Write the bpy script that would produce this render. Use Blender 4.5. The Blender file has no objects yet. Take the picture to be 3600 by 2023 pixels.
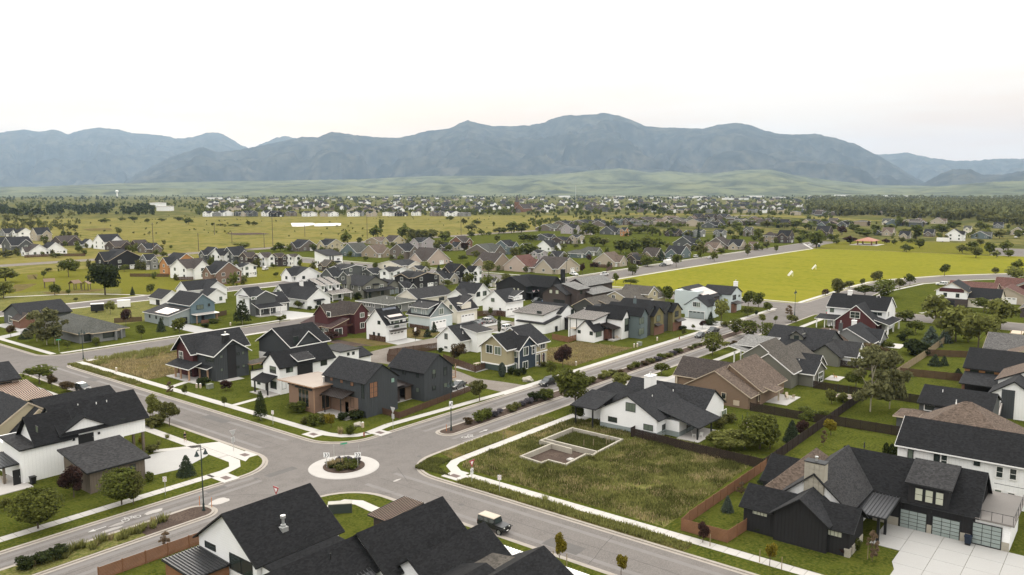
import bpy, bmesh, math, random
from mathutils import Vector, Matrix
import numpy as np
R = math.radians
S = bpy.context.scene
COL = S.collection
rnd = random.Random(7)

# ------------------------------------------------------------------ camera
CAM_H = 42.0
pitch, yaw = math.atan(343.5/2830.0), math.atan(2260/math.hypot(2830, 343.5))
cd = bpy.data.cameras.new('camera'); cam = bpy.data.objects.new('camera', cd); COL.objects.link(cam)
cd.sensor_width = 36.0; cd.lens = 36*2830/3600.0; cd.clip_start = .5; cd.clip_end = 80000
cam.location = (0, 0, CAM_H)
cam.rotation_euler = (R(90)-pitch, 0, yaw-R(90))
S.camera = cam

# ------------------------------------------------------------------ sky, sun, exposure
SUN_AZ, SUN_EL = R(56.4), R(11)
w = bpy.data.worlds.new('World'); S.world = w; w.use_nodes = True
nt = w.node_tree; nt.nodes.clear(); N = nt.nodes.new; L = nt.links.new
out = N('ShaderNodeOutputWorld'); bg = N('ShaderNodeBackground'); bg.inputs['Strength'].default_value = .1
sky = N('ShaderNodeTexSky'); sky.sky_type = 'NISHITA'; sky.sun_disc = False
sky.sun_elevation = SUN_EL; sky.sun_rotation = R(90)-SUN_AZ; sky.dust_density = 3; sky.air_density = 1.2; sky.altitude = 1400
tc = N('ShaderNodeTexCoord'); sep = N('ShaderNodeSeparateXYZ'); L(tc.outputs['Generated'], sep.inputs[0])
ramp = N('ShaderNodeValToRGB'); L(sep.outputs['Z'], ramp.inputs[0])          # thin overcast: brighter overhead
e = ramp.color_ramp.elements
e[0].position = 0.0; e[0].color = (.38, .295, .235, 1); e[1].position = 1.0; e[1].color = (1, .975, .94, 1)
for p, c in ((.08, (.395, .325, .262)), (.17, (.45, .42, .385)), (.5, (.83, .81, .78))):
    k = e.new(p); k.color = (*c, 1)
mp = N('ShaderNodeMapping'); mp.inputs['Location'].default_value = (.9, .35, .3); mp.inputs['Scale'].default_value = (1.6, 1.6, 13); L(tc.outputs['Generated'], mp.inputs[0])
nz = N('ShaderNodeTexNoise'); nz.inputs['Scale'].default_value = 1.7; nz.inputs['Detail'].default_value = 5; L(mp.outputs[0], nz.inputs[0])
cr = N('ShaderNodeValToRGB'); L(nz.outputs[0], cr.inputs[0]); cr.color_ramp.elements[0].position = .40; cr.color_ramp.elements[1].position = .60
mixc = N('ShaderNodeMixRGB'); mixc.blend_type = 'MULTIPLY'; lowb = N('ShaderNodeMapRange'); lowb.inputs['From Min'].default_value = .15; lowb.inputs['From Max'].default_value = .06; L(sep.outputs['Z'], lowb.inputs[0]); cf = N('ShaderNodeMath'); cf.operation = 'MULTIPLY'; L(cr.outputs[0], cf.inputs[0]); L(lowb.outputs[0], cf.inputs[1]); L(cf.outputs[0], mixc.inputs[0]); L(ramp.outputs[0], mixc.inputs[1]); mixc.inputs[2].default_value = (.95, .82, .71, 1)
gain = N('ShaderNodeVectorMath'); gain.operation = 'SCALE'; gain.inputs['Scale'].default_value = 27.0; L(mixc.outputs[0], gain.inputs[0])
mx = N('ShaderNodeMixRGB'); mx.inputs[0].default_value = .92; L(sky.outputs[0], mx.inputs[1]); L(gain.outputs[0], mx.inputs[2])
L(mx.outputs[0], bg.inputs['Color']); L(bg.outputs[0], out.inputs[0])
sd = bpy.data.lights.new('sun', 'SUN'); sd.energy = 1.8; sd.angle = R(28); sd.color = (1, .90, .76)
sun = bpy.data.objects.new('sun', sd); COL.objects.link(sun)
sv = Vector((math.cos(SUN_EL)*math.cos(SUN_AZ), math.cos(SUN_EL)*math.sin(SUN_AZ), math.sin(SUN_EL)))
sun.rotation_euler = sv.to_track_quat('Z', 'Y').to_euler(); sun.location = (0, 0, 300)
S.view_settings.view_transform = 'Standard'; S.view_settings.look = 'None'; S.view_settings.exposure = 0.24; S.view_settings.gamma = 1
S.view_settings.use_curve_mapping = False
S.cycles.max_bounces = 5; S.cycles.diffuse_bounces = 2; S.cycles.glossy_bounces = 2; S.cycles.transmission_bounces = 2
S.cycles.volume_bounces = 0; S.cycles.transparent_max_bounces = 6; S.cycles.use_denoising = True; S.cycles.caustics_reflective = False
S.cycles.volume_step_rate = 4

# ------------------------------------------------------------------ materials
MATS = {}
def mat(name, col, rough=.85, var=.12, scale=.9, kind=None, bump=.0, spec=.3, metal=0., fine=.1, period=.3, fscale=9):
    if name in MATS: return MATS[name]
    m = bpy.data.materials.new(name); m.use_nodes = True; t = m.node_tree; b = t.nodes['Principled BSDF']; n = t.nodes.new; l = t.links.new
    b.inputs['Roughness'].default_value = rough; b.inputs['Metallic'].default_value = metal; b.inputs['Specular IOR Level'].default_value = spec
    co = n('ShaderNodeTexCoord'); v = co.outputs['Object']
    n1 = n('ShaderNodeTexNoise'); n1.inputs['Scale'].default_value = scale; n1.inputs['Detail'].default_value = 4; l(v, n1.inputs[0])
    n2 = n('ShaderNodeTexNoise'); n2.inputs['Scale'].default_value = fscale; n2.inputs['Detail'].default_value = 3; l(v, n2.inputs[0])
    def mth(op, a, b_):
        q = n('ShaderNodeMath'); q.operation = op
        for i, x in enumerate((a, b_)):
            if isinstance(x, (int, float)): q.inputs[i].default_value = x
            else: l(x, q.inputs[i])
        return q.outputs[0]
    f = mth('ADD', mth('MULTIPLY', mth('SUBTRACT', n1.outputs[0], .5), var*3), mth('MULTIPLY', mth('SUBTRACT', n2.outputs[0], .5), fine*3))
    h = n2.outputs[0]
    if kind == 'shingle':
        mpp = n('ShaderNodeMapping'); mpp.inputs['Scale'].default_value = (3.6, 3.6, 9.5); l(v, mpp.inputs[0])
        vo = n('ShaderNodeTexVoronoi'); vo.inputs['Scale'].default_value = 1.0; l(mpp.outputs[0], vo.inputs['Vector'])
        sp = n('ShaderNodeSeparateColor'); l(vo.outputs['Color'], sp.inputs[0])
        f = mth('ADD', f, mth('MULTIPLY', mth('SUBTRACT', sp.outputs[0], .5), .75)); h = sp.outputs[1]
    if kind in ('lap', 'batten', 'rib'):
        sx = n('ShaderNodeSeparateXYZ'); l(v, sx.inputs[0])
        u = sx.outputs['Z'] if kind == 'lap' else mth('ADD', sx.outputs['X'], sx.outputs['Y'])
        fr = mth('FRACT', mth('DIVIDE', u, period), 0)
        dk = mth('LESS_THAN', fr, .14)
        f = mth('SUBTRACT', f, mth('MULTIPLY', dk, .07 if col[0] > .3 else .25)); h = fr
    if kind == 'wood':
        mpp = n('ShaderNodeMapping'); mpp.inputs['Scale'].default_value = (.5, .5, 7); l(v, mpp.inputs[0])
        n3 = n('ShaderNodeTexNoise'); n3.inputs['Scale'].default_value = 1.0; l(mpp.outputs[0], n3.inputs[0])
        f = mth('ADD', f, mth('MULTIPLY', mth('SUBTRACT', n3.outputs[0], .5), .9))
    if kind == 'leaf':
        g = n('ShaderNodeNewGeometry'); f = mth('ADD', f, mth('MULTIPLY', mth('SUBTRACT', g.outputs['Random Per Island'], .5), 1.0))
        oi = n('ShaderNodeObjectInfo'); f = mth('ADD', f, mth('MULTIPLY', mth('SUBTRACT', oi.outputs['Random'], .5), .35))
    mul = n('ShaderNodeVectorMath'); mul.operation = 'SCALE'; mul.inputs[0].default_value = col[:3]; l(mth('MAXIMUM', mth('ADD', f, 1), .12), mul.inputs['Scale'])
    l(mul.outputs[0], b.inputs['Base Color'])
    if bump:
        bp = n('ShaderNodeBump'); bp.inputs['Strength'].default_value = bump; bp.inputs['Distance'].default_value = .05; l(h, bp.inputs['Height']); l(bp.outputs[0], b.inputs['Normal'])
    if kind == 'leaf':
        tr = n('ShaderNodeBsdfTranslucent'); l(mul.outputs[0], tr.inputs[0]); ms = n('ShaderNodeMixShader'); ms.inputs[0].default_value = .45
        l(b.outputs[0], ms.inputs[1]); l(tr.outputs[0], ms.inputs[2]); l(ms.outputs[0], t.nodes['Material Output'].inputs[0])
    MATS[name] = m; return m
def ground(name, cols, scales, rough=.95, bump=.3, stretch=(1, 1, 1)):
    """several ground colours blended by world-sized noise"""
    if name in MATS: return MATS[name]
    m = bpy.data.materials.new(name); m.use_nodes = True; t = m.node_tree; b = t.nodes['Principled BSDF']; n = t.nodes.new; l = t.links.new
    b.inputs['Roughness'].default_value = rough; b.inputs['Specular IOR Level'].default_value = .0
    co = n('ShaderNodeTexCoord'); mp = n('ShaderNodeMapping'); mp.inputs['Scale'].default_value = stretch; l(co.outputs['Object'], mp.inputs[0])
    cur = None
    for i, (c, s) in enumerate(zip(cols, scales)):
        if cur is None:
            rgb = n('ShaderNodeRGB'); rgb.outputs[0].default_value = (*c, 1); cur = rgb.outputs[0]; continue
        z = n('ShaderNodeTexNoise'); z.inputs['Scale'].default_value = s; z.inputs['Detail'].default_value = 6; z.inputs['Roughness'].default_value = .62; l(mp.outputs[0], z.inputs[0])
        r = n('ShaderNodeValToRGB'); r.color_ramp.elements[0].position = .42; r.color_ramp.elements[1].position = .62; l(z.outputs[0], r.inputs[0])
        x = n('ShaderNodeMixRGB'); l(r.outputs[0], x.inputs[0]); l(cur, x.inputs[1]); x.inputs[2].default_value = (*c, 1); cur = x.outputs[0]
    l(cur, b.inputs['Base Color'])
    if bump:
        z = n('ShaderNodeTexNoise'); z.inputs['Scale'].default_value = scales[-1]*1.5; z.inputs['Detail'].default_value = 4; l(mp.outputs[0], z.inputs[0])
        bp = n('ShaderNodeBump'); bp.inputs['Strength'].default_value = bump; bp.inputs['Distance'].default_value = .25; l(z.outputs[0], bp.inputs['Height']); l(bp.outputs[0], b.inputs['Normal'])
    MATS[name] = m; return m
M = {}
def defwall(k, col, kind='lap', per=.28, **kw): M[k] = mat('siding_'+k, col, .8, .05, .35, kind, .25, fine=.05, period=per, **kw)
defwall('white', (.79, .78, .75), 'batten', .5); defwall('whitelap', (.80, .79, .77)); defwall('cream', (.68, .63, .52), 'batten', .5)
defwall('black', (.017, .016, .016), 'batten', .4); defwall('charc', (.050, .054, .056), 'batten', .42); defwall('dgrey', (.085, .088, .085)); defwall('grey', (.20, .20, .19))
defwall('slate', (.12, .15, .15)); defwall('sage', (.20, .21, .16)); defwall('lilac', (.36, .32, .32)); defwall('gbrown', (.14, .115, .095)); defwall('dkbrown', (.065, .05, .045))
defwall('beige', (.40, .34, .26)); defwall('sand', (.30, .24, .17)); defwall('pink', (.43, .34, .28)); defwall('tan', (.42, .36, .24)); defwall('brown', (.20, .135, .09))
defwall('maroon', (.075, .022, .022), 'batten', .3); defwall('maroonwood', (.10, .045, .03)); defwall('blue', (.12, .17, .19)); defwall('navy', (.030, .042, .055), 'batten', .4)
defwall('paleblue', (.50, .55, .54)); defwall('bluegrey', (.26, .29, .28)); defwall('olive', (.17, .145, .065), 'batten', .5); defwall('dkolive', (.055, .055, .05)); defwall('orange', (.42, .20, .075))
defwall('mauve', (.20, .13, .095)); defwall('stone', (.34, .31, .25)); defwall('brick', (.17, .085, .055)); defwall('taupe', (.155, .125, .095), 'batten', .35); defwall('khaki', (.36, .31, .19), 'lap', .2); defwall('greygreen', (.16, .155, .125))
defwall('dkgreen', (.055, .075, .065))
M['cedar'] = mat('cedar_boards', (.24, .115, .055), .7, .2, .6, 'lap', .3, period=.16)
M['timber'] = mat('timber_siding', (.225, .14, .095), .75, .12, .6, 'lap', .3, period=.22)
M['fence'] = mat('fence_boards_brown', (.085, .045, .027), .85, .25, .8, 'lap', .3, period=.16)
M['fencedk'] = mat('fence_boards_dark', (.028, .017, .012), .85, .25, .8, 'lap', .3, period=.16)
M['fencecedar'] = mat('fence_boards_cedar', (.205, .098, .050), .8, .2, .8, 'lap', .3, period=.16)
M['fencepale'] = mat('fence_boards_pale', (.26, .20, .12), .85, .2, .8, 'batten', .3, period=.2)
def defroof(k, col): M['r_'+k] = mat('shingles_'+k, col, .9, .12, .35, 'shingle', .35, fine=.1, spec=.15)
defroof('black', (.0125, .0125, .013)); defroof('char', (.022, .022, .023)); defroof('soft', (.032, .031, .031)); defroof('dbrown', (.05, .041, .036)); defroof('brown', (.105, .078, .06)); defroof('redbr', (.10, .05, .04))
defroof('ggreen', (.065, .065, .056)); defroof('gbrownr', (.075, .066, .055)); defroof('grey', (.09, .085, .08)); defroof('ltgrey', (.16, .155, .145)); defroof('maroon', (.05, .03, .028))
M['r_metal'] = mat('metal_roof_dark', (.05, .05, .052), .38, .08, .5, None, 0, .5, .6); M['r_pale'] = mat('metal_roof_pale', (.52, .47, .42), .42, .05, .5, None, 0, .5, .3); M['r_rust'] = mat('metal_roof_tan', (.31, .205, .145), .4, .1, .5, None, 0, .5, .35)
M['r_brownmetal'] = mat('metal_roof_brown', (.035, .026, .022), .5, .08, .5, None, 0, .5, .4)
M['r_deck'] = mat('roof_deck_grey', (.17, .155, .14), .7, .08, .4); M['r_membrane'] = mat('roof_membrane', (.165, .122, .092), .55, .1, .6, None, 0, .5)
M['tw'] = mat('trim_white', (.78, .76, .72), .6, .03, 1); M['tk'] = mat('trim_black', (.015, .015, .015), .5, .05, 1); M['tb'] = mat('trim_beige', (.46, .38, .28), .7, .04, 1); M['tt'] = mat('trim_timber', (.34, .21, .13), .7, .15, 2)
M['conc'] = mat('concrete', (.40, .375, .345), .85, .07, .5, fine=.06, bump=.1); M['walk'] = mat('sidewalk_concrete', (.43, .405, .37), .85, .06, .4, fine=.06); M['kerb'] = mat('kerb_concrete', (.30, .265, .225), .85, .12, .7)
M['drive'] = mat('driveway_concrete', (.35, .34, .32), .8, .05, .3, fine=.05); M['fconc'] = mat('formwork_concrete', (.33, .30, .245), .9, .15, .5, 'batten', .1, period=.6)
M['asph'] = ground('asphalt', [(.150, .136, .125), (.170, .154, .142), (.132, .120, .110), (.182, .166, .152)], [1, .05, .35, 6], .88, .08)
M['gravel'] = ground('gravel', [(.20, .175, .15), (.25, .22, .19), (.16, .14, .12)], [1, .3, 4], .95, .3)
M['lawn'] = ground('lawn_grass', [(.047, .061, .0095), (.074, .083, .014), (.030, .043, .007), (.088, .090, .018)], [1, .09, .42, 2.6], .95, .5)
M['lawny'] = ground('bright_lawn_grass', [(.105, .105, .016), (.135, .126, .02), (.080, .086, .014), (.15, .136, .026)], [1, .1, .6, 3], .95, .4)
M['field'] = ground('sports_field_grass', [(.150, .152, .017), (.182, .172, .022), (.122, .134, .015), (.205, .185, .027)], [1, .02, .12, .9], .95, .3, (1, .35, 1))
M['rough'] = ground('rough_grass', [(.105, .112, .028), (.155, .145, .044), (.062, .076, .018), (.18, .16, .06)], [1, .09, .35, 2.2], .95, .8)
M['dry'] = ground('dry_lot_grass', [(.13, .098, .034), (.165, .125, .05), (.075, .072, .018), (.11, .085, .045)], [1, .1, .4, 1.6], .95, .7)
M['mulch'] = ground('mulch', [(.085, .062, .05), (.12, .09, .07), (.06, .045, .038)], [1, .4, 4], .95, .5)
M['terr'] = ground('valley_ground', [(.095, .095, .030), (.15, .13, .042), (.075, .080, .026), (.17, .145, .055), (.05, .058, .020)], [1, .004, .0013, .011, .05], .97, .0)
M['meadow'] = ground('meadow_grass', [(.135, .122, .030), (.17, .146, .042), (.085, .088, .022), (.185, .158, .055)], [1, .008, .022, .12], .97, .0, (1, 1, 1))
def glass(k, col, rough=.08): M[k] = mat('window_glass_'+k, col, rough, .3, .35, None, 0, .6)
glass('gk', (.016, .02, .018)); glass('gg', (.13, .155, .12), .12); glass('go', (.24, .12, .065), .15); glass('gm', (.28, .42, .34), .15); glass('gp', (.46, .46, .36), .35); glass('gd', (.030, .038, .034))  # go: orange-tinted panes
M['frost'] = mat('frosted_glass', (.25, .29, .27), .3, .1, .6, None, 0, .5)
M['pond'] = mat('pond_water', (.17,.16,.15), .45, .05, .1, None, 0, .2)
M['steel'] = mat('galvanised_steel', (.5, .5, .48), .4, .1, 3, None, 0, .5, .6); M['iron'] = mat('dark_green_iron', (.02, .033, .03), .5, .1, 3); M['pole'] = mat('weathered_wood', (.10, .075, .055), .9, .2, 1)
M['solar'] = mat('solar_cells', (.035, .045, .065), .15, .1, 1, None, 0, .7); M['solarlit'] = mat('solar_panel_lit', (.45, .38, .33), .12, .05, 1, None, 0, .8)  # solarlit: panels catching the light, their paleness put into the colour
M['tyre'] = mat('tyre_rubber', (.012, .012, .012), .9, .1, 4); M['rim'] = mat('wheel_rim', (.35, .35, .35), .35, .05, 4, None, 0, .5, .7); M['cglass'] = mat('car_glass', (.03, .038, .036), .06, .1, 1, None, 0, .8)
M['lamp'] = mat('headlight_glass', (.6, .6, .55), .2, .05, 4); M['red'] = mat('tail_light_red', (.25, .012, .01), .3, .05, 4); M['chrome'] = mat('chrome', (.45, .45, .44), .25, .05, 4, None, 0, .5, .8)
for k, c in (('black', (.014, .014, .015)), ('white', (.75, .74, .71)), ('silver', (.42, .41, .39)), ('dkgrey', (.06, .06, .06)), ('blue', (.05, .15, .33)), ('tan', (.38, .32, .24)), ('beige', (.45, .41, .33))):
    M['car_'+k] = mat('car_paint_'+k, c, .3, .03, 1, None, 0, .6)
def leaf(k, col): M['l_'+k] = mat('leaves_'+k, col, .75, .25, 1.1, 'leaf', fine=.05, spec=.05)
leaf('green', (.095, .108, .024)); leaf('lite', (.165, .17, .046)); leaf('olive', (.115, .114, .036)); leaf('aspen', (.14, .138, .060)); leaf('dark', (.036, .046, .015)); leaf('spruce', (.046, .060, .034)); leaf('blue', (.085, .105, .080))
leaf('plum', (.055, .030, .024)); leaf('rust', (.095, .068, .034)); leaf('yellow', (.18, .145, .018)); leaf('pink', (.17, .12, .075)); leaf('tall', (.175, .175, .055)); leaf('lav', (.095, .085, .095)); leaf('grass', (.105, .110, .032)); leaf('straw', (.28, .225, .115)); leaf('deep', (.105, .114, .026)); leaf('wood', (.135, .142, .058))
M['bark'] = mat('bark', (.10, .075, .055), .95, .25, 2); M['birch'] = mat('pale_bark', (.42, .37, .29), .9, .3, 3)

# ------------------------------------------------------------------ mesh helpers
class MB:
    def __init__(s): s.v = []; s.f = []; s.m = []
    def add(s, vs, fs, mi=0):
        o = len(s.v); s.v += [tuple(p) for p in vs]; s.f += [tuple(i+o for i in f) for f in fs]; s.m += [mi]*len(fs); return s
    def box(s, x0, x1, y0, y1, z0, z1, mi=0):
        return s.add([(x0,y0,z0),(x1,y0,z0),(x1,y1,z0),(x0,y1,z0),(x0,y0,z1),(x1,y0,z1),(x1,y1,z1),(x0,y1,z1)],
                     [(0,3,2,1),(4,5,6,7),(0,1,5,4),(1,2,6,5),(2,3,7,6),(3,0,4,7)], mi)
    def prism(s, poly, d, mi=0):
        """polygon (list of 3D points, counter-clockwise seen from +d) pushed along the vector d"""
        n = len(poly); a = [Vector(p) for p in poly]; b = [p+Vector(d) for p in a]
        return s.add(a+b, [tuple(range(n-1,-1,-1)), tuple(range(n, 2*n))]+[(i,(i+1)%n,(i+1)%n+n,i+n) for i in range(n)], mi)
    def cyl(s, p0, p1, r0, r1=None, n=8, mi=0, cap=True):
        r1 = r0 if r1 is None else r1; p0 = Vector(p0); p1 = Vector(p1); d = (p1-p0).normalized()
        a = d.orthogonal().normalized(); b = d.cross(a); vs = []
        for p, r in ((p0, r0), (p1, r1)):
            for i in range(n):
                t = 2*math.pi*i/n; vs.append(p+a*r*math.cos(t)+b*r*math.sin(t))
        fs = [(i,(i+1)%n,(i+1)%n+n,i+n) for i in range(n)]
        if cap: fs += [tuple(range(n-1,-1,-1)), tuple(range(n, 2*n))]
        return s.add(vs, fs, mi)
    def mesh(s, name, mats):
        me = bpy.data.meshes.new(name); me.from_pydata(s.v, [], s.f); 
        for m in (mats if isinstance(mats, (list, tuple)) else [mats]): me.materials.append(m)
        if len(me.materials) > 1: me.polygons.foreach_set('material_index', s.m)
        me.update(); return me
def obj(name, me, parent=None, loc=(0,0,0), rz=0, kind=None, scale=None):
    o = bpy.data.objects.new(name, me); COL.objects.link(o); o.location = loc
    if rz: o.rotation_euler = (0, 0, rz)
    if scale: o.scale = scale
    if parent is not None: o.parent = parent
    if kind: o['kind'] = kind
    return o
def thing(name, label, cat, loc=(0,0,0), rz=0, group=None, me=None):
    o = obj(name, me, None, loc, rz); o['label'] = label; o['category'] = cat
    if group: o['group'] = group
    return o
def struct(name, me, loc=(0,0,0), parent=None):
    o = obj(name, me, parent, loc)
    if parent is None: o['kind'] = 'structure'
    return o
CACHE = {}
def winmesh(w, h, nx, ny, fw, mk):
    k = ('win', w, h, nx, ny, fw, mk)
    if k not in CACHE:
        b = MB(); d = .07
        b.box(-w/2-fw, -w/2, -d, .02, -fw, h+fw); b.box(w/2, w/2+fw, -d, .02, -fw, h+fw); b.box(-w/2, w/2, -d, .02, -fw, 0); b.box(-w/2, w/2, -d, .02, h, h+fw)
        g = min(.05, fw)
        for i in range(1, nx): x = -w/2+w*i/nx; b.box(x-g/2, x+g/2, -d*.8, .02, 0, h)
        for j in range(1, ny):
            z = h*j/ny
            for i in range(nx): b.box(-w/2+w*i/nx+(g/2 if i else 0), -w/2+w*(i+1)/nx-(g/2 if i<nx-1 else 0), -d*.75, .02, z-g/2, z+g/2)
        CACHE[k] = b.mesh('window', M[mk])
    return CACHE[k]
def panemesh(w, h, mk):
    k = ('pane', round(w, 2), round(h, 2), mk)
    if k not in CACHE: CACHE[k] = MB().box(-w/2, w/2, -.03, .01, 0, h).mesh('pane', M[mk])
    return CACHE[k]
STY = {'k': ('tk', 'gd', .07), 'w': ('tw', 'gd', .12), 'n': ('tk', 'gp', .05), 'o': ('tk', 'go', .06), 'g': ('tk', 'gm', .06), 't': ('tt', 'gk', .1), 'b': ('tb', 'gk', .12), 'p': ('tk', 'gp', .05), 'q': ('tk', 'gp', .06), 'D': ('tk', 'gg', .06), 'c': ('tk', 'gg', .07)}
class House:
    def __init__(s, name, label, cat, x, y, rz=0, group=None):
        s.x, s.y = x, y; s.o = thing(name, label, cat, (x, y, 0), rz, group)
    def put(s, name, b, m, kind=None):
        me = b.mesh(name, m); me.transform(Matrix.Translation((-s.x, -s.y, 0))); return obj(name, me, s.o, kind=kind)
    def battens(s, segs, m, sp=.42):
        """segs: (face, plane, u0, u1, topfunction, z0)"""
        b = MB()
        for f, pl, u0, u1, top, z0 in segs:
            n = max(2, int((u1-u0)/sp))
            for i in range(n+1):
                u = u0+.03+(u1-u0-.06)*i/n; z = top(u)
                if f == 'y': b.box(u-.03, u+.03, pl-.035, pl, z0, z)
                else: b.box(pl-.035, pl, u-.03, u+.03, z0, z)
        o = s.put('battens', b, m, 'stuff'); return o
    def gable(s, x0, x1, y0, y1, ze, zr, ax, wall, roof, trim=None, oh=.45, z0=-.1, rp=.5, ze2=None, batten=None, tw=.24, base=None, rk=.3):
        """box with a gable roof; ax = direction of the ridge; rp = where the ridge runs (0..1); ze2 = the far eave"""
        W = M[wall]; ze2 = ze if ze2 is None else ze2; b = MB()
        if ax == 'y':
            a0, a1, c0, c1 = x0, x1, y0, y1; P = lambda a, c, z: (a, c, z)
        else:
            a0, a1, c0, c1 = y0, y1, x0, x1; P = lambda a, c, z: (c, a, z)
        ar = a0+(a1-a0)*rp; s0 = (zr-ze)/(ar-a0); s1 = (zr-ze2)/(a1-ar)
        pent = [(a0, z0), (a1, z0), (a1, ze2), (ar, zr), (a0, ze)]
        b.add([P(a, c0, z) for a, z in pent]+[P(a, c1, z) for a, z in pent], [(0,1,2,3,4), (9,8,7,6,5), (0,4,9,5), (1,6,7,2)])
        s.put('wall', b, W)
        t = .16; e0, e1 = a0-oh, a1+oh; q0, q1 = c0-rk, c1+rk
        prof = [(e0, ze-s0*oh), (ar, zr+.01), (e1, ze2-s1*oh), (e1, ze2-s1*oh+t), (ar, zr+t*1.15), (e0, ze-s0*oh+t)]
        b = MB(); n = 6
        b.add([P(a, q0, z) for a, z in prof]+[P(a, q1, z) for a, z in prof], [(0,1,4,5), (1,2,3,4), (6,11,10,7), (7,10,9,8), (5,4,10,11), (4,3,9,10), (0,6,7,1), (1,7,8,2), (0,5,11,6), (2,8,9,3)])
        r = s.put('roof', b, M['r_'+roof])
        if trim:
            b = MB(); g = .03; lo = lambda z: z-tw+t
            for q, d in ((q0, -.05), (q1, .05)):
                for (A, zA, B, zB) in ((e0, ze-s0*oh, ar, zr), (ar, zr, e1, ze2-s1*oh)):
                    p = [P(A, q, zA+t-tw), P(B, q, zB+t-tw), P(B, q, zB+t-.02), P(A, q, zA+t-.02)]
                    dv = (0, d, 0) if ax == 'y' else (d, 0, 0)
                    b.prism(p, dv)
            for A, z, d in ((e0, ze-s0*oh, -.05), (e1, ze2-s1*oh, .05)):
                p = [P(A, q0, z+t-tw), P(A, q1, z+t-tw), P(A, q1, z+t-.02), P(A, q0, z+t-.02)]
                b.prism(p, (d, 0, 0) if ax == 'y' else (0, d, 0))
            s.put('trim', b, M[trim])
        if batten:
            top = lambda u: (ze+(u-a0)*s0 if u < ar else ze2+(a1-u)*s1)-.02
            sg = [('y', y0, x0, x1, top, z0), ('x', x0, y0, y1, lambda u: ze-.02, z0)] if ax == 'y' else [('x', x0, y0, y1, top, z0), ('y', y0, x0, x1, lambda u: ze-.02, z0)]
            s.battens(sg, M[batten])
        if base:
            b = MB(); b.box(x0-.04, x1+.04, y0-.04, y1+.04, z0, base[0]); s.put('base', b, M[base[1]])
        return r
    def shed(s, x0, x1, y0, y1, za, zb, d, wall, roof, trim=None, oh=.4, z0=-.1, ribs=0, t=.14, walls=True, batten=None):
        """lean-to: d='x': height za at x0, zb at x1; d='y': za at y0, zb at y1"""
        zf = (lambda x, y: za+(zb-za)*(x-x0)/(x1-x0)) if d == 'x' else (lambda x, y: za+(zb-za)*(y-y0)/(y1-y0))
        if walls:
            b = MB(); c = [(x0,y0),(x1,y0),(x1,y1),(x0,y1)]
            b.add([(x,y,z0) for x,y in c]+[(x,y,zf(x,y)) for x,y in c], [(0,1,5,4),(1,2,6,5),(2,3,7,6),(3,0,4,7)]); s.put('wall', b, M[wall])
        b = MB(); c = [(x0-oh,y0-oh),(x1+oh,y0-oh),(x1+oh,y1+oh),(x0-oh,y1+oh)]
        b.prism([(x,y,zf(x,y)+.01) for x,y in c], (0,0,t)); r = s.put('roof', b, M['r_'+roof])
        if ribs:
            b = MB(); k = ribs
            if d == 'x':
                n = int((y1-y0+2*oh)/k)
                for i in range(n+1):
                    y = y0-oh+.05+(y1-y0+2*oh-.1)*i/n; b.prism([(x0-oh, y-.03, zf(x0-oh,0)+t), (x1+oh, y-.03, zf(x1+oh,0)+t), (x1+oh, y+.03, zf(x1+oh,0)+t), (x0-oh, y+.03, zf(x0-oh,0)+t)], (0,0,.1))
            else:
                n = int((x1-x0+2*oh)/k)
                for i in range(n+1):
                    x = x0-oh+.05+(x1-x0+2*oh-.1)*i/n; b.prism([(x-.03, y0-oh, zf(0,y0-oh)+t), (x+.03, y0-oh, zf(0,y0-oh)+t), (x+.03, y1+oh, zf(0,y1+oh)+t), (x-.03, y1+oh, zf(0,y1+oh)+t)], (0,0,.1))
            s.put('seams', b, M['tk'] if roof in ('pale', 'rust') else M['r_'+roof], 'stuff')
        if trim:
            b = MB(); cc = [(x,y,zf(x,y)) for x,y in c]
            for i, dv in ((0, (0,-.05,0)), (1, (.05,0,0)), (2, (0,.05,0)), (3, (-.05,0,0))):
                p, q = cc[i], cc[(i+1)%4]; b.prism([(p[0],p[1],p[2]-.05), (q[0],q[1],q[2]-.05), (q[0],q[1],q[2]+t-.02), (p[0],p[1],p[2]+t-.02)], dv)
            s.put('trim', b, M[trim])
        if batten and walls: s.battens([('y', y0, x0, x1, lambda u: zf(u, y0)-.02, z0), ('x', x0, y0, y1, lambda u: zf(x0, u)-.02, z0)], M[batten])
        return r
    def hip(s, x0, x1, y0, y1, ze, zr, wall, roof, trim=None, oh=.5, z0=-.1):
        b = MB(); b.add([(x0,y0,z0),(x1,y0,z0),(x1,y1,z0),(x0,y1,z0),(x0,y0,ze),(x1,y0,ze),(x1,y1,ze),(x0,y1,ze)], [(0,1,5,4),(1,2,6,5),(2,3,7,6),(3,0,4,7),(4,5,6,7)]); s.put('wall', b, M[wall])
        X0,X1,Y0,Y1 = x0-oh,x1+oh,y0-oh,y1+oh; w = min(X1-X0, Y1-Y0)/2; ym=(Y0+Y1)/2; xm=(X0+X1)/2; z=ze-.05
        rr = ((X0+w, ym, zr), (X1-w, ym, zr)) if X1-X0 >= Y1-Y0 else ((xm, Y0+w, zr), (xm, Y1-w, zr))
        vs = [(X0,Y0,z),(X1,Y0,z),(X1,Y1,z),(X0,Y1,z),(X0,Y0,z+.15),(X1,Y0,z+.15),(X1,Y1,z+.15),(X0,Y1,z+.15),*rr]
        top = [(4,5,9,8),(5,6,9),(6,7,8,9),(7,4,8)] if X1-X0 >= Y1-Y0 else [(4,5,8),(5,6,9,8),(6,7,9),(7,4,8,9)]
        b = MB(); b.add(vs, [(0,3,2,1),(0,1,5,4),(1,2,6,5),(2,3,7,6),(3,0,4,7)]+top); r = s.put('roof', b, M['r_'+roof])
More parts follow.
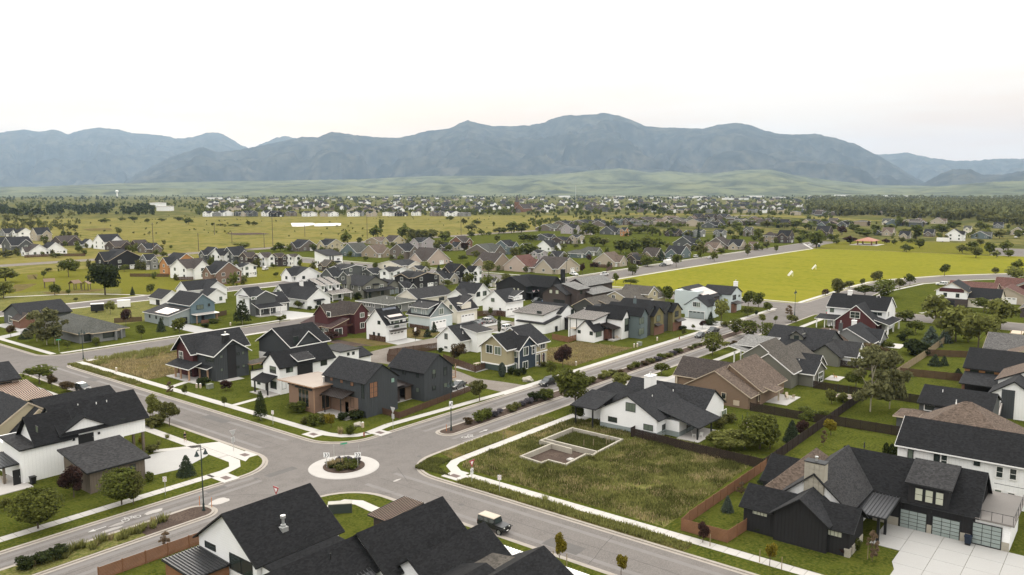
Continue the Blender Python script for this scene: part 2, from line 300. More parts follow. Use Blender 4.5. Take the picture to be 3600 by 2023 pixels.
        if trim:
            b = MB(); b.box(X0-.04,X1+.04,Y0-.04,Y0-.002,z-.1,z+.13); b.box(X0-.04,X1+.04,Y1+.002,Y1+.04,z-.1,z+.13); b.box(X0-.04,X0-.002,Y0-.002,Y1+.002,z-.1,z+.13); b.box(X1+.002,X1+.04,Y0-.002,Y1+.002,z-.1,z+.13); s.put('trim', b, M[trim])
        return r
    def box(s, name, x0, x1, y0, y1, z0, z1, m, kind=None): return s.put(name, MB().box(x0,x1,y0,y1,z0,z1), M[m], kind)
    def posts(s, pts, z1, m, t=.2, name='post', z0=-.1):
        for x, y in pts: s.box(name, x-t/2, x+t/2, y-t/2, y+t/2, z0, z1, m)
    def chimney(s, x, y, z0, z1, w=.9, d=.9, m='tw', cap='tk'):
        c = s.box('chimney', x-w/2, x+w/2, y-d/2, y+d/2, z0, z1, m); s.box('chimney_cap', x-w/2-.08, x+w/2+.08, y-d/2-.08, y+d/2+.08, z1, z1+.12, cap)
        s.put('flue', MB().cyl((x,y,z1+.1), (x,y,z1+.55), .12, .12, 8).cyl((x,y,z1+.55), (x,y,z1+.7), .22, .22, 8), M['steel'])
    def vents(s, pts, m='tw'):
        for x, y, z in pts: s.put('vent_pipe', MB().cyl((x,y,z-.3), (x,y,z+.55), .07, .07, 7).cyl((x,y,z-.05), (x,y,z+.05), .16, .1, 7), M[m])
    def win(s, f, pl, a, z, w, h, st='k', nx=1, ny=1, curtain=None):
        w = max(.4, round(w*10)/10); h = max(.4, round(h*10)/10)
        loc = (a-s.x, pl-s.y, z) if f == 'Y' else (pl-s.x, a-s.y, z); rz = 0 if f == 'Y' else -math.pi/2
        if st in 'GHP': return s.garage(loc, rz, w, h, st)
        if st == 'd':
            d = obj('door', MB().box(-w/2, w/2, -.06, .01, 0, h).mesh('door', M['tk']), s.o, loc, rz)
            obj('handle', MB().box(w/2-.15, w/2-.1, -.1, -.06, h*.45, h*.55).mesh('handle', M['steel']), d); return d
        fm, gm, fw = STY[st]
        fo = obj('window', winmesh(w, h, nx, ny, fw, fm), s.o, loc, rz); pw, ph = w/nx, h/ny; sh = rnd.random() < .45 and st in 'kw' and w < 3
        for i in range(nx):
            for j in range(ny):
                g = gm
                if gm == 'gd' and sh and j == ny-1 and rnd.random() < .8: g = 'gg'
                obj('pane', panemesh(pw, ph, g), fo, (-w/2+pw*(i+.5), 0, ph*j))
        return fo
    def garage(s, loc, rz, w, h, st):
        if st == 'P':                                             # black frame, frosted panes: 3 x 5
            d = obj('garage_door', winmesh(w, h, 3, 5, .1, 'tk'), s.o, loc, rz)
            for i in range(3):
                for j in range(5): obj('pane', panemesh(w/3, h/5, 'frost'), d, (-w/2+w/3*(i+.5), 0, h/5*j))
            return d
        z0 = max(0, -loc[2]+.02) if loc[2] < 0 else 0
        loc = (loc[0], loc[1], loc[2]+z0)
        k = ('gar', w, h, st)
        if k not in CACHE:
            b = MB(); n = 4
            for j in range(n): b.box(-w/2, w/2, -.05, .01, h/n*j+.015, h/n*(j+1)-.015)
            b.box(-w/2, w/2, -.02, .0, 0, h); CACHE[k] = b.mesh('garage_door', M['tw' if st == 'G' else 'bluegrey'])
        d = obj('garage_door', CACHE[k], s.o, loc, rz); nw = 4 if w > 4 else 2
        for i in range(nw): obj('pane', panemesh(w/nw*.62, .28, 'gk'), d, (-w/2+w/nw*(i+.5), -.035, h*.80))
        fr = ('garf', w, h)
        if fr not in CACHE: CACHE[fr] = MB().box(-w/2-.14, -w/2, -.06, .01, 0, h+.14).box(w/2, w/2+.14, -.06, .01, 0, h+.14).box(-w/2, w/2, -.06, .01, h, h+.14).mesh('door_frame', M['tw'])
        obj('door_frame', CACHE[fr], d)
        return d
    def wins(s, key):
        for a in W.get(key, ()): s.win(*a)
# ------------------------------------------------------------------ measured tables (metres)
W = {
 'A1':[('Y',159.2,97.23,5.02,0.56,0.57,'k',1,1),('Y',159.2,101.38,5.01,0.58,0.58,'k',1,1),('Y',159.2,102.68,5.02,0.63,0.57,'k',1,1),('Y',159.2,97.19,2.06,0.63,0.58,'k',1,1),('Y',159.2,101.27,2.07,0.58,0.54,'k',1,1),('Y',159.2,102.68,2.02,0.59,0.57,'k',1,1),('X',95.6,161.08,3.95,3.1,1.35,'k',4,1),('X',94.5,171.24,3.49,1.5,1.88,'w',2,2)],
 'A2':[('X',97.5,140.58,4.31,2.02,1.26,'k',2,2),('X',97.5,140.56,0.98,2.01,1.52,'k',2,2),('X',97.9,146.35,0.93,0.99,0.71,'k',1,1),('Y',138.3,99.92,4.36,1.57,1.32,'k',2,1),('Y',138.3,108.79,4.28,1.59,1.29,'k',2,1),('Y',138.3,98.41,1.09,0.9,1.57,'k',1,2),('Y',138.0,104.07,4.95,0.52,0.4,'n',1,1)],
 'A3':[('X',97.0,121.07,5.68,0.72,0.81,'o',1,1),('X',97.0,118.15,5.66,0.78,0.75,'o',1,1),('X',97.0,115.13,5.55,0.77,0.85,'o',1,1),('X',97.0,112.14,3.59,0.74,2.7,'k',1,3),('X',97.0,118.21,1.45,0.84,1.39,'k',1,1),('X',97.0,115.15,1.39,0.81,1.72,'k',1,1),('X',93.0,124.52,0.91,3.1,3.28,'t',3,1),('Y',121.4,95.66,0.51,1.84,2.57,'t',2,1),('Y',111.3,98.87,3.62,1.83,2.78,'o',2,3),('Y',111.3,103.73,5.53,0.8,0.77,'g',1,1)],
 'A4':[('Y',111.1,114.81,4.35,0.89,1.69,'k',1,2),('Y',111.1,118.12,4.22,0.86,1.78,'k',1,2),('Y',111.1,114.77,1.87,0.93,0.79,'k',1,1),('Y',111.1,118.13,1.82,0.91,0.78,'k',1,1),('X',112.0,112.91,4.67,0.82,0.81,'k',1,1),('X',112.0,112.98,1.72,0.79,0.85,'k',1,1),('X',112.0,116.82,4.74,0.76,0.86,'k',1,1)],
 'A5':[('Y',154.6,113.77,6.2,1.45,1.8,'k',2,1)],
 'A6':[('Y',143.8,120.22,3.89,0.6,0.55,'k',1,1),('Y',143.8,121.74,3.85,0.65,0.56,'k',1,1)],
 'A7':[('X',142.5,188.89,2.3,1.28,1.04,'w',2,1),('X',144.4,183.69,1.6,1.33,1.03,'w',2,1),('X',144.4,181.8,1.95,1.25,0.69,'w',2,1),('Y',179.6,146.76,0.86,2.69,1.81,'w',2,1),('X',145.6,182.22,6.08,1.58,1.28,'w',1,1),('Y',185.6,152.01,4.75,1.74,0.66,'w',2,1),('Y',180.6,156.58,4.71,1.38,1.22,'w',2,1),('Y',180.6,156.55,1.5,1.4,1.54,'w',2,1)],
 'A8':[('X',150.8,166.91,4.75,1.03,0.89,'k',2,1),('X',150.8,169.06,1.35,0.72,0.9,'k',1,1),('X',150.8,167.08,1.37,0.79,0.84,'k',1,1),('Y',164.1,153.2,4.81,0.77,0.66,'k',1,2),('Y',164.1,156.59,4.45,0.79,1.01,'k',1,2),('Y',164.1,154.82,3.65,1.56,1.75,'D',2,1),('Y',164.1,154.84,-0.11,5.23,2.41,'G',4,1)],
 'A9':[('X',172.2,174.68,1.88,0.68,0.7,'w',1,1),('X',172.2,172.29,1.81,0.7,0.71,'w',1,1),('X',172.2,170.0,1.81,0.72,0.69,'w',1,1),('X',172.2,174.01,5.28,0.75,0.77,'w',1,1),('X',172.2,170.6,4.23,1.78,1.72,'w',2,1),('Y',168.0,177.13,4.35,1.81,1.72,'w',2,1),('Y',168.0,176.03,-0.07,6.2,2.39,'G',4,1)],
 'A10':[('X',186.5,172.7,4.3,1.01,1.33,'k',1,1),('Y',169.8,191.33,0.06,6.11,2.27,'G',4,1),('Y',170.0,190.17,4.15,1.21,1.42,'k',1,1)],
 'A11':[('X',206.4,171.89,4.66,1.31,1.1,'k',2,1),('X',206.4,168.7,2.08,0.53,0.6,'k',1,1),('Y',166.3,212.09,4.84,2.84,0.9,'k',3,1),('Y',166.4,208.7,0.16,3.42,2.39,'G',2,1),('Y',166.4,212.72,-0.03,3.47,2.51,'G',2,1)],
 'A12':[('X',151.6,142.12,3.23,1.19,1.57,'w',2,1),('X',151.6,142.19,0.8,1.13,0.63,'w',2,1)],
 'A13':[('X',142.4,119.68,3.99,1.75,1.77,'w',2,1),('X',142.4,117.09,3.9,1.81,1.82,'w',2,1),('X',145.4,114.69,3.23,1.81,1.76,'w',2,1),('X',145.4,114.74,-0.1,1.8,1.84,'w',2,1),('Y',113.2,148.03,3.33,1.83,1.9,'w',2,1),('Y',113.2,147.83,0.11,1.78,1.69,'w',2,1),('Y',113.2,150.95,3.27,0.87,1.78,'w',1,2),('Y',113.7,155.39,3.73,1.8,1.6,'w',2,1)],
 'A14':[('X',189.0,139.55,5.75,1.57,0.72,'k',1,1),('Y',137.0,202.63,3.95,1.38,1.68,'k',1,1),('Y',137.0,194.16,-0.79,1.2,2.43,'d',1,1)],
 'A15':[('X',185.8,123.3,2.19,0.88,0.8,'k',1,1),('X',185.8,119.3,2.11,0.89,0.88,'k',1,1),('Y',118.4,188.26,1.42,2.73,1.56,'k',2,1),('Y',119.8,195.38,3.99,2.12,1.57,'k',2,1),('Y',115.0,197.55,2.06,1.99,3.65,'k',1,2)],
 'A16':[('Y',111.1,199.14,4.34,2.6,1.69,'k',2,1),('Y',111.1,199.13,1.33,2.88,1.7,'k',2,1)],
 'A17':[('Y',110.9,208.73,3.83,2.06,1.68,'k',2,1)],
 'A17b':[('Y',109.8,218.1,4.21,2.2,1.62,'k',2,1)],
 'A18':[('X',242.5,114.97,3.92,2.51,1.46,'w',4,1),('X',242.5,114.89,-0.13,5.64,2.44,'H',4,1),('Y',111.2,260.44,4.55,7.05,1.75,'k',3,1)],
 'D1':[('X',119.2,68.29,3.94,1.79,1.43,'k',3,1),('X',119.2,71.86,1.42,1.71,0.8,'k',2,1),('X',119.2,64.79,1.24,1.68,0.87,'k',2,1),('Y',63.2,122.01,0.68,1.61,1.25,'k',2,1),('Y',59.8,138.9,-0.14,2.01,1.35,'w',2,1)],
 'D2':[('X',146.5,63.19,1.38,0.79,1.07,'b',1,1),('Y',57.8,151.76,0.9,2.35,1.65,'b',2,1)],
 'D3':[('X',172.2,59.07,1.03,1.0,1.22,'w',1,2),('Y',54.0,176.3,0.54,2.93,2.03,'w',2,2)],
 'D4':[('X',199.3,55.86,0.98,2.09,0.73,'k',1,1),('Y',52.7,200.72,0.27,2.76,1.88,'k',1,1)],
 'E1':[('X',93.0,34.94,2.42,1.76,0.69,'p',1,1),('X',93.0,26.14,2.22,1.77,0.77,'p',1,1),('X',93.0,30.03,2.52,0.54,0.49,'k',1,1),('X',106.2,20.5,0.01,2.86,2.32,'P',3,5),('X',106.2,16.85,-0.01,2.87,2.34,'P',3,5),('X',106.2,12.54,0.15,2.92,2.53,'P',3,5),('X',106.0,20.0,3.95,0.8,1.5,'q',1,2),('X',106.0,18.85,3.95,0.8,1.5,'q',1,2),('X',106.0,17.7,3.95,0.8,1.5,'q',1,2)],
 'E2':[('X',121.3,24.27,4.28,0.64,1.34,'k',1,1),('X',121.3,20.94,4.24,0.65,1.32,'k',1,1),('X',121.3,20.01,4.14,0.72,1.46,'w',1,2),('X',121.3,16.06,5.09,0.62,0.63,'k',1,1),('X',121.3,13.37,4.03,0.7,1.4,'w',1,2),('X',121.3,11.83,4.05,0.66,1.39,'w',1,2),('X',121.3,13.39,0.74,0.68,1.47,'w',1,2),('X',121.3,11.86,0.75,0.67,1.43,'w',1,2)],
 'F1':[('X',46.0,79.17,2.45,2.05,0.64,'k',1,1),('X',46.0,73.29,1.38,4.14,1.68,'k',2,1)],
 'G1':[('Y',124.5,58.58,5.6,0.7,0.62,'k',1,1),('Y',124.5,52.8,3.85,2.27,1.45,'d',1,1),('X',45.9,123.9,7.28,0.82,0.79,'k',1,1),('Y',124.5,45.18,0.77,0.72,1.8,'k',1,2)],
 'G2':[('Y',112.7,53.97,1.85,0.73,0.72,'k',1,1)],
 'B1':[('Y',235.5,137.14,4.3,2.2,1.3,'k',2,1),('Y',235.5,140.28,4.89,0.59,0.75,'k',1,1)],
 'B3':[('Y',232.0,154.49,5.87,1.84,0.78,'w',1,1)],
 'B4':[('Y',231.8,180.96,1.12,1.83,1.41,'k',4,1),('X',176.0,247.0,4.64,1.73,1.37,'k',2,2),('X',176.0,242.56,1.89,0.74,0.57,'k',1,1),('X',176.0,233.85,1.78,0.6,0.56,'k',1,1)],
 'B6':[('Y',238.0,209.74,2.99,1.98,1.53,'w',2,2),('Y',238.0,213.62,2.82,2.27,1.74,'w',2,2),('Y',238.0,216.58,2.95,2.05,1.63,'w',2,2),('X',207.4,248.58,3.34,1.16,1.37,'w',1,2),('X',207.4,244.42,3.35,1.03,1.28,'w',1,2),('X',207.4,240.51,3.11,1.01,1.35,'w',1,2)],
}
SHRUBS = [
 (91.6, 124.6, 4.0, 2.2, 'green', "wide green shrub at the timber room's left window"),
 (87.6, 117.2, 1.7, 1.3, 'olive', 'round grey-green shrub left of the front beds at the timber corner'),
 (87.9, 115.0, 2.3, 2.1, 'green', 'larger round shrub in the front bed at the timber corner'),
 (89.8, 115.0, 2.3, 2.0, 'olive', 'shrub beside the yellow-green little tree'),
 (93.6, 113.9, 2.4, 1.4, 'dark', 'dark low shrub along the charcoal house wall, nearer the porch'),
 (95.7, 112.5, 3.3, 1.6, 'dark', 'dark low shrub along the charcoal house wall, at its corner'),
 (88.5, 105.8, 1.9, 1.6, 'green', 'dark green shrub beside the boulder at the sidewalk corner'),
 (91.8, 158.1, 3.3, 1.9, 'dark', 'dark shrub by the porch of the maroon gabled house'),
 (141.5, 112.4, 1.8, 1.6, 'dark', 'left clipped round shrub at the tan and blue house'),
 (141.6, 110.4, 2.0, 1.7, 'dark', 'middle clipped round shrub at the tan and blue house'),
 (143.3, 110.2, 1.6, 1.7, 'dark', 'right clipped round shrub at the tan and blue house'),
 (162.7, 164.1, 3.1, 2.5, 'rust', 'brownish bush below the pale blue garage'),
 (152.6, 111.5, 1.7, 1.3, 'olive', 'light bush at the porch end of the tan and blue house'),
 (125.7, 79.7, 1.6, 1.2, 'rust', 'brown bush at the white ranch porch'),
 (119.6, 75.0, 1.7, 1.3, 'olive', 'olive bush at the corner of the white ranch house'),
 (132.2, 57.4, 2.5, 2.0, 'olive', 'rounded shrub left end of the ranch patio hedge'),
 (136.1, 57.3, 2.4, 1.8, 'olive', 'rounded shrub right end of the ranch patio hedge'),
 (223.0, 44.9, 7.2, 4.0, 'dark', 'wide dark hedge bush in the right backyards'),
 (212.6, 53.3, 3.9, 3.4, 'rust', 'reddish bush at the white back gable'),
 (241.8, 52.5, 2.6, 2.1, 'dark', 'dark shrub behind the patio of the low charcoal house'),
 (93.5, 35.4, 1.3, 0.7, 'dark', "tiny dark shrub at the black modern house's front wall"),
 (93.9, 31.9, 1.3, 0.8, 'dark', "second tiny dark shrub at the black modern house's front wall"),
 (93.3, 28.6, 1.4, 0.8, 'dark', "third tiny dark shrub at the black modern house's front wall"),
 (93.5, 25.2, 1.7, 1.1, 'plum', 'purple shrub at the stone corner of the black modern house'),
 (95.7, 24.3, 1.4, 1.5, 'green', 'green shrub right of the purple one at the stone corner'),
 (55.6, 111.3, 1.4, 1.4, 'green', 'low green shrub at the drive edge of the grey-brown garage'),
 (70.4, 137.6, 4.7, 1.8, 'olive', 'flowering shrub bed beside the white house on stilts'),
 (63.7, 129.5, 1.4, 1.1, 'yellow', 'yellow-green shrub under the stilted floor'),
 (62.3, 123.3, 2.3, 1.4, 'olive', 'low shrub beside the stilted posts'),
 (262.3, 102.5, 1.6, 1.7, 'dark', "small shrub at the pale house's side walk"),
 (220.3, 108.9, 3.2, 1.3, 'dark', "low dark hedge at the end of the pale house's driveway"),
 (233.6, 105.9, 4.4, 1.6, 'dark', "clipped hedge on the pale house's street side"),
 (234.5, 101.2, 3.3, 1.5, 'olive', "second clipped hedge on the pale house's street side"),
 (98.9, 223.1, 1.9, 2.2, 'olive', 'shrub before the big window of the hip-roofed house'),
 (139.0, 230.6, 3.9, 1.5, 'green', "low bushes by the blue house's brick porch"),
 (132.5, 225.0, 2.5, 1.5, 'dark', 'dark rock-garden shrub by the blue house drive'),
 (175.7, 230.3, 1.7, 1.4, 'dark', "dark shrub at the long white gable's corner"),
 (177.9, 229.3, 1.7, 1.5, 'dark', 'dark shrub under the awning window'),
 (181.7, 230.3, 1.4, 1.7, 'plum', 'purple shrub at the right end of the long white gable'),
 (203.1, 236.4, 3.0, 3.1, 'dark', 'round dark shrub at the dark grey bay-window house'),
 (209.5, 237.3, 1.9, 2.0, 'blue', 'small blue conifer bush at the dark grey bay-window house'),
 (149.6, 142.3, 1.5, 1.4, 'dark', "dark bush beside the plain white house's fence"),
 (156.1, 28.7, 1.6, 1.1, 'olive', 'low bush behind the long white house')]
GRASSES = [
 (87.7, 107.4, 1.3, 2, 'pale plume grass at the sidewalk corner boulder'),
 (84.8, 61.5, 1.1, 0, 'spiky grass tuft on the lower right sidewalk edge'),
 (93.7, 36.9, 0.7, 0, 'grass tuft at the cedar fence corner'),
 (69.0, 136.1, 0.9, 0, "tall grass tuft by the white house's path"),
 (67.8, 128.7, 0.8, 0, "grass tuft at the end of the white house's path"),
 (65.1, 126.4, 0.8, 0, 'grass tuft between the two lawns at the curved drive')]
ROW1 = [(710, 1180), (718, 1170), (726, 1160), (734, 1150), (743, 1138), (753, 1127), (760, 1117), (770, 1105), (776, 1097), (785, 1085), (805, 1061), (816, 1047), (823, 1037), (831, 1027), (851, 1013), (857, 1005), (864, 997), (880, 977), (897, 955), (906, 943), (918, 928), (930, 913), (941, 900), (951, 887), (961, 875)]
ROW2 = [(1168, 1355), (1191, 1325), (1205, 1307), (1221, 1287), (1239, 1265), (1254, 1247), (1271, 1224), (1307, 1179), (1327, 1154), (1345, 1131), (1338, 699), (1344, 691), (1356, 676), (1371, 657), (1385, 639), (1399, 622), (1413, 604), (1426, 587), (1437, 575), (1449, 559), (1457, 549), (1469, 534)]
MT = [('d',174.7,235.4,3.2,2.8),('s',179.2,233.1,2.6,1.6),('d',203.3,236.5,2.4,2.4),('s',209.3,237.2,1.4,1.7),('s',261.6,221.2,2.3,1.1),('p',327.9,100.0,2.7,2.1),('l',243.8,248.8,4.6,5.3),('d',255.9,238.6,3.1,3.9),('d',336.6,97.8,7.0,5.4),('s',299.4,183.8,2.3,1.5),('d',279.5,224.9,5.2,4.0),('d',311.3,179.4,2.8,5.1),('d',310.0,186.4,5.6,2.4),('d',359.6,99.9,3.4,3.4),('d',362.3,100.6,3.3,2.9),('d',369.1,81.9,5.1,4.1),('d',386.2,43.6,3.7,4.4),('l',277.9,274.4,7.3,5.6),('d',378.0,99.3,3.0,2.0),('l',389.4,39.6,7.3,6.6),('d',385.7,81.6,5.3,3.7),('l',303.4,255.3,7.9,5.7),('p',335.7,221.3,5.8,2.7),('s',291.1,277.6,4.4,2.7),('d',349.4,200.3,5.3,4.0),('d',233.1,330.8,2.6,2.6),('d',393.2,97.0,5.7,4.5),('d',351.3,201.6,6.2,4.0),('d',331.3,247.9,1.8,3.6),('d',325.7,269.9,4.7,3.7),('p',358.4,228.6,4.2,3.7),('l',424.5,46.2,7.6,8.0),('d',289.9,322.7,4.3,2.6),('d',286.5,327.0,2.4,2.1),('d',440.2,77.9,6.5,4.3),('d',400.5,202.6,7.8,4.8),('d',393.3,216.3,5.9,6.8),('d',394.9,218.1,5.9,5.4),('d',292.0,344.1,2.4,1.5),('d',259.0,369.6,2.4,3.3),('d',289.5,351.5,2.7,2.0),('d',200.0,414.4,4.1,4.1),('p',391.6,253.4,5.1,3.6),('d',467.8,59.9,3.6,3.1),('d',416.8,225.6,3.6,5.1),('d',302.5,365.7,3.1,2.0),('d',354.8,318.5,3.7,4.7),('l',186.7,439.5,5.7,4.7),('d',175.7,445.0,2.1,3.1),('s',430.2,227.6,6.3,4.2),('d',321.1,365.9,2.9,3.2),('d',447.1,201.5,6.6,3.7),('d',388.3,306.1,7.6,4.9),('d',496.0,53.2,6.0,5.1),('d',232.6,446.0,4.6,3.4),('d',319.3,393.1,2.7,2.4),('d',403.5,308.2,9.5,10.1),('d',195.0,473.8,3.3,4.4),('d',388.9,337.6,3.4,5.1),('d',328.2,403.1,5.9,6.7),('d',322.8,409.9,3.1,2.5),('d',474.4,223.5,9.0,6.7),('d',500.0,202.5,5.7,3.4),('d',465.4,276.1,10.6,11.8),('d',496.1,218.9,4.6,5.2),('d',470.2,270.1,10.0,9.4),('d',336.9,426.3,5.2,4.7),('d',257.2,480.6,4.3,3.7),('d',405.2,377.0,5.5,4.2),('d',486.4,267.5,11.4,12.0),('s',453.8,328.8,3.7,3.1),('p',418.2,373.6,6.2,5.5),('s',410.8,383.1,4.9,4.9),('d',487.8,278.6,9.8,10.4),('l',407.1,387.6,8.0,6.8),('d',407.4,387.3,8.0,6.8),('d',262.3,498.7,4.5,4.5),('d',347.6,449.7,5.5,5.5),('d',505.0,270.1,9.3,8.1),('d',333.6,467.3,6.7,6.7),('d',215.3,533.5,3.1,7.4),('d',330.8,470.9,3.6,3.6),('d',540.6,199.1,5.4,3.0),('l',570.6,84.1,7.7,8.8),('p',471.4,333.8,3.2,3.8),('d',475.4,328.8,4.4,5.1),('d',414.6,405.5,1.9,3.2),('d',344.3,466.9,5.5,4.9),('l',578.4,74.2,4.9,4.4),('d',233.4,535.2,4.5,3.8),('d',510.4,284.6,8.9,9.5),('d',487.9,327.3,3.2,3.9),('d',196.0,557.7,4.9,8.7),('d',525.1,272.3,4.5,4.5),('d',404.9,431.9,4.5,5.8),('d',522.2,283.9,7.1,5.1),('d',590.9,69.1,5.0,6.7),('d',504.0,321.7,9.1,9.8),('l',326.2,501.3,5.6,12.6),('d',599.6,80.5,9.1,6.3),('d',561.6,226.3,3.2,5.1),('d',594.1,129.3,5.7,6.9),('d',516.1,321.5,6.6,9.3),('d',569.5,216.3,5.7,5.1),('d',605.0,97.1,6.5,5.9),('d',594.3,189.6,14.1,10.3),('d',596.2,189.8,13.2,10.3),('d',299.9,550.1,2.9,2.1),('d',402.3,480.7,11.4,6.7),('y',436.1,454.2,5.5,6.2),('d',626.2,95.2,7.8,6.6),('d',415.3,480.5,6.2,4.1),('d',578.0,266.0,5.4,5.4),('d',273.8,583.0,4.3,3.6),('d',293.9,573.8,5.8,5.1),('d',640.8,76.8,8.4,6.6),('d',640.9,130.8,7.4,7.1),('d',506.6,416.9,5.8,5.0),('d',520.1,400.0,7.2,9.4),('d',524.5,394.3,6.5,7.2),('d',464.4,470.2,11.5,10.8),('d',315.7,588.9,4.5,3.0),('d',488.5,458.3,8.0,8.1),('d',476.6,473.2,10.2,11.0),('d',649.7,192.0,4.1,4.1),('s',613.0,290.8,11.6,2.9),('d',643.5,216.7,7.7,7.0),('p',654.7,182.7,6.5,8.3),('p',661.2,158.3,5.1,4.7),('d',653.2,192.9,4.2,4.9),('d',497.3,466.2,8.2,8.9),('d',656.6,183.4,5.5,6.9),('d',665.0,153.5,5.1,3.4),('d',489.7,475.8,8.9,9.7),('d',475.8,493.3,14.1,9.7),('d',631.9,266.9,5.8,6.5),('d',641.4,254.9,5.8,5.8),('d',655.0,256.6,11.1,8.9),('d',530.0,465.2,6.9,6.2),('d',700.4,100.9,5.4,6.0),('d',681.1,204.9,6.5,7.3),('d',696.6,155.3,4.9,4.9),('d',477.8,531.1,11.6,9.3),('d',701.0,149.8,3.5,7.1),('d',681.6,223.0,8.1,6.6),('d',606.0,390.6,14.1,14.0),('d',517.5,502.3,7.9,10.2),('d',665.0,325.8,5.5,5.6),('d',570.6,480.1,4.1,4.9),('d',708.2,235.4,7.7,9.2),('d',657.7,357.5,9.7,10.5),('d',668.7,343.5,9.7,8.9),('d',577.8,494.9,5.0,5.8),('d',701.9,301.7,6.5,6.5),('d',754.6,156.6,13.6,10.6),('d',602.7,488.2,6.8,5.1),('d',613.3,474.9,11.9,12.8),('d',607.5,482.3,12.7,10.2),('d',665.6,408.9,6.8,5.1),('d',606.2,496.6,6.4,10.3),('d',678.3,392.9,6.8,7.7),('d',683.6,386.3,7.6,8.5),('d',688.9,379.6,8.5,9.4),('d',753.1,237.0,7.3,8.1),('d',690.5,388.8,6.9,9.4),('d',769.8,200.6,6.4,13.6),('d',735.7,306.5,8.4,9.3),('d',746.7,292.7,5.9,8.4),('d',317.4,741.1,5.2,3.5),('d',799.0,120.9,6.1,7.7),('d',780.7,209.7,8.1,9.8),('d',774.4,241.2,8.3,10.0),('p',780.2,226.2,9.0,7.4),('d',767.6,266.3,6.7,10.1),('p',785.7,226.8,8.3,6.6),('d',813.4,102.8,8.4,10.0),('d',320.3,761.8,5.3,4.5),('d',823.9,89.5,8.4,8.5),('d',628.2,551.3,7.8,11.0),('d',563.9,617.9,13.5,5.4),('d',320.4,774.2,5.4,4.1),('d',822.8,180.0,6.6,8.3),('d',836.8,116.2,8.0,11.2),('d',836.3,163.1,6.6,7.5),('d',844.0,153.4,10.8,12.4),('d',806.3,354.6,4.7,6.5),('d',846.3,254.9,9.0,10.8),('d',815.0,343.7,8.4,11.2),('d',860.2,237.3,8.1,10.8),('d',874.2,219.6,7.2,9.9),('d',801.2,424.7,7.8,7.8),('d',882.6,209.0,8.1,10.8),('d',862.6,283.6,9.3,13.1),('d',813.4,409.4,5.8,8.8),('d',912.3,171.6,7.2,10.8),('d',798.3,482.4,5.1,7.1),('d',874.1,332.9,8.8,11.7),('s',881.4,323.7,9.7,2.9),('d',886.2,317.6,6.8,13.7),('d',894.1,307.6,9.7,14.0),('d',407.9,855.1,3.1,4.2),('d',827.5,461.5,7.1,10.2),('d',729.7,605.7,5.2,3.1),('d',940.2,136.4,10.8,13.5),('d',380.5,889.6,6.3,6.3),('d',376.6,894.5,7.3,8.4),('d',735.6,636.9,6.4,10.6),('d',725.6,649.4,8.5,6.4),('d',964.7,164.7,9.4,14.0),('d',531.2,830.4,3.4,12.6),('d',553.1,823.6,5.8,7.0),('d',548.7,829.1,7.0,4.7),('d',798.1,598.7,5.4,4.4),('d',528.5,854.7,2.9,8.2),('d',522.7,862.0,4.1,4.7),('d',949.4,384.8,6.4,14.0),('d',824.9,607.6,4.5,5.6),('d',375.2,968.2,11.0,6.6),('d',1018.8,232.0,12.3,9.3),('d',357.4,990.7,5.5,13.2),('d',398.7,977.3,3.4,10.2),('d',527.3,922.1,9.1,10.9),('d',379.0,1002.2,7.9,12.5),('d',885.2,624.1,5.9,8.3),('d',818.5,758.6,7.3,9.7),('d',518.0,1005.5,6.3,5.1),('d',958.2,635.8,6.2,7.5),('d',1076.8,404.3,7.2,14.0),('d',484.1,1048.2,6.3,11.4),('d',555.0,1037.4,4.6,10.6),('d',578.2,1036.0,6.1,14.0),('d',539.6,1084.7,6.7,14.0),('d',530.4,1096.3,5.4,8.1),('d',433.4,1163.8,5.2,13.1),('d',997.4,767.1,2.7,5.5),('d',1112.3,690.5,4.3,4.3),('d',1153.0,874.9,4.7,4.7),('d',1369.1,473.5,11.9,13.5),('D',1321.7,701.3,11.2,14.0),('D',1365.7,739.6,16.0,14.0),('D',1409.1,786.6,16.0,14.0),('d',1551.7,505.1,10.0,14.0),('D',1454.0,840.4,16.0,14.0),('D',1598.2,910.2,16.0,14.0)]
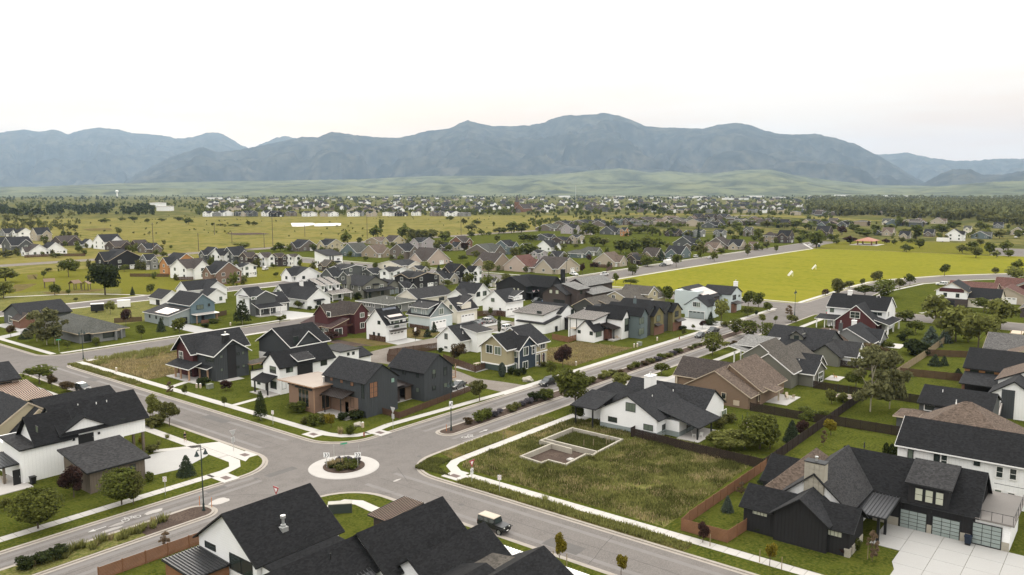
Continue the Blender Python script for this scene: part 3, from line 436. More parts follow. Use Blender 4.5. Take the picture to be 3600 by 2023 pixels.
TREES = [
 ('dec', 70.7, 187.7, 4.0, 5.3, 'leafy green street tree beside the orange house by the parked crossover'),
 ('red', 70.5, 181.0, 3.0, 2.1, 'small reddish sapling on the verge next to the leafy tree by the orange house'),
 ('red', 71.3, 175.6, 2.5, 3.1, 'orange-tinged young tree just left of the parked dark crossover'),
 ('dec', 73.7, 165.4, 2.2, 2.1, 'dark green round treetop showing behind the black roof of the white house'),
 ('lite', 72.0, 141.4, 4.7, 2.8, 'pale yellow-green airy tree at the corner of the white house with stilted upper floor'),
 ('dec', 71.7, 135.1, 4.9, 3.2, "full green tree on the verge next to the walking person's path"),
 ('spruce', 60.2, 109.3, 2.8, 2.3, 'small spruce on the corner lawn beside the curved concrete drive'),
 ('dec', 48.8, 105.6, 4.5, 4.1, 'wide dark green street tree in front of the grey-brown garage'),
 ('dec', 49.9, 104.6, 4.1, 2.4, 'slim street tree right of the wide one by the grey-brown garage'),
 ('dec', 38.6, 106.1, 4.6, 4.7, 'spreading green street tree at the left end of the lower verge'),
 ('plum', 46.0, 113.4, 4.4, 3.3, 'purple-leaved tree at the corner of the grey-brown garage'),
 ('sap', 46.0, 89.1, 1.5, 1.2, 'spindly sapling on the lower road verge next to the foreground fence'),
 ('pine', 84.2, 125.7, 5.0, 2.0, 'young pine with pale trunk on the verge before the white farmhouse'),
 ('dec', 84.8, 138.6, 2.5, 1.2, 'slim dark sapling on the verge at the white farmhouse walk'),
 ('plum', 92.3, 150.0, 2.3, 2.4, 'purple-leaved tree between the maroon gable house and the white farmhouse'),
 ('dec', 84.9, 153.1, 2.3, 1.1, 'small dark sapling in front of the maroon gable house porch'),
 ('sap', 83.4, 156.4, 2.6, 1.3, 'thin pale sapling at the steps of the maroon gable house'),
 ('yel', 89.1, 111.7, 2.8, 2.1, 'yellow-green little tree beside the timber corner room'),
 ('pine', 143.2, 221.7, 7.1, 4.4, 'tall dark green tree on the verge before the grey and white house'),
 ('dec', 122.9, 223.0, 5.0, 3.9, 'round green tree by the driveway of the blue house'),
 ('dec', 151.2, 213.5, 2.6, 2.2, 'small dense tree behind the black gabled house on the middle street'),
 ('plum', 143.3, 178.1, 2.7, 4.5, 'rusty dark tree in front of the maroon shed-roofed house'),
 ('spruce', 151.5, 168.7, 2.4, 1.8, 'little spruce against the white garage with solar panels'),
 ('dec', 126.2, 84.4, 7.3, 6.0, 'big full-crowned street tree on the south verge opposite the black parked car'),
 ('dec', 119.0, 79.1, 3.8, 2.5, 'smaller dark tree just below the big street tree by the white ranch house'),
 ('dec', 119.3, 102.9, 4.5, 3.5, 'young green tree on the verge beside the parked silver sedan'),
 ('plum', 155.0, 107.4, 6.0, 3.7, 'dark purple tree on the rough lot right of the tan and blue house'),
 ('dec', 146.2, 104.6, 3.4, 2.4, 'small green tree behind the black parked car'),
 ('red', 143.7, 130.8, 5.1, 4.3, 'large rusty-leaved tree at the corner of the plain white house'),
 ('juni', 138.4, 112.6, 3.1, 1.5, 'narrow grey-green juniper against the tan and blue house'),
 ('colm', 183.2, 150.1, 4.5, 1.0, 'tall thin columnar evergreen by the back lane'),
 ('spruce', 170.4, 164.6, 2.9, 1.8, 'little spruce in front of the pale blue garage'),
 ('spruce', 163.9, 161.0, 2.1, 2.2, 'low rounded conifer below the pale blue garage'),
 ('dec', 204.1, 170.9, 3.1, 1.8, 'small conifer behind the brown fence at the lane'),
 ('dec', 162.2, 85.1, 3.2, 3.2, 'lollipop-shaped tree on the far verge before the brown ranch house'),
 ('lite', 145.0, 84.8, 3.9, 4.4, 'light green tree on the south verge beside the white ranch house porch'),
 ('dec', 190.4, 85.5, 5.4, 4.2, 'dense vase-shaped street tree left of the silver sedan'),
 ('lite', 200.7, 86.7, 2.1, 2.7, 'small light tree just right of the dense vase-shaped tree'),
 ('red', 199.9, 83.8, 2.8, 2.3, 'brownish young tree at the grey gabled porch'),
 ('dec', 221.5, 92.4, 4.6, 3.8, 'street tree in the median facing the pale house with solar roof'),
 ('dec', 218.8, 87.3, 4.7, 4.4, 'street tree hanging over the silver sedan'),
 ('lite', 245.9, 94.0, 3.4, 2.3, 'pale thin tree in the median before the crossroads'),
 ('dec', 219.8, 82.5, 4.6, 3.5, 'broad dark street tree beside the dormered charcoal roof'),
 ('dec', 250.2, 91.4, 2.5, 1.4, 'small egg-shaped tree in the median tip'),
 ('dec', 254.6, 87.8, 2.7, 3.6, 'round bush tree under the far double lamp'),
 ('sap', 266.5, 93.0, 3.4, 2.4, 'bare pinkish young tree near the far double lamp'),
 ('lite', 238.9, 104.7, 7.9, 5.2, 'tall loose green tree in front of the pale house with solar roof'),
 ('spruce', 240.7, 109.1, 2.8, 1.9, 'small conifer at the grey garage door of the pale house'),
 ('dec', 273.6, 110.0, 7.2, 4.7, 'first tall dark tree behind the pale house, nearest its chimney'),
 ('dec', 280.1, 108.8, 6.0, 4.2, 'second tall dark tree behind the pale house'),
 ('dec', 272.9, 102.8, 3.6, 3.0, 'dark short tree nearest the crossroads behind the pale house'),
 ('dec', 257.6, 103.5, 3.3, 4.3, "broad bushy tree along the pale house's side sidewalk"),
 ('plum', 226.0, 105.1, 2.7, 2.0, "purple sapling at the pale house's driveway"),
 ('dec', 222.4, 106.3, 1.6, 1.1, 'tiny round tree on the lawn of the olive townhouses'),
 ('dec', 210.3, 103.4, 2.5, 1.4, 'small light tree on the verge before the olive townhouses'),
 ('dec', 270.1, 143.6, 6.5, 4.0, 'green tree behind the tan house, left of two'),
 ('dec', 263.9, 136.4, 7.8, 4.1, 'dark green tree behind the tan house, next to the field'),
 ('dec', 275.0, 137.5, 5.8, 4.0, 'green tree right behind the tan house porch'),
 ('dec', 125.0, 47.4, 5.6, 4.8, 'largest bushy tree in the backyard of the white ranch house'),
 ('spruce', 132.0, 44.7, 3.4, 2.4, 'blue-green spruce in the white ranch backyard'),
 ('plum', 135.6, 44.3, 3.2, 2.2, 'rusty conifer beside the spruce in the white ranch backyard'),
 ('lite', 121.6, 51.0, 2.9, 4.2, 'broad yellow-green bush tree along the dark backyard fence'),
 ('lite', 121.0, 53.4, 2.5, 2.1, 'smaller yellow-green tree near the white ranch patio'),
 ('dec', 148.4, 47.8, 1.7, 2.5, "round dark tree in the brown house's backyard"),
 ('dec', 147.5, 44.6, 2.0, 1.9, 'dark tree at the back fence corner of the brown house'),
 ('birch', 159.7, 39.4, 10.7, 6.1, 'tallest white-trunked aspen on the right backyard lawn'),
 ('birch', 164.0, 37.0, 9.6, 4.6, 'second white-trunked aspen right of the tallest'),
 ('yel', 139.6, 40.6, 3.2, 2.3, 'round yellowish tree by the dark fence crossing'),
 ('sap', 132.9, 39.7, 2.6, 0.9, 'thin young tree on the small lawn behind the black modern house'),
 ('lite', 160.8, 46.9, 3.0, 1.7, 'feathery tree left of the trampoline'),
 ('bspruce', 238.9, 44.5, 4.9, 4.8, 'large blue spruce in the right backyards'),
 ('bspruce', 246.4, 42.4, 3.5, 3.3, 'second blue spruce beside the large one'),
 ('spruce', 211.9, 38.3, 2.6, 2.6, 'green spruce on the lawn beyond the pale fence'),
 ('spruce', 214.0, 36.7, 2.2, 1.8, 'shorter spruce right of the green one beyond the pale fence'),
 ('spruce', 200.3, 31.4, 2.2, 2.2, 'small grey spruce at the wooden fence by the black brick house'),
 ('lite', 279.8, 51.2, 9.2, 6.3, 'light green tree before the house with white shutters'),
 ('lite', 250.2, 40.4, 9.8, 7.2, 'tall mixed tree group centre in the right backyards'),
 ('lite', 242.6, 33.8, 8.4, 6.0, 'tall feathery tree left of the grey roof at the right edge'),
 ('lite', 282.5, 33.8, 8.9, 6.8, 'leafy tree beside the wooden deck at the right edge'),
 ('dec', 317.6, 43.3, 4.3, 5.1, 'dark tree on the bright front lawn at upper right'),
 ('dec', 279.8, 59.7, 3.5, 4.3, 'bush tree right of the navy-roofed corner house'),
 ('dec', 336.4, 87.4, 4.7, 8.0, 'wide dark tree at the crossroads behind the navy roof'),
 ('dec', 338.1, 80.6, 6.4, 7.0, 'tall dark vase tree at the crossroads right of the wide one'),
 ('dec', 338.0, 98.3, 4.3, 3.9, "vase-shaped tree on the field's near sidewalk"),
 ('sap', 327.2, 100.1, 2.5, 2.0, 'small dark sapling on the field corner'),
 ('spruce', 110.3, 40.8, 2.0, 1.8, "blue spruce behind the black house's brown fence corner"),
 ('bspruce', 97.2, 40.9, 2.0, 1.4, 'middle little spruce inside the brown fence'),
 ('sap', 103.7, 41.7, 1.9, 1.1, 'dry pinkish little conifer inside the brown fence'),
 ('yel', 85.5, 30.8, 3.0, 1.4, 'golden young tree on the lower right verge'),
 ('plum', 86.4, 39.3, 2.6, 1.3, 'purple sapling in front of the brown cedar fence'),
 ('sap', 93.6, 22.0, 3.5, 1.2, 'tan staked sapling at the edge of the concrete forecourt'),
 ('yel', 71.1, 49.5, 3.7, 1.4, 'yellowish sapling with stakes on the near verge below the parked jeep'),
 ('yel', 73.1, 42.7, 2.8, 1.3, 'second yellowish sapling at the bottom edge'),
 ('birch', 90.5, 233.6, 9.5, 6.1, 'front aspen of the clump before the hip-roofed grey house'),
 ('birch', 90.9, 241.1, 8.2, 5.2, 'left aspen of the clump before the hip-roofed grey house'),
 ('birch', 92.2, 232.6, 8.9, 6.4, 'right aspen of the clump before the hip-roofed grey house'),
 ('dec', 91.6, 223.5, 2.2, 2.2, 'dark bush tree beside the green street sign'),
 ('red', 89.1, 254.3, 3.8, 2.6, 'reddish small conifer on the far left lawn'),
 ('dec', 98.3, 222.2, 2.2, 2.2, "round bush tree at the hip-roofed grey house's front"),
 ('spruce', 90.8, 248.4, 2.5, 3.1, 'low dark conifer left of the aspen clump'),
 ('lite', 126.8, 274.2, 4.8, 3.0, 'thin tree by the two white trailers'),
 ('plum', 119.0, 247.5, 5.8, 3.3, 'brownish tree at the fence right of the trailers'),
 ('dec', 111.4, 223.0, 4.3, 2.6, 'dark rounded tree on the lawn left of the blue house'),
 ('spruce', 120.7, 229.4, 3.7, 2.4, "spruce in front of the blue house's low wing"),
 ('bigt', 150.0, 327.7, 14.6, 12.8, 'huge round cottonwood on the park lawn'),
 ('dec', 161.4, 313.3, 5.0, 3.3, 'pair-like upright tree on the park lawn by the street'),
 ('spruce', 156.8, 319.0, 3.0, 1.7, 'small spruce on the park lawn by the street'),
 ('dec', 170.5, 409.4, 8.9, 7.5, 'leafy tree beyond the playground'),
 ('dec', 161.1, 414.1, 3.8, 2.9, 'small round tree left beyond the playground'),
 ('dec', 137.3, 343.6, 5.0, 4.2, 'dark tree in front of the playground shelters'),
 ('dec', 140.8, 339.3, 2.4, 1.8, 'tiny tree before the playground shelters'),
 ('dec', 133.9, 316.7, 1.6, 1.7, 'lone shrub tree on the rough park slope'),
 ('lite', 142.1, 406.6, 7.8, 11.8, 'big pale willow bush at the left edge of the park'),
 ('lite', 120.5, 348.0, 7.4, 7.7, 'second pale willow bush at the lower left of the park'),
 ('dec', 244.5, 567.8, 5.0, 4.7, 'dark tree by the white farmhouse with the drive'),
 ('spruce', 323.9, 782.6, 5.0, 4.6, 'dark conifer behind the left houses'),
 ('dec', 177.3, 46.9, 3.6, 3.0, 'dark tree at the fence left of the tallest aspen'),
 ('red', 210.0, 52.0, 4.0, 5.6, 'rusty tree behind the white back gable with one window'),
 ('dec', 191.1, 45.2, 2.4, 2.9, 'low dark tree between the two aspens, up by the fence'),
 ('lite', 251.5, 37.5, 6.3, 4.9, 'pale tree leaning over the bright lawn in the right backyards'),
 ('dec', 282.4, 44.3, 5.8, 5.2, 'green tree on the verge below the white-shuttered house'),
 ('dec', 288.1, 50.0, 4.4, 4.2, 'smaller green tree at the back street sidewalk'),
 ('lite', 276.3, 35.0, 4.5, 4.6, 'light tree touching the grey roof at the right edge'),
 ('dec', 255.4, 51.8, 3.7, 3.3, 'green tree right of the navy-roofed corner house garden'),
 ('dec', 244.7, 51.7, 3.0, 3.0, 'dark garden tree behind the low charcoal house patio'),
 ('dec', 127.3, 49.5, 2.9, 3.2, 'bushy green tree by the second trampoline'),
 ('lite', 123.5, 49.4, 2.4, 2.9, 'light bushy tree in the fence corner of the ranch yard'),
 ('dec', 126.0, 46.1, 4.2, 2.9, 'tall bushy tree right of the largest one in the ranch yard'),
 ('lite', 124.4, 53.7, 1.9, 2.2, 'round light bush tree between patio and fence of the ranch yard'),
 ('dec', 143.6, 46.0, 2.2, 1.9, 'dark tree in the corner beside the spruce of the ranch yard'),
 ('lite', 162.7, 45.2, 1.9, 1.6, 'thin pale tree just before the trampoline'),
 ('dec', 204.9, 45.5, 2.9, 2.5, 'green tree at the pale fence above the second aspen'),
 ('dec', 225.0, 52.2, 2.2, 2.8, 'bush tree at the patio corner behind the white back gable'),
 ('lite', 38.2, 115.6, 2.0, 1.5, 'thin light tree cut by the left edge on the lower lawn'),
 ('dec', 155.7, 217.6, 2.0, 1.6, 'dense little tree by the far drive of the long white house'),
 ('lite', 359.6, 750.6, 7.4, 5.5, 'thin light tree out on the left meadow')]
MIDS = [
 (352.2, 436.7, 12.0, 8.9, 'Y', 'tan', 'char', 2, 'tan two-storey house with white trim on the far side of the cross street'),
 (348.7, 461.9, 14.1, 7.6, 'Y', 'gbrown', 'char', 1, 'low dark-roofed grey-brown house left of the tan two-storey one'),
 (341.9, 399.1, 13.6, 8.1, 'X', 'slate', 'ggreen', 1, 'grey-green roofed bungalow with white-trimmed double gables'),
 (344.6, 382.6, 13.1, 7.5, 'X', 'sand', 'brown', 1, 'tan bungalow with brown roof beside the double-gabled bungalow'),
 (345.7, 359.1, 11.7, 9.2, 'X', 'gbrown', 'char', 2, 'grey-brown house with two skylights in its dark roof'),
 (329.4, 321.7, 16.4, 9.1, 'Y', 'pink', 'dbrown', 1, 'pinkish beige house with double garage and two parked cars'),
 (426.5, 471.3, 13.3, 5.4, 'X', 'sand', 'brown', 1, 'brown-roofed bungalow directly behind the tan bungalow at the field'),
 (430.3, 457.4, 12.2, 7.1, 'Y', 'tan', 'dbrown', 1, 'tan gabled bungalow at the field edge by a yellowish tree'),
 (410.4, 406.5, 12.4, 8.2, 'Y', 'lilac', 'char', 2, 'pale lilac two-storey house with two gables'),
 (410.2, 383.7, 6.6, 7.6, 'Y', 'gbrown', 'char', 1, 'small grey-brown house right of the pale lilac house'),
 (257.5, 390.3, 7.0, 7.8, 'X', 'dkbrown', 'dbrown', 2, 'left end unit of the brown row houses'),
 (263.0, 382.8, 6.5, 7.6, 'X', 'white', 'dbrown', 2, 'white-fronted middle unit of the brown row houses'),
 (268.9, 378.9, 5.8, 7.1, 'X', 'dkbrown', 'dbrown', 2, 'brown third unit of the row houses'),
 (273.6, 372.8, 5.7, 6.1, 'X', 'white', 'dbrown', 2, 'white end unit of the row houses beside the modern house'),
 (270.7, 337.9, 6.3, 6.9, 'Y', 'dkbrown', 'gbrownr', 1, 'dark shed-like house right of the white modern slanted house'),
 (233.7, 311.6, 12.4, 6.1, 'Y', 'white', 'char', 1, 'white and dark gabled house below the white modern slanted house'),
 (251.9, 299.7, 11.5, 6.3, 'Y', 'dgrey', 'char', 2, 'dark grey house with white-edged gable behind the white dormered house'),
 (238.8, 295.1, 7.9, 6.1, 'X', 'dgrey', 'char', 1, 'low dark roof between the grey gable and the metal dormers'),
 (260.1, 292.0, 7.9, 4.4, 'X', 'dgrey', 'char', 1, 'dark roof with stone chimney at the middle of the neighbourhood'),
 (299.6, 314.7, 15.8, 3.9, 'X', 'cream', 'char', 1, 'long dark roof with white edge by the cross street'),
 (255.2, 270.5, 9.6, 6.8, 'Y', 'white', 'char', 2, 'white two-storey house with dark overhanging roof and small upper windows'),
 (245.6, 247.2, 13.3, 6.9, 'Y', 'black', 'black', 2, 'black gabled house with steep roof in the middle of the neighbourhood'),
 (229.5, 238.7, 5.5, 4.7, 'X', 'dgrey', 'char', 1, 'dark grey garage beside the dark grey bay-window house'),
 (267.2, 268.5, 5.4, 6.6, 'X', 'beige', 'char', 2, 'beige gabled house with white bargeboards behind the black steep roof'),
 (271.7, 248.9, 8.7, 8.4, 'Y', 'black', 'black', 2, 'black two-storey house with white wing right of the small stone house'),
 (275.4, 240.8, 5.2, 8.0, 'Y', 'white', 'black', 2, 'white half-timbered house with balcony over dark garages'),
 (264.4, 250.0, 8.9, 5.7, 'X', 'stone', 'char', 1, 'low stone-walled house with white chimney'),
 (269.0, 225.7, 3.6, 4.1, 'X', 'cream', 'ggreen', 1, 'small cream annex with green-grey hip roof'),
 (214.3, 384.6, 12.9, 10.2, 'Y', 'orange', 'char', 2, 'orange-walled house with dark roof at the park edge'),
 (205.4, 360.2, 13.2, 9.1, 'X', 'white', 'dbrown', 2, 'white and brown house with covered porch beside the orange-walled house'),
 (256.3, 424.5, 9.1, 9.6, 'Y', 'dgrey', 'char', 2, 'dark grey gabled house at the back left with paired windows'),
 (255.8, 414.4, 8.1, 9.6, 'X', 'white', 'char', 2, 'white narrow gabled house at the back left'),
 (261.6, 409.5, 10.6, 9.7, 'X', 'dgrey', 'char', 2, 'grey house with double white-edged gables at the back left'),
 (203.3, 328.8, 11.3, 9.8, 'Y', 'mauve', 'char', 2, 'mauve-brown two-storey house with porch above the white cottages'),
 (225.0, 343.1, 6.5, 5.8, 'Y', 'white', 'char', 2, 'white gable peeking behind the mauve-brown house'),
 (207.3, 432.8, 16.7, 10.2, 'Y', 'black', 'char', 2, "long charcoal two-storey building at the park's far side"),
 (215.0, 417.9, 6.1, 8.4, 'X', 'grey', 'char', 2, 'pale-topped grey end house beside the long charcoal building'),
 (269.5, 611.5, 7.9, 7.1, 'Y', 'white', 'char', 1, 'small white farmhouse wing with black gable roof at far left'),
 (273.8, 588.7, 15.1, 10.2, 'X', 'white', 'char', 2, 'large white farmhouse with dark roof beside the tall power pole'),
 (271.1, 568.0, 13.5, 6.5, 'X', 'dkbrown', 'dbrown', 1, 'low dark brown bungalow right of the large white farmhouse'),
 (281.5, 558.9, 9.6, 7.3, 'X', 'dkbrown', 'dbrown', 1, 'second low dark brown bungalow left of the power pole'),
 (274.1, 530.8, 11.1, 6.1, 'X', 'gbrown', 'char', 1, 'grey-brown bungalow at the foot of the tall power pole'),
 (216.1, 563.9, 11.1, 7.1, 'Y', 'white', 'dbrown', 1, 'white gabled house behind the red-brown fence'),
 (226.2, 564.9, 12.2, 8.2, 'Y', 'white', 'char', 1, 'larger white front-gabled house beside the red-brown fence'),
 (218.4, 599.5, 14.9, 10.4, 'X', 'dgrey', 'char', 2, 'dark grey row house at the far left'),
 (231.9, 661.2, 11.0, 7.6, 'X', 'white', 'char', 1, 'white-gabled dark-roofed house cut by the left edge'),
 (292.0, 820.0, 11.8, 6.8, 'X', 'grey', 'char', 1, 'grey house farthest at the left edge'),
 (285.1, 767.8, 10.9, 9.2, 'Y', 'white', 'char', 2, 'white gabled house in the far left cluster'),
 (283.3, 727.8, 12.5, 10.7, 'X', 'beige', 'char', 2, 'beige two-storey house in the far left cluster'),
 (271.0, 650.7, 16.3, 7.1, 'X', 'dkbrown', 'dbrown', 1, 'wide low dark house in the left middle distance'),
 (328.6, 273.8, 15.0, 8.7, 'Y', 'sand', 'dbrown', 1, 'brown house with two big gables by the cross street'),
 (332.4, 256.5, 13.5, 8.1, 'X', 'pink', 'redbr', 1, 'reddish-roofed bungalow with cream gable window front'),
 (338.2, 238.8, 17.4, 7.7, 'Y', 'beige', 'dbrown', 1, 'broad brown-roofed house with cream gable by the lamp pole'),
 (381.8, 281.7, 6.8, 6.2, 'Y', 'lilac', 'char', 2, 'lilac-grey gabled house behind the reddish bungalow'),
 (394.2, 277.1, 8.4, 5.5, 'Y', 'grey', 'char', 1, 'grey cottage with black gable window by the back yards'),
 (420.7, 281.5, 11.1, 4.7, 'X', 'slate', 'ggreen', 1, 'slate cottage with twin white gables above the grey cottage'),
 (439.0, 284.2, 9.8, 5.4, 'X', 'sage', 'ggreen', 1, 'sage green-roofed bungalow in the middle distance'),
 (397.9, 337.8, 17.1, 7.3, 'X', 'gbrown', 'ggreen', 1, 'brownish bungalow with long ridge behind the two-gable brown house'),
 (414.2, 333.7, 10.9, 9.0, 'X', 'slate', 'char', 2, 'slate two-storey house with white band and porch'),
 (430.7, 388.6, 10.5, 9.0, 'X', 'brick', 'dbrown', 2, 'brick-brown two-storey house near the field edge'),
 (418.0, 380.5, 6.7, 6.5, 'Y', 'beige', 'char', 1, 'beige front-gabled cottage below the brick-brown house'),
 (424.9, 324.5, 9.3, 9.0, 'X', 'sage', 'ggreen', 1, 'green-roofed house half hidden by a big tree'),
 (453.3, 327.7, 11.4, 7.2, 'X', 'white', 'char', 1, 'white house with paired triangular dormers'),
 (546.0, 397.9, 12.2, 5.5, 'X', 'dgrey', 'char', 1, 'dark grey roof in front of the field trees'),
 (517.6, 362.3, 10.9, 5.5, 'X', 'dkbrown', 'char', 1, 'dark brown gabled house left of the small beige garage house'),
 (528.8, 353.8, 8.3, 6.9, 'Y', 'beige', 'char', 2, 'small beige house with dark garage door under its gable'),
 (646.1, 440.8, 12.3, 9.0, 'X', 'lilac', 'char', 2, 'pale two-storey house with white band at the field edge'),
 (680.2, 490.2, 19.0, 6.8, 'X', 'gbrown', 'ggreen', 1, "long low hip house at the field's near edge"),
 (657.9, 402.7, 13.8, 8.0, 'X', 'dgrey', 'char', 1, 'dark gabled house with white porch gable in the far estate'),
 (642.1, 377.5, 5.8, 8.7, 'Y', 'orange', 'char', 2, 'narrow orange-panelled tower house'),
 (842.9, 504.7, 11.1, 7.6, 'Y', 'slate', 'char', 2, 'slate house with white gable lines, first of the far pair'),
 (851.2, 494.5, 11.5, 8.1, 'Y', 'gbrown', 'char', 2, 'brown house with white gable lines, second of the far pair'),
 (778.8, 541.5, 16.4, 6.1, 'X', 'gbrown', 'char', 1, 'long roof at the back of the far estate by the tall pole'),
 (805.1, 531.6, 21.1, 6.7, 'X', 'gbrown', 'char', 1, 'wide grey roof behind the pale two-storey house'),
 (828.0, 523.5, 11.1, 7.1, 'Y', 'beige', 'char', 1, 'beige gable at the back of the far estate'),
 (929.0, 518.4, 20.2, 6.8, 'X', 'dkbrown', 'dbrown', 1, "long dark roof at the back of the far estate's right side"),
 (638.8, 416.7, 10.8, 7.0, 'Y', 'beige', 'char', 1, 'small house with white carport in the far estate'),
 (384.4, 235.6, 12.3, 7.5, 'X', 'beige', 'brown', 1, 'beige corner house with white garage door by the field street'),
 (413.9, 236.8, 7.1, 5.4, 'X', 'dkbrown', 'dbrown', 1, 'dark brown bungalow beside the beige corner house'),
 (400.7, 229.5, 6.1, 6.2, 'X', 'dkbrown', 'char', 1, 'dark hip-roofed bungalow at the left of the field street'),
 (432.9, 234.5, 10.5, 7.4, 'Y', 'sand', 'dbrown', 1, 'sand bungalow with broad gable on the field street'),
 (457.2, 230.5, 12.2, 7.3, 'Y', 'slate', 'char', 1, 'slate bungalow with white garage door on the field street'),
 (553.3, 271.9, 13.7, 7.5, 'X', 'dgrey', 'char', 1, 'dark roof with three cream gables on the field street'),
 (515.2, 250.8, 7.1, 5.2, 'X', 'gbrown', 'char', 1, 'brown roof tucked behind the slate bungalow'),
 (516.3, 233.6, 10.4, 6.3, 'Y', 'pink', 'brown', 1, 'pinkish bungalow with twin small gables on the field street'),
 (551.8, 244.9, 13.8, 7.9, 'X', 'gbrown', 'dbrown', 1, 'brown bungalow behind the pinkish one'),
 (546.9, 229.4, 9.9, 7.3, 'Y', 'beige', 'char', 1, 'beige bungalow with bright gable on the field street'),
 (552.0, 219.5, 6.3, 6.6, 'Y', 'sand', 'brown', 1, 'small sand garage house with brown roof on the field street'),
 (637.6, 240.0, 7.4, 9.5, 'X', 'sand', 'dbrown', 2, 'sand two-storey house with hip roof near the park street'),
 (641.7, 229.1, 10.7, 10.9, 'Y', 'dkbrown', 'black', 2, 'dark brown two-storey house with lit porch near the park street'),
 (669.2, 297.0, 9.0, 7.3, 'Y', 'grey', 'char', 2, 'grey two-storey house with white windows above the field street'),
 (673.7, 318.8, 8.6, 6.3, 'Y', 'grey', 'char', 2, 'narrow grey gabled house left of the white-windowed one'),
 (671.5, 328.9, 7.0, 5.6, 'X', 'slate', 'char', 1, 'slate flat-fronted house left of the narrow grey gabled one'),
 (670.6, 342.0, 12.5, 6.6, 'Y', 'dkbrown', 'char', 1, 'dark brown gabled house behind the tree belt'),
 (710.0, 287.4, 7.5, 9.6, 'Y', 'gbrown', 'ggreen', 2, 'tall brown house with dark triangular gable among trees'),
 (1008.4, 479.3, 13.9, 10.2, 'Y', 'dkbrown', 'char', 2, 'first of three dark connected gables at the far estate edge'),
 (1027.5, 470.7, 14.7, 9.7, 'Y', 'dkbrown', 'char', 2, 'middle of three dark connected gables at the far estate edge'),
 (1045.7, 460.3, 17.4, 9.5, 'Y', 'gbrown', 'char', 2, 'last of three dark connected gables at the far estate edge'),
 (899.4, 420.9, 12.9, 9.4, 'Y', 'dgrey', 'char', 1, 'dark house with white gable outline below the three gables'),
 (843.2, 385.5, 14.2, 6.6, 'X', 'dgrey', 'char', 1, 'dark long roof just below the white gable outline'),
 (1002.9, 516.7, 19.5, 6.6, 'Y', 'beige', 'brown', 1, 'beige double-gabled house against the yellow strip of field'),
 (951.1, 528.6, 24.4, 6.2, 'X', 'dkbrown', 'dbrown', 1, 'long dark brown roof against the yellow strip of field'),
 (879.7, 273.4, 12.2, 8.6, 'Y', 'slate', 'char', 2, 'slate gabled house among trees north of the park'),
 (953.6, 275.4, 9.4, 7.2, 'X', 'dgrey', 'black', 1, 'dark house with a shining roof panel north of the park'),
 (756.8, 128.1, 10.3, 10.2, 'X', 'white', 'char', 2, 'white two-storey house with two pairs of windows and dark garage'),
 (871.3, 136.8, 6.7, 7.9, 'Y', 'cream', 'ggreen', 2, 'cream gabled house behind the white two-storey house'),
 (803.2, 190.6, 10.3, 7.3, 'Y', 'beige', 'brown', 1, 'beige gabled house behind the park shelter'),
 (760.7, 166.9, 8.8, 8.4, 'Y', 'beige', 'char', 1, 'house with cream garage right of the park shelter'),
 (810.1, 157.6, 8.7, 7.6, 'Y', 'gbrown', 'char', 1, 'grey-brown gabled house left of the white two-storey house'),
 (803.0, 115.9, 11.9, 6.5, 'X', 'slate', 'ggreen', 1, 'slate bungalow right of the white two-storey house'),
 (1055.8, 252.7, 10.5, 7.2, 'Y', 'cream', 'ggreen', 1, "cream gable at the wood's edge beyond the park"),
 (1124.6, 209.6, 13.5, 7.7, 'X', 'beige', 'brown', 1, 'beige house half sunk in the wood'),
 (1034.7, 132.7, 9.9, 6.5, 'Y', 'grey', 'char', 1, "grey gabled house at the wood's right edge"),
 (886.4, 97.6, 11.3, 9.3, 'X', 'beige', 'char', 1, 'house by the parked cars at the far right street'),
 (801.7, 199.5, 5.1, 4.9, 'X', 'dgrey', 'char', 1, 'dark shed roof beside the beige gabled house behind the shelter'),
 (725.5, 225.0, 12.3, 15.0, 'Y', 'dkbrown', 'char', 2, 'dark gabled house behind trees at the end of the field street')]
# ------------------------------------------------------------------ valley floor, streets, blocks
from mathutils import noise as NZ
def rounded(pts, r):
    """corner-rounded closed polygon (counter-clockwise), r one radius or a list"""
    o = []; n = len(pts)
    for i, p in enumerate(pts):
        rr = r[i] if isinstance(r, (list, tuple)) else r
        a, b, c = Vector(pts[i-1]), Vector(p), Vector(pts[(i+1) % n])
        if rr < .2: o.append(b); continue
        d0 = (a-b).normalized(); d1 = (c-b).normalized(); ang = d0.angle(d1); k = rr/math.tan(ang/2)
        s, e_ = b+d0*k, b+d1*k; ctr = b+(d0+d1).normalized()*(rr/math.sin(ang/2)); v0 = s-ctr; v1 = e_-ctr
        a0 = math.atan2(v0.y, v0.x); da = math.atan2(v1.y, v1.x)-a0
        while da > math.pi: da -= 2*math.pi
        while da < -math.pi: da += 2*math.pi
        for j in range(9): o.append(ctr+Vector((math.cos(a0+da*j/8), math.sin(a0+da*j/8)))*rr)
    return o
def inset(poly, d):
    o = []; n = len(poly)
    for i in range(n):
        a, b, c = poly[i-1], poly[i], poly[(i+1) % n]
        t0 = (b-a); t1 = (c-b)
        if t0.length < 1e-6: t0 = t1
        if t1.length < 1e-6: t1 = t0
        n0 = Vector((-t0.y, t0.x)).normalized(); n1 = Vector((-t1.y, t1.x)).normalized(); m = (n0+n1)
        m = m.normalized()/max(.4, math.sqrt(max(.01, (1+n0.dot(n1))/2))); o.append(b+m*d)
    return o
def sheet(name, pts, z, m):
    b = MB(); b.add([(p[0], p[1], z) for p in pts], [tuple(range(len(pts)))]); return struct(name, b.mesh(name, M[m]))
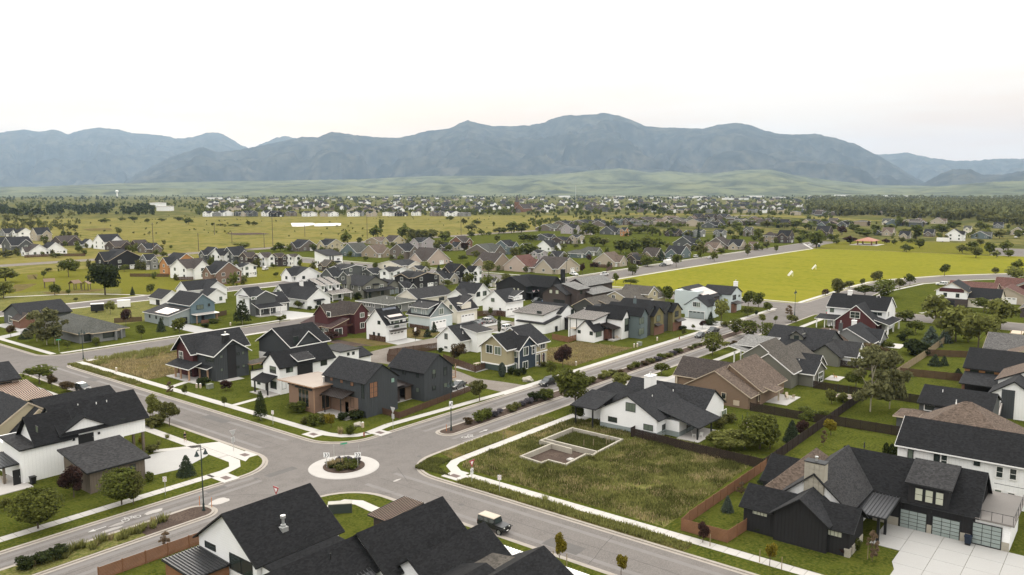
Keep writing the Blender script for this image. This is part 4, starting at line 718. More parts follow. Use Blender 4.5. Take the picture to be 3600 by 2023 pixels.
def block(name, pts, r, m, kerb=True, kw=.42):
    p = rounded(pts, r); q = inset(p, kw) if kerb else p
    b = MB(); b.add([(v.x, v.y, 0) for v in q], [tuple(range(len(q)))])
    if not kerb:
        n = len(q); b.add([(v.x, v.y, -.16) for v in q]+[(v.x, v.y, 0) for v in q], [(i, (i+1) % n, (i+1) % n+n, i+n) for i in range(n)])
    struct(name, b.mesh(name, M[m]))
    if kerb:
        n = len(p); b = MB(); g = inset(p, -.45)
        vs = [(v.x, v.y, -.108) for v in g]+[(v.x, v.y, -.10) for v in p]+[(v.x, v.y, .012) for v in p]+[(v.x, v.y, .012) for v in q]+[(v.x, v.y, -.05) for v in q]
        fs = []
        for i in range(n):
            j = (i+1) % n
            for k in range(4): fs.append((k*n+i, k*n+j, (k+1)*n+j, (k+1)*n+i))
        b.add(vs, fs); struct('kerb', b.mesh('kerb', M['kerb']))
xs = [-32000, -15000, -8000, -4000, -2000, -1000, -500, -200]+list(range(0, 1600, 100))+[1800, 2200, 2800, 3600, 4600, 6000, 8000, 11000, 15000, 22000, 32000]
b = MB(); n = len(xs)
b.add([(x, y, -.15) for y in xs for x in xs], [(j*n+i, j*n+i+1, (j+1)*n+i+1, (j+1)*n+i) for j in range(n-1) for i in range(n-1)])
struct('ground', b.mesh('ground', M['terr']))
b = MB(); gx = list(range(-40, 720, 40)); gy = list(range(-80, 521, 40)); n = len(gx)
b.add([(x, y, -.12) for y in gy for x in gx], [(j*n+i, j*n+i+1, (j+1)*n+i+1, (j+1)*n+i) for j in range(len(gy)-1) for i in range(n-1)])
struct('road', b.mesh('road', M['asph']))
block('lawn', [(82.2,101.7),(281,101.7),(281,205.5),(82.2,205.5)], [7.5,5,5,6], 'lawn')
block('lawn', [(83,216.5),(290,216.5),(290,300.5),(83,300.5)], 6, 'lawn')
block('lawn', [(82.3,-70),(281,-70),(281,87.4),(82.3,87.4)], [1,3,7,7.5], 'lawn')
block('lawn', [(-35,-70),(72.8,-70),(72.8,87.3),(-35,87.3)], [1,1,7,1], 'lawn')
block('lawn', [(-35,102.4),(72.6,102.4),(72.6,205.5),(-35,205.5)], [1,7.5,6,1], 'lawn')
block('verge', [(-35,216.5),(72.4,216.5),(72.4,493),(-35,493)], [1,6,6,1], 'lawn')
block('park_grass', [(83,312.5),(290.5,312.5),(290.5,493),(83,493)], 6, 'lawny')
block('lawn', [(309,217),(715,217),(715,493),(309,493)], [6,1,1,6], 'lawn')
block('playing_field', [(298,99.5),(364,99),(390,97.5),(406,93),(441,77),(475,51),(512,5),(530,-60),(600,-60),(600,62),(592,192),(400,198),(298,198.5)], [6,9,9,9,9,9,1,1,1,1,9,1,6], 'field')
block('lawn', [(297.5,-70),(515,-70),(500,-5),(463,42),(430,66),(398,81),(360,86),(297.5,85)], [1,1,9,9,9,9,9,6], 'lawn')
block('park_grass', [(594.5,80),(722,92),(722,197),(640,197),(594.5,192.5)], 1, 'lawny', False)
for x0, x1, y0, y1 in ((-35,55.8,93.2,97.6), (98.6,243,92.0,95.6)):                                    # the boulevard's planted medians
    block('median', [(x0,y0),(x1,y0),(x1,y1),(x0,y1)], [.1,2,2,.1] if x0 < 0 else [1.7,1.6,1.6,1.7], 'mulch', True, .34)
# roundabout island
def disc(r0, r1, z0, z1, m, name, n=48, c=(77.3,94.1)):
    b = MB(); vs = []; 
    for i in range(n):
        t = 2*math.pi*i/n; k = (math.cos(t), math.sin(t)); vs += [(c[0]+k[0]*r1, c[1]+k[1]*r1, -.12), (c[0]+k[0]*(r1-.1), c[1]+k[1]*(r1-.1), z0), (c[0]+k[0]*r0, c[1]+k[1]*r0, z1)]
    fs = []
    for i in range(n):
        j = (i+1) % n; fs += [(3*i, 3*j, 3*j+1, 3*i+1), (3*i+1, 3*j+1, 3*j+2, 3*i+2)]
    if r0 < 3.4: pass
    b.add(vs, fs); return b.mesh(name, m)
isl = struct('roundabout_apron', disc(3.15, 5.35, -.04, .02, M['conc'], 'roundabout_apron'))
b = MB(); b.add([(77.3+3.15*math.cos(2*math.pi*i/48), 94.1+3.15*math.sin(2*math.pi*i/48), .10) for i in range(48)]+[(77.3+3.15*math.cos(2*math.pi*i/48), 94.1+3.15*math.sin(2*math.pi*i/48), 0) for i in range(48)], [tuple(range(48))]+[(i+48, (i+1) % 48+48, (i+1) % 48, i) for i in range(48)])
struct('planting_bed', b.mesh('planting_bed', M['mulch']))
# sidewalks: single concrete slabs
def walk(name, pts, wdt, step=1.55, m='walk', gap=.05, z=.03):
    o = thing(name, '', '', (0,0,0)); del o['label']; del o['category']; o['kind'] = 'structure'
    cnt = 0
    for p, q in zip(pts, pts[1:]):
        d = Vector(q)-Vector(p); n = max(1, round(d.length/step)); l = d.length/n; k = ('slab', round(l, 2), wdt, m)
        if k not in CACHE: CACHE[k] = MB().box(0, l-gap, -wdt/2, wdt/2, -.1, z).mesh('slab', M[m])
        for i in range(n):
            s = Vector(p)+d*(i/n); obj('slab', CACHE[k], o, (s.x, s.y, 0), math.atan2(d.y, d.x)); cnt += 1
    return o
def ribbon(name, pts, wdt, m='walk', z=.03, kind='structure'):
    b = MB(); pts = [Vector(p) for p in pts]; n = len(pts); L_, R_ = [], []
    for i, p in enumerate(pts):
        t = (pts[min(i+1, n-1)]-pts[max(i-1, 0)]).normalized(); nn = Vector((-t.y, t.x))*wdt/2; L_.append(p+nn); R_.append(p-nn)
    vs = [(v.x, v.y, z) for v in L_]+[(v.x, v.y, z) for v in R_]+[(v.x, v.y, z-.12) for v in L_]+[(v.x, v.y, z-.12) for v in R_]
    fs = []
    for i in range(n-1): fs += [(i, i+n, i+n+1, i+1), (i+1, i+1+2*n, i+2*n, i), (i+n, i+3*n, i+3*n+1, i+n+1)]
    b.add(vs, fs); return struct(name, b.mesh(name, M[m]))
walk('sidewalk', [(86.05,112),(86.05,204)], 1.65)
walk('sidewalk', [(90.6,104.0),(96.5,104.9),(127.2,103.15)], 1.6)
walk('sidewalk', [(135,103.05),(281,103.05)], 1.6)
ribbon('sidewalk', [(86.05,112.2),(86.2,109),(87.2,106.2),(89,104.5),(91,104.0)], 1.65)
walk('sidewalk', [(86.1,76.5),(86.3,10)], 1.6)
walk('sidewalk', [(91.5,82.3),(280,82.3)], 1.6)
ribbon('sidewalk', [(86.1,77),(86.2,79),(87.6,81.3),(89.5,82.2),(91.6,82.3)], 1.6)
walk('sidewalk', [(68.3,197),(68.3,112.4)], 1.7)
walk('sidewalk', [(62.5,106.2),(-20,106.2)], 1.6)
ribbon('sidewalk', [(68.3,112.6),(68.2,109.3),(66.8,107),(64.5,106.2),(62,106.2)], 1.7)
ribbon('sidewalk', [(62.6,80.6),(65.8,83),(68.2,82.9),(69.1,81.2),(68.8,78),(69,74),(69,20)], 1.6)
walk('sidewalk', [(86.2,219),(86.2,296)], 1.5)
walk('sidewalk', [(88,218.9),(286,218.9)], 1.5)
ribbon('sidewalk', [(88,204),(200,204.2),(278,204)], 1.4)
ribbon('sidewalk', [(110,313.8),(200,313.4),(286,313.6)], 1.6); ribbon('sidewalk', [(90,299),(286,299)], 1.4)
ribbon('sidewalk', [(300.5,101.3),(364,100.8),(389,99.4),(406,95),(440,79.5),(476,53)], 1.7)
ribbon('sidewalk', [(300.6,102),(301,120),(303,150),(301,196)], 1.5)
ribbon('sidewalk', [(302,196.4),(400,195.8),(500,193),(586,189.5),(640,214)], 1.7); ribbon('sidewalk', [(312,219),(400,219.2),(560,219)], 1.5)
ribbon('sidewalk', [(314,222),(313,300),(312,480)], 1.6)
ribbon('sidewalk', [(300,82.8),(360,83.6),(397,78.6),(428,64),(460,40)], 1.5); ribbon('sidewalk', [(301,60),(303,58.6),(345,56)], 1.4)
ribbon('footpath', [(86.9,138.6),(95,139.5)], 1.3); ribbon('footpath', [(86.9,162.2),(91.5,164)], 1.5)
ribbon('footpath', [(69,120.2),(62.8,123.8)], 1.4)
# street-corner ramps with dark pads
for x, y, a in ((84.6,110.9,0),(92.4,102.6,0),(84.7,77.9,0),(63.2,103.7,90),(70.9,110.6,90)):
    sl = struct('ramp', MB().box(-1.3,1.3,-1.6,1.6,-.1,.034).mesh('ramp', M['walk']), (x, y, 0)); obj('tactile_pad', MB().box(-.5,.5,-.75,.75,.0,.045).mesh('tactile_pad', mat('tactile_pad', (.12,.085,.075), .8)), sl)
# bare, rough and planted patches
z1 = .006
sheet('rough_lot', [(87.6,45),(120,45.5),(121,66),(113.5,66.5),(121,68),(121,81),(91,81.2),(88,79.5)], z1, 'rough')
sheet('rough_verge', [(82.75,76),(82.8,40),(85.2,40),(85.2,75)], z1, 'dry'); sheet('rough_verge', [(90,83.3),(118,83.3),(118,86.9),(91,86.9)], z1, 'dry')
sheet('rough_lot', [(87.2,172.5),(110,172),(112,203),(87.2,203)], z1, 'dry'); sheet('rough_verge', [(82.8,170),(84.9,170),(84.9,203),(82.8,203)], z1, 'dry'); sheet('rough_lot', [(87,202.9),(87,204.8),(150,204.8),(150,203)], z1, 'dry')
sheet('rough_lot', [(157.5,106.2),(186,106.2),(184.6,123),(160,123)], z1, 'dry'); sheet('rough_verge', [(146,101.9),(185,101.9),(185,102.1),(146,102.1)], z1, 'dry')
sheet('dirt_yard', [(144,163),(151,159.5),(151,174),(146,178)], z1, 'dry'); sheet('dirt_yard', [(140,168),(145,163),(145,178),(141,180)], z1+.004, 'mulch')
sheet('dirt_yard', [(160,160),(171,160),(171,178),(160,178)], z1, 'dry'); sheet('park_slope', [(90,315),(150,315),(165,345),(140,362),(100,360)], z1, 'rough')
sheet('rough_lot', [(112,250),(150,255),(160,298),(112,298)], z1, 'rough'); sheet('meadow', [(84,445),(290,445),(290,492),(84,492)], z1, 'meadow')
sheet('gravel_drive', [(127.6,104),(135.2,104),(134.6,110),(133.5,116),(136,123),(138,131),(141,147),(152,151),(200,151.3),(240,152),(240,158),(200,158),(160,158.4),(148,158.3),(140,157.5),(131,155),(124,152),(124,147),(131,146),(133,131),(128.5,118)], z1+.006, 'gravel')
for q in ([(150,158.6),(159.5,158.6),(159,164),(150.6,164)], [(172,158.6),(184,158.6),(183.5,168),(172,168)], [(186,158.6),(200,158.6),(199,170),(186,170)], [(206,158.4),(222,158.4),(216,166),(206,166)], [(138,120),(143,120),(144,128),(139,128)], [(152,147.5),(166,147),(166,150.8),(152,150.8)], [(182,144),(196,146),(196,151),(180,151)],
          [(125.6,217),(131.8,217),(132.8,236),(126.5,236)], [(158,217),(172.5,217),(169,237),(161.5,237)], [(172.8,216.8),(178.5,216.8),(178.5,222),(173,222)], [(222,104),(242,104),(242,119),(229,117),(222,108)], [(118.5,111),(127,110.5),(127,114.5),(120,114.5)],
          [(94,255),(99.5,259),(99.5,282),(94,282)], [(86.8,253),(95,258),(95,262),(86.8,258)], [(121,79),(136,79),(133,83),(121,83)], [(149,77),(164,77),(160,87),(149,87)]):
    sheet('driveway', q, z1+.012, 'drive')
sheet('driveway_apron', [(126.2,101.9),(136,101.9),(135.2,104.0),(127.3,104.0)], z1+.02, 'walk'); sheet('driveway_apron', [(240,101.9),(252,101.9),(249,104),(241,104)], z1+.02, 'walk')
# the curved forecourt of the white house on stilts
sheet('driveway', rounded([(56,113.3),(61.5,112.4),(67.6,115.2),(67.6,121.2),(62.5,122.6),(56,121.5)], [.1,3,1.5,.1,2,.1]), z1+.02, 'drive'); sheet('driveway_apron', [(69.2,107.8),(71.9,110),(72.1,120),(69.2,121.5)], z1+.02, 'walk')
# the big forecourt of the black modern house: separate slabs
fo = struct('forecourt', None)
fo.empty_display_size = .5
def clipq(x, y, s):
    return not (x+s/2 < 98 and y > 17.5)
for i in range(6):
    for j in range(9):
        x, y = 83.9+i*3.7, -6.5+j*3.35
        if y > 20 and x < 96: continue
        obj('slab', CACHE.setdefault(('fs',), MB().box(0,3.66,0,3.31,-.1,.05).mesh('slab', M['drive'])), fo, (x, y, 0))
block('lawn', [(87.4,8),(87.4,40),(99.5,40),(99.5,24),(98,22.5),(94.8,20.2),(91.6,19.4),(90,17)], [.2,.2,.2,.2,1,2,2,2], 'lawn', False) if False else None
b = MB(); pl = rounded([(87.0,19.9),(91.5,19.6),(93.2,19.6),(95.5,20.4),(97.2,22.0),(98.4,24.3),(93,24.6),(93,36.5),(87.0,36.5)], [0,.5,1,1,1,0,0,0,0]); b.add([(p[0],p[1],.058) for p in pl], [tuple(range(len(pl)))]); struct('lawn', b.mesh('lawn', M['lawn']))
# park path, pond, sand, tracks
ribbon('footpath', [(160,314),(152,329),(146,338),(140,343),(128,349),(122,352)], 1.6); sheet('play_sand', [(138,357),(150,352),(158,350),(158,343),(150,341),(136,346)], z1+.004, 'dry')
sheet('gravel_road', [(-200,492),(720,492),(1300,520),(1300,534),(720,507),(-200,508)], .04, 'gravel')
for q in ([(568,772),(577,762),(622,795),(648,838),(628,856)], [(584,753),(618,747),(668,806),(640,822)]):
    sheet('pond', rounded(q, 6), .25, 'pond') if 'pond' in M else None
sheet('meadow', [(100,509),(720,509),(980,545),(1100,700),(1000,900),(690,1120),(500,1250),(300,1250),(100,1000)], -.03, 'meadow')
sheet('meadow', [(1080,230),(1160,285),(1160,330),(1240,440),(1240,530),(1190,700),(1290,745),(1330,520),(1300,400),(1200,300)], -.02, 'meadow')
sheet('bare_earth', rounded([(428,668),(460,655),(468,690),(440,705)], 8), .1, 'mulch'); sheet('sand_pit', rounded([(380,857),(400,848),(424,905),(394,907)], 6), .15, 'dry')
for q in ([(152,408),(157,412),(168,438),(162,436)], [(128,366),(134,368),(150,392),(142,396)]): sheet('worn_path', rounded(q, 2), z1+.004, 'dry')
# painted bicycle and arrow, cracks and puddles on the road
PW = mat('road_paint', (.45,.43,.40), .8, .2, 3)
def flat(name, polys, m, z=-.112, loc=(0,0,0), rz=0):
    b = MB()
    for p in polys: b.add([(x, y, 0) for x, y in p], [tuple(range(len(p)))])
    o = struct(name, b.mesh(name, m), (loc[0], loc[1], z)); o.rotation_euler = (0,0,rz); return o
def ringp(cx, cy, r, t=.1, n=14): return [[(cx+r*math.cos(a), cy+r*math.sin(a)), (cx+(r-t)*math.cos(a), cy+(r-t)*math.sin(a)), (cx+(r-t)*math.cos(a2), cy+(r-t)*math.sin(a2)), (cx+r*math.cos(a2), cy+r*math.sin(a2))] for a, a2 in ((2*math.pi*i/n, 2*math.pi*(i+1)/n) for i in range(n))]
def bar2(p, q, t=.1):
    d = (Vector(q)-Vector(p)).normalized(); nn = Vector((-d.y, d.x))*t/2; p, q = Vector(p), Vector(q); return [tuple(p+nn), tuple(p-nn), tuple(q-nn), tuple(q+nn)]
bike = ringp(0,-.75,.5,.11)+ringp(0,.75,.5,.11)+[bar2((0,-.75),(.7,-.3)), bar2((.7,-.3),(.65,.45)), bar2((.65,.45),(0,.0)), bar2((0,0),(0,-.75)), bar2((0,0),(.7,-.3)), bar2((0,.75),(.95,.4)), bar2((.95,.25),(.95,.65)), bar2((.7,-.5),(.75,-.1))]
arrow = [[(-.09,-1.1),(.09,-1.1),(.09,.3),(-.09,.3)], [(-.38,.3),(.38,.3),(0,1.15)]]
for (x, y, rz) in ((100.6,89.6,-90),(47.5,100.4,90)): flat('bicycle_marking', bike, PW, loc=(x,y), rz=R(rz))
for (x, y, rz) in ((104.7,89.4,-90),(43.2,100.4,90)): flat('arrow_marking', arrow, PW, loc=(x,y), rz=R(rz))
def blob(cx, cy, rx, ry, sd):
    return [(cx+rx*math.cos(t)*(1+.45*NZ.noise(Vector((math.cos(t)*1.3+sd, math.sin(t)*1.3, sd)))), cy+ry*math.sin(t)*(1+.45*NZ.noise(Vector((math.cos(t)*1.3, math.sin(t)*1.3+sd, sd*2))))) for t in (2*math.pi*i/26 for i in range(26))]
WET = mat('puddle_water', (.27,.245,.22), .6, .05, 1, None, 0, .9)
for i, (x, y, rx, ry) in enumerate(((57.9,96.6,1.5,.9),(50.5,100.2,1.3,.55),(45.5,99.9,1.1,.35),(44.4,98.9,1.2,.4),(78.4,83.6,.7,.25))): flat('puddle', [blob(x,y,rx,ry,i*3.1)], WET, -.111)
CR = mat('road_crack_seal', (.06,.055,.05), .8, .1, 2)
for p in ([(57,100),(61,96.5),(64,92.5)], [(78,101),(84,98)], [(82.2,87.5),(79,82)], [(60,88.5),(55,92)], [(110,98),(113,97)]):
    flat('crack_seal', [bar2(a, c, .07) for a, c in zip(p, p[1:])], CR, -.113)
# ------------------------------------------------------------------ mountains and foothills
def pxdir(x, y):                                       # direction in space of a point of the skyline (photo 2576 px wide)
    px, py = (x-1288)*3600/2576., (724-y)*3600/2576.+0
    f = Vector((math.cos(yaw)*math.cos(pitch), math.sin(yaw)*math.cos(pitch), -math.sin(pitch))); r = Vector((math.sin(yaw), -math.cos(yaw), 0)); u = Vector((math.cos(yaw)*math.sin(pitch), math.sin(yaw)*math.sin(pitch), math.cos(pitch)))
    return f*2830+r*px+u*py
def interp(P, x):
    for (x0, y0), (x1, y1) in zip(P, P[1:]):
        if x0 <= x <= x1: return y0+(y1-y0)*(x-x0)/(x1-x0)
    return P[0][1] if x < P[0][0] else P[-1][1]
def range_(name, sil, dist, front, back, m, sd, rough=.26, step=4.5, rows=52, jag=1.9):
    b = MB(); xs_ = np.arange(sil[0][0], sil[-1][0]+.1, step); nc = len(xs_)
    for k, x in enumerate(xs_):
        y = interp(sil, x)+jag*NZ.fractal(Vector((x*.085, sd, 0)), 1, 2, 3); d = pxdir(x, y); h = math.hypot(d.x, d.y); ca, sa = d.x/h, d.y/h; H = max(8, CAM_H+d.z/h*dist)
        for j in range(rows):
            t = j/(rows-1)*1.5; rr = dist-front+front*t if t <= 1 else dist+back*(t-1)*2
            if t <= 1:
                z = H*(t**1.25)
                q = Vector((ca*rr/520, sa*rr/520, sd)); q2 = Vector((ca*rr/1500, sa*rr/1500, sd+5))
                z += 1.5*H*rough*math.sin(math.pi*min(1, t))**.8*(1.4*NZ.ridged_multi_fractal(q2, 1, 2.1, 4, 1, 2)-1.5+.75*(NZ.fractal(q, 1, 2.1, 5)))
                z = min(z, H*min(1, t**.75))
            else: z = H*max(0, 1-(t-1)*2)**.8
            if j == 0: z = -.3
            b.v.append((ca*rr, sa*rr, max(z, -.3)))
    b.f = [(i*rows+j, (i+1)*rows+j, (i+1)*rows+j+1, i*rows+j+1) for i in range(nc-1) for j in range(rows-1)]; b.m = [0]*len(b.f)
    me = b.mesh(name, m); me.polygons.foreach_set('use_smooth', [True]*len(me.polygons)); return struct(name, me)
M['forest'] = ground('forest_relief_shade', [(.030,.038,.038), (.046,.052,.048), (.085,.083,.066), (.018,.026,.028)], [1, .0011, .0024, .0058], .95, .0)  # mottle contrast raised to put gully shade into the forest tones
M['foot'] = ground('foothill_grass', [(.145,.155,.088), (.18,.182,.10), (.115,.13,.08), (.05,.06,.045)], [1, .0009, .0018, .0042], .95, .0)
range_('mountain_range', [(-700,345),(-300,338),(-60,342),(0,335),(30,330),(60,326),(100,332),(140,326),(170,338),(210,327),(245,322),(300,326),(330,335),(400,341),(450,350),(490,345),(520,334),(550,334),(580,348),(605,366),(628,374),(655,364),(695,347),(720,343),(750,350),(800,360),(900,400),(1000,430)], 21000, 6500, 5000, M['forest'], 3.3)
range_('mountain_range', [(300,470),(320,452),(370,425),(430,395),(510,370),(545,384),(600,378),(690,360),(760,345),(800,345),(835,332),(870,337),(900,341),(965,347),(1000,348),(1040,340),(1075,330),(1130,325),(1155,312),(1178,303),(1200,310),(1240,318),(1290,318),(1330,316),(1370,308),(1400,295),(1430,291),(1480,290),(1520,285),(1550,290),(1590,303),(1625,318),(1650,321),(1700,322),(1770,324),(1800,316),(1850,309),(1880,313),(1910,325),(1950,335),(1990,340),(2050,337),(2090,345),(2150,362),(2190,383),(2215,395),(2250,415),(2290,440),(2330,462)], 14500, 4800, 4000, M['forest'], 11.7, .24)
range_('mountain_spur', [(880,462),(960,450),(1030,428),(1100,400),(1160,374),(1205,358),(1240,366),(1300,384),(1360,396),(1430,402),(1500,404),(1560,420),(1640,450),(1700,465)], 12000, 2800, 2500, M['forest'], 21.1, .24)
range_('mountain_spur', [(1690,468),(1760,440),(1830,405),(1900,378),(1960,372),(2020,388),(2090,415),(2160,440),(2220,468)], 12600, 2600, 2500, M['forest'], 25.4, .22)
range_('mountain_range', [(2080,420),(2150,398),(2200,390),(2240,388),(2280,384),(2340,398),(2400,405),(2450,405),(2500,400),(2576,400),(2700,395),(3000,405),(3400,400)], 20000, 5000, 4000, M['forest'], 31.2)
range_('hill', [(2270,475),(2330,458),(2370,436),(2400,426),(2440,426),(2470,440),(2520,440),(2576,430),(2700,425),(3000,430),(3400,440)], 11500, 3000, 2500, M['forest'], 41.0, .15)
range_('foothill', [(-700,474),(-200,472),(100,470),(300,462),(600,456),(900,452),(1000,447),(1100,443),(1300,443),(1440,436),(1500,428),(1560,424),(1600,429),(1640,435),(1680,431),(1740,436),(1800,437),(1860,429),(1940,427),(2000,442),(2100,456),(2200,466),(2400,470),(2700,462),(3300,460)], 9500, 4300, 2500, M['foot'], 52.0, .16, jag=.8)
range_('foothill', [(2150,486),(2300,478),(2400,466),(2500,458),(2576,456),(2700,450),(3000,452),(3300,455)], 7800, 2600, 2500, M['foot'], 57.0, .16)
range_('foothill', [(900,484),(1100,478),(1300,466),(1450,462),(1600,456),(1800,460),(2000,468),(2200,480)], 7600, 1900, 1800, M['foot'], 63.0, .15)

# wear on the roads: manhole covers, patches, crack seals, darker wheel tracks
DK = mat('asphalt_patch', (.105,.097,.09), .9, .12, 1); TRK = mat('asphalt_worn', (.168,.154,.143), .85, .10, .5)
for x, y in ((77.4,70),(77.5,120),(77.2,150),(66,100.2),(92,99.5),(120,99.4),(64,90.6),(88,88.6)): flat('manhole_cover', [[(.38*math.cos(2*math.pi*i/16), .38*math.sin(2*math.pi*i/16)) for i in range(16)]], DK, -.1095, (x,y))
for i, (x, y, a, q) in enumerate(((75.5,52,2.2,5),(79.6,133,1.8,7),(70,99.8,5,1.4),(109,99.2,6,1.6),(79.9,183,1.6,4),(60,101,3,.9))): flat('road_patch', [[(-a/2,-q/2),(a/2,-q/2),(a/2,q/2),(-a/2,q/2)]], DK, -.1125, (x,y))
rw = random.Random(3)
def wander(p, q, n=14, amp=.35):
    o = []
    for i in range(n+1): t = i/n; o.append((p[0]+(q[0]-p[0])*t+rw.uniform(-amp,amp), p[1]+(q[1]-p[1])*t+rw.uniform(-amp,amp)))
    return o
for p, q in (((77.4,20),(77.5,86)),((77.4,108),(77.6,200)),((94,98.6),(180,98.4)),((104,88.8),(190,88.6)),((62,91),(20,91)),((66,99.8),(20,99.9)),((73,47),(82,49)),((73,130),(82,128.5)),((73.2,158),(82,160)),((135,96.4),(136,101)),((112,96),(112.5,101)),((160,86),(161,91.5)),((83,101),(90,97)),((70,84),(75,80))):
    L_ = wander(p, q, max(4, int(math.hypot(q[0]-p[0], q[1]-p[1])/4)), .12); flat('crack_seal', [bar2(a, c, .06) for a, c in zip(L_, L_[1:])], CR, -.111)
for p, q in (((74.6,20),(74.6,86)),((80.2,20),(80.2,86)),((74.8,112),(74.8,204)),((80,112),(80,204)),((98,99.9),(240,99.9)),((98,97.4),(240,97.4)),((98,90.6),(240,90.6)),((98,88.2),(240,88.2)),((-20,101),(66,101)),((-20,99),(66,99)),((-20,92),(60,92)),((-20,89.6),(60,89.6))):
    flat('wheel_track', [bar2(p, q, .75)], TRK, -.1165)
sheet('median_grass', [(-34.6,93.6),(46,93.6),(46,97.2),(-34.6,97.2)], .018, 'rough')
# ------------------------------------------------------------------ the houses round the crossing (each one its own thing)
h = House('house', 'maroon and charcoal gabled house with white bargeboards, black chimney and timber-post porch', 'house', 99, 165)
h.gable(94.5,107.8,166.3,173,6.2,9.2,'x','maroon','char','tw',oh=.9,rk=1.0); h.gable(95.6,104,159.2,169.5,6.0,8.8,'y','charc','char','tw',oh=.6,rk=.6,batten='charc')
h.box('chimney_breast',98.7,100.8,159.1,159.2,-.1,7.6,'black'); h.chimney(98.9,160.0,5,9.9,1.3,.9,'black','tw')
h.shed(91.9,94.5,163.6,172.6,2.75,3.6,'x','maroon','char','tw',walls=False,oh=.3); h.shed(94.6,97.5,160.7,166,2.75,3.6,'x','maroon','char','tw',walls=False,oh=.3)
h.posts([(92,163.8),(92,167.2),(92.2,169.8),(95,164.6),(95,161.3)],2.8,'tt',.3); h.box('porch_floor',91.4,95.7,160.8,172.8,-.1,.16,'conc'); h.box('patio',96,101.2,156.8,159.1,-.1,.06,'conc')
h.shed(104.2,109.5,158.2,161.5,2.5,2.6,'x','dkbrown','membrane' if 0 else 'gbrownr','tt',walls=False); h.posts([(109.3,158.4),(104.4,158.4)],2.5,'tk'); h.wins('A1')
h.win('X',94.5,167.5,.1,1,2.1,'d')

h = House('house', 'white farmhouse with black roof, black porch canopy and black shed dormer', 'house', 104, 141)
h.gable(97.5,111.6,138.3,144.0,5.8,8.3,'x','white','black','tk',oh=.4,tw=.2); h.shed(97.9,104,144.0,149.2,4.7,3.4,'y','white','char','tk',oh=.2)
h.box('bay',101.9,105.6,137.95,138.4,2.4,6.6,'black'); h.shed(101.9,105.6,137.9,140.2,6.5,7.5,'y','black','soft','tw',oh=.35,walls=False)
h.shed(95.0,97.5,139.3,144.4,2.75,3.7,'x','black','black','tk',walls=False,oh=.15); h.posts([(95.2,139.4),(95.4,144.1)],2.75,'tk',.24); h.box('porch_floor',94.7,97.6,138.3,145,-.1,.14,'conc')
h.vents([(102,141.2,7.9)]); h.wins('A2'); h.win('X',97.5,142.9,.1,1,2.1,'d'); h.box('lower_panel',97.44,111.7,138.24,138.3,-.1,3.05,'whitelap')

h = House('house', 'charcoal gabled corner house with timber front room, tan low roof and orange-paned windows', 'house', 100, 117)
h.gable(97,104.9,111.3,123.2,6.7,9.4,'y','charc','char','tk',oh=.45,batten='charc',tw=.12); h.box('timber_wall',93,98.6,121.4,129.1,-.1,4.75,'timber'); h.box('corner_board',92.97,93.12,121.37,121.5,-.1,4.75,'tt')
h.shed(93,101.5,121.4,131.2,5.05,4.85,'x','timber','membrane','tt',oh=.65,walls=False,t=.16)
b = MB()
for i in range(6): b.box(92.3,98.5,121.8+i*1.3,122.0+i*1.3,4.72,4.92)
h.put('rafters', b, M['tk'])
h.shed(94.4,97,114.8,120.6,3.6,4.35,'x','timber','brownmetal',None,walls=False,oh=.25,ribs=.45); h.posts([(94.5,120.2),(94.4,115.4)],3.6,'tk',.16)
h.box('porch_floor',93.6,97,113,121.4,-.1,.1,'conc'); h.box('inner_wall',96.94,97,113.5,121.3,-.1,3.4,'timber')
h.put('flue', MB().cyl((96.6,123,4.9),(96.6,123,6.1),.12).cyl((96.6,123,6.1),(96.6,123,6.3),.24), M['steel'])
h.box('header',92.9,93,121.9,127.1,4.25,4.6,'tk'); h.box('header',94.3,97,121.3,121.4,3.15,3.4,'tk'); h.wins('A3'); h.win('X',97,116.7,.1,1,2.1,'d')
h.box('back_wing',104.9,109,115,123,-.1,3.2,'dkbrown'); h.shed(104.9,109.5,114.5,123,3.2,3.4,'x','timber','brownmetal',None,walls=False)

h = House('house', 'second charcoal gabled house right of the timber-fronted one, with small balcony', 'house', 116, 116)
h.gable(112,120.2,111.1,121,6.0,8.9,'y','charc','char','tk',oh=.45,batten='charc',tw=.12); h.wins('A4'); h.vents([(115.6,118,7.8)])
h.box('balcony_floor',120.2,122,111.6,114.6,3.0,3.2,'tt'); b = MB()
for i in range(8): b.box(120.3+i*.23,120.33+i*.23,111.62,111.66,3.2,4.2)
b.box(120.2,122,111.6,111.68,4.2,4.27); b.box(121.94,122,111.68,114.6,4.2,4.27); h.put('railing', b, M['tt']); h.posts([(121.9,111.7)],6,'tt',.14,z0=3.0)
h.box('patio',105.2,112,114.6,118.5,-.1,.08,'conc'); h.box('link_wall',108.4,112,118.6,119,-.1,2.7,'brown'); h.shed(106,112,114.5,119,2.9,3.3,'y','brown','brownmetal',None,walls=False); h.box('wood_screen',110.4,112,114.8,115,0,2.6,'brown')

h = House('house', 'steep black gabled house with white ground floor and boarded gable', 'house', 118, 161)
h.gable(112.4,123,154.8,167.3,6.0,9.4,'x','charc','black','tw',oh=.7,rk=.6,batten='charc'); h.gable(110.8,117.4,154.5,161,5.8,8.7,'y','charc','black','tw',oh=.5,rk=.5) if 0 else h.gable(113.6,120.2,154.4,161,6.1,8.9,'y','charc','black','tw',oh=.5,rk=.5,batten='charc')
h.box('white_base',112.3,120.3,154.3,167.4,-.1,3.2,'white'); h.shed(111.2,112.4,161.6,164.0,2.6,3.4,'x','white','black','tw',walls=False,oh=.1); h.win('X',112.3,163,.1,1.1,2.1,'d'); h.wins('A5')

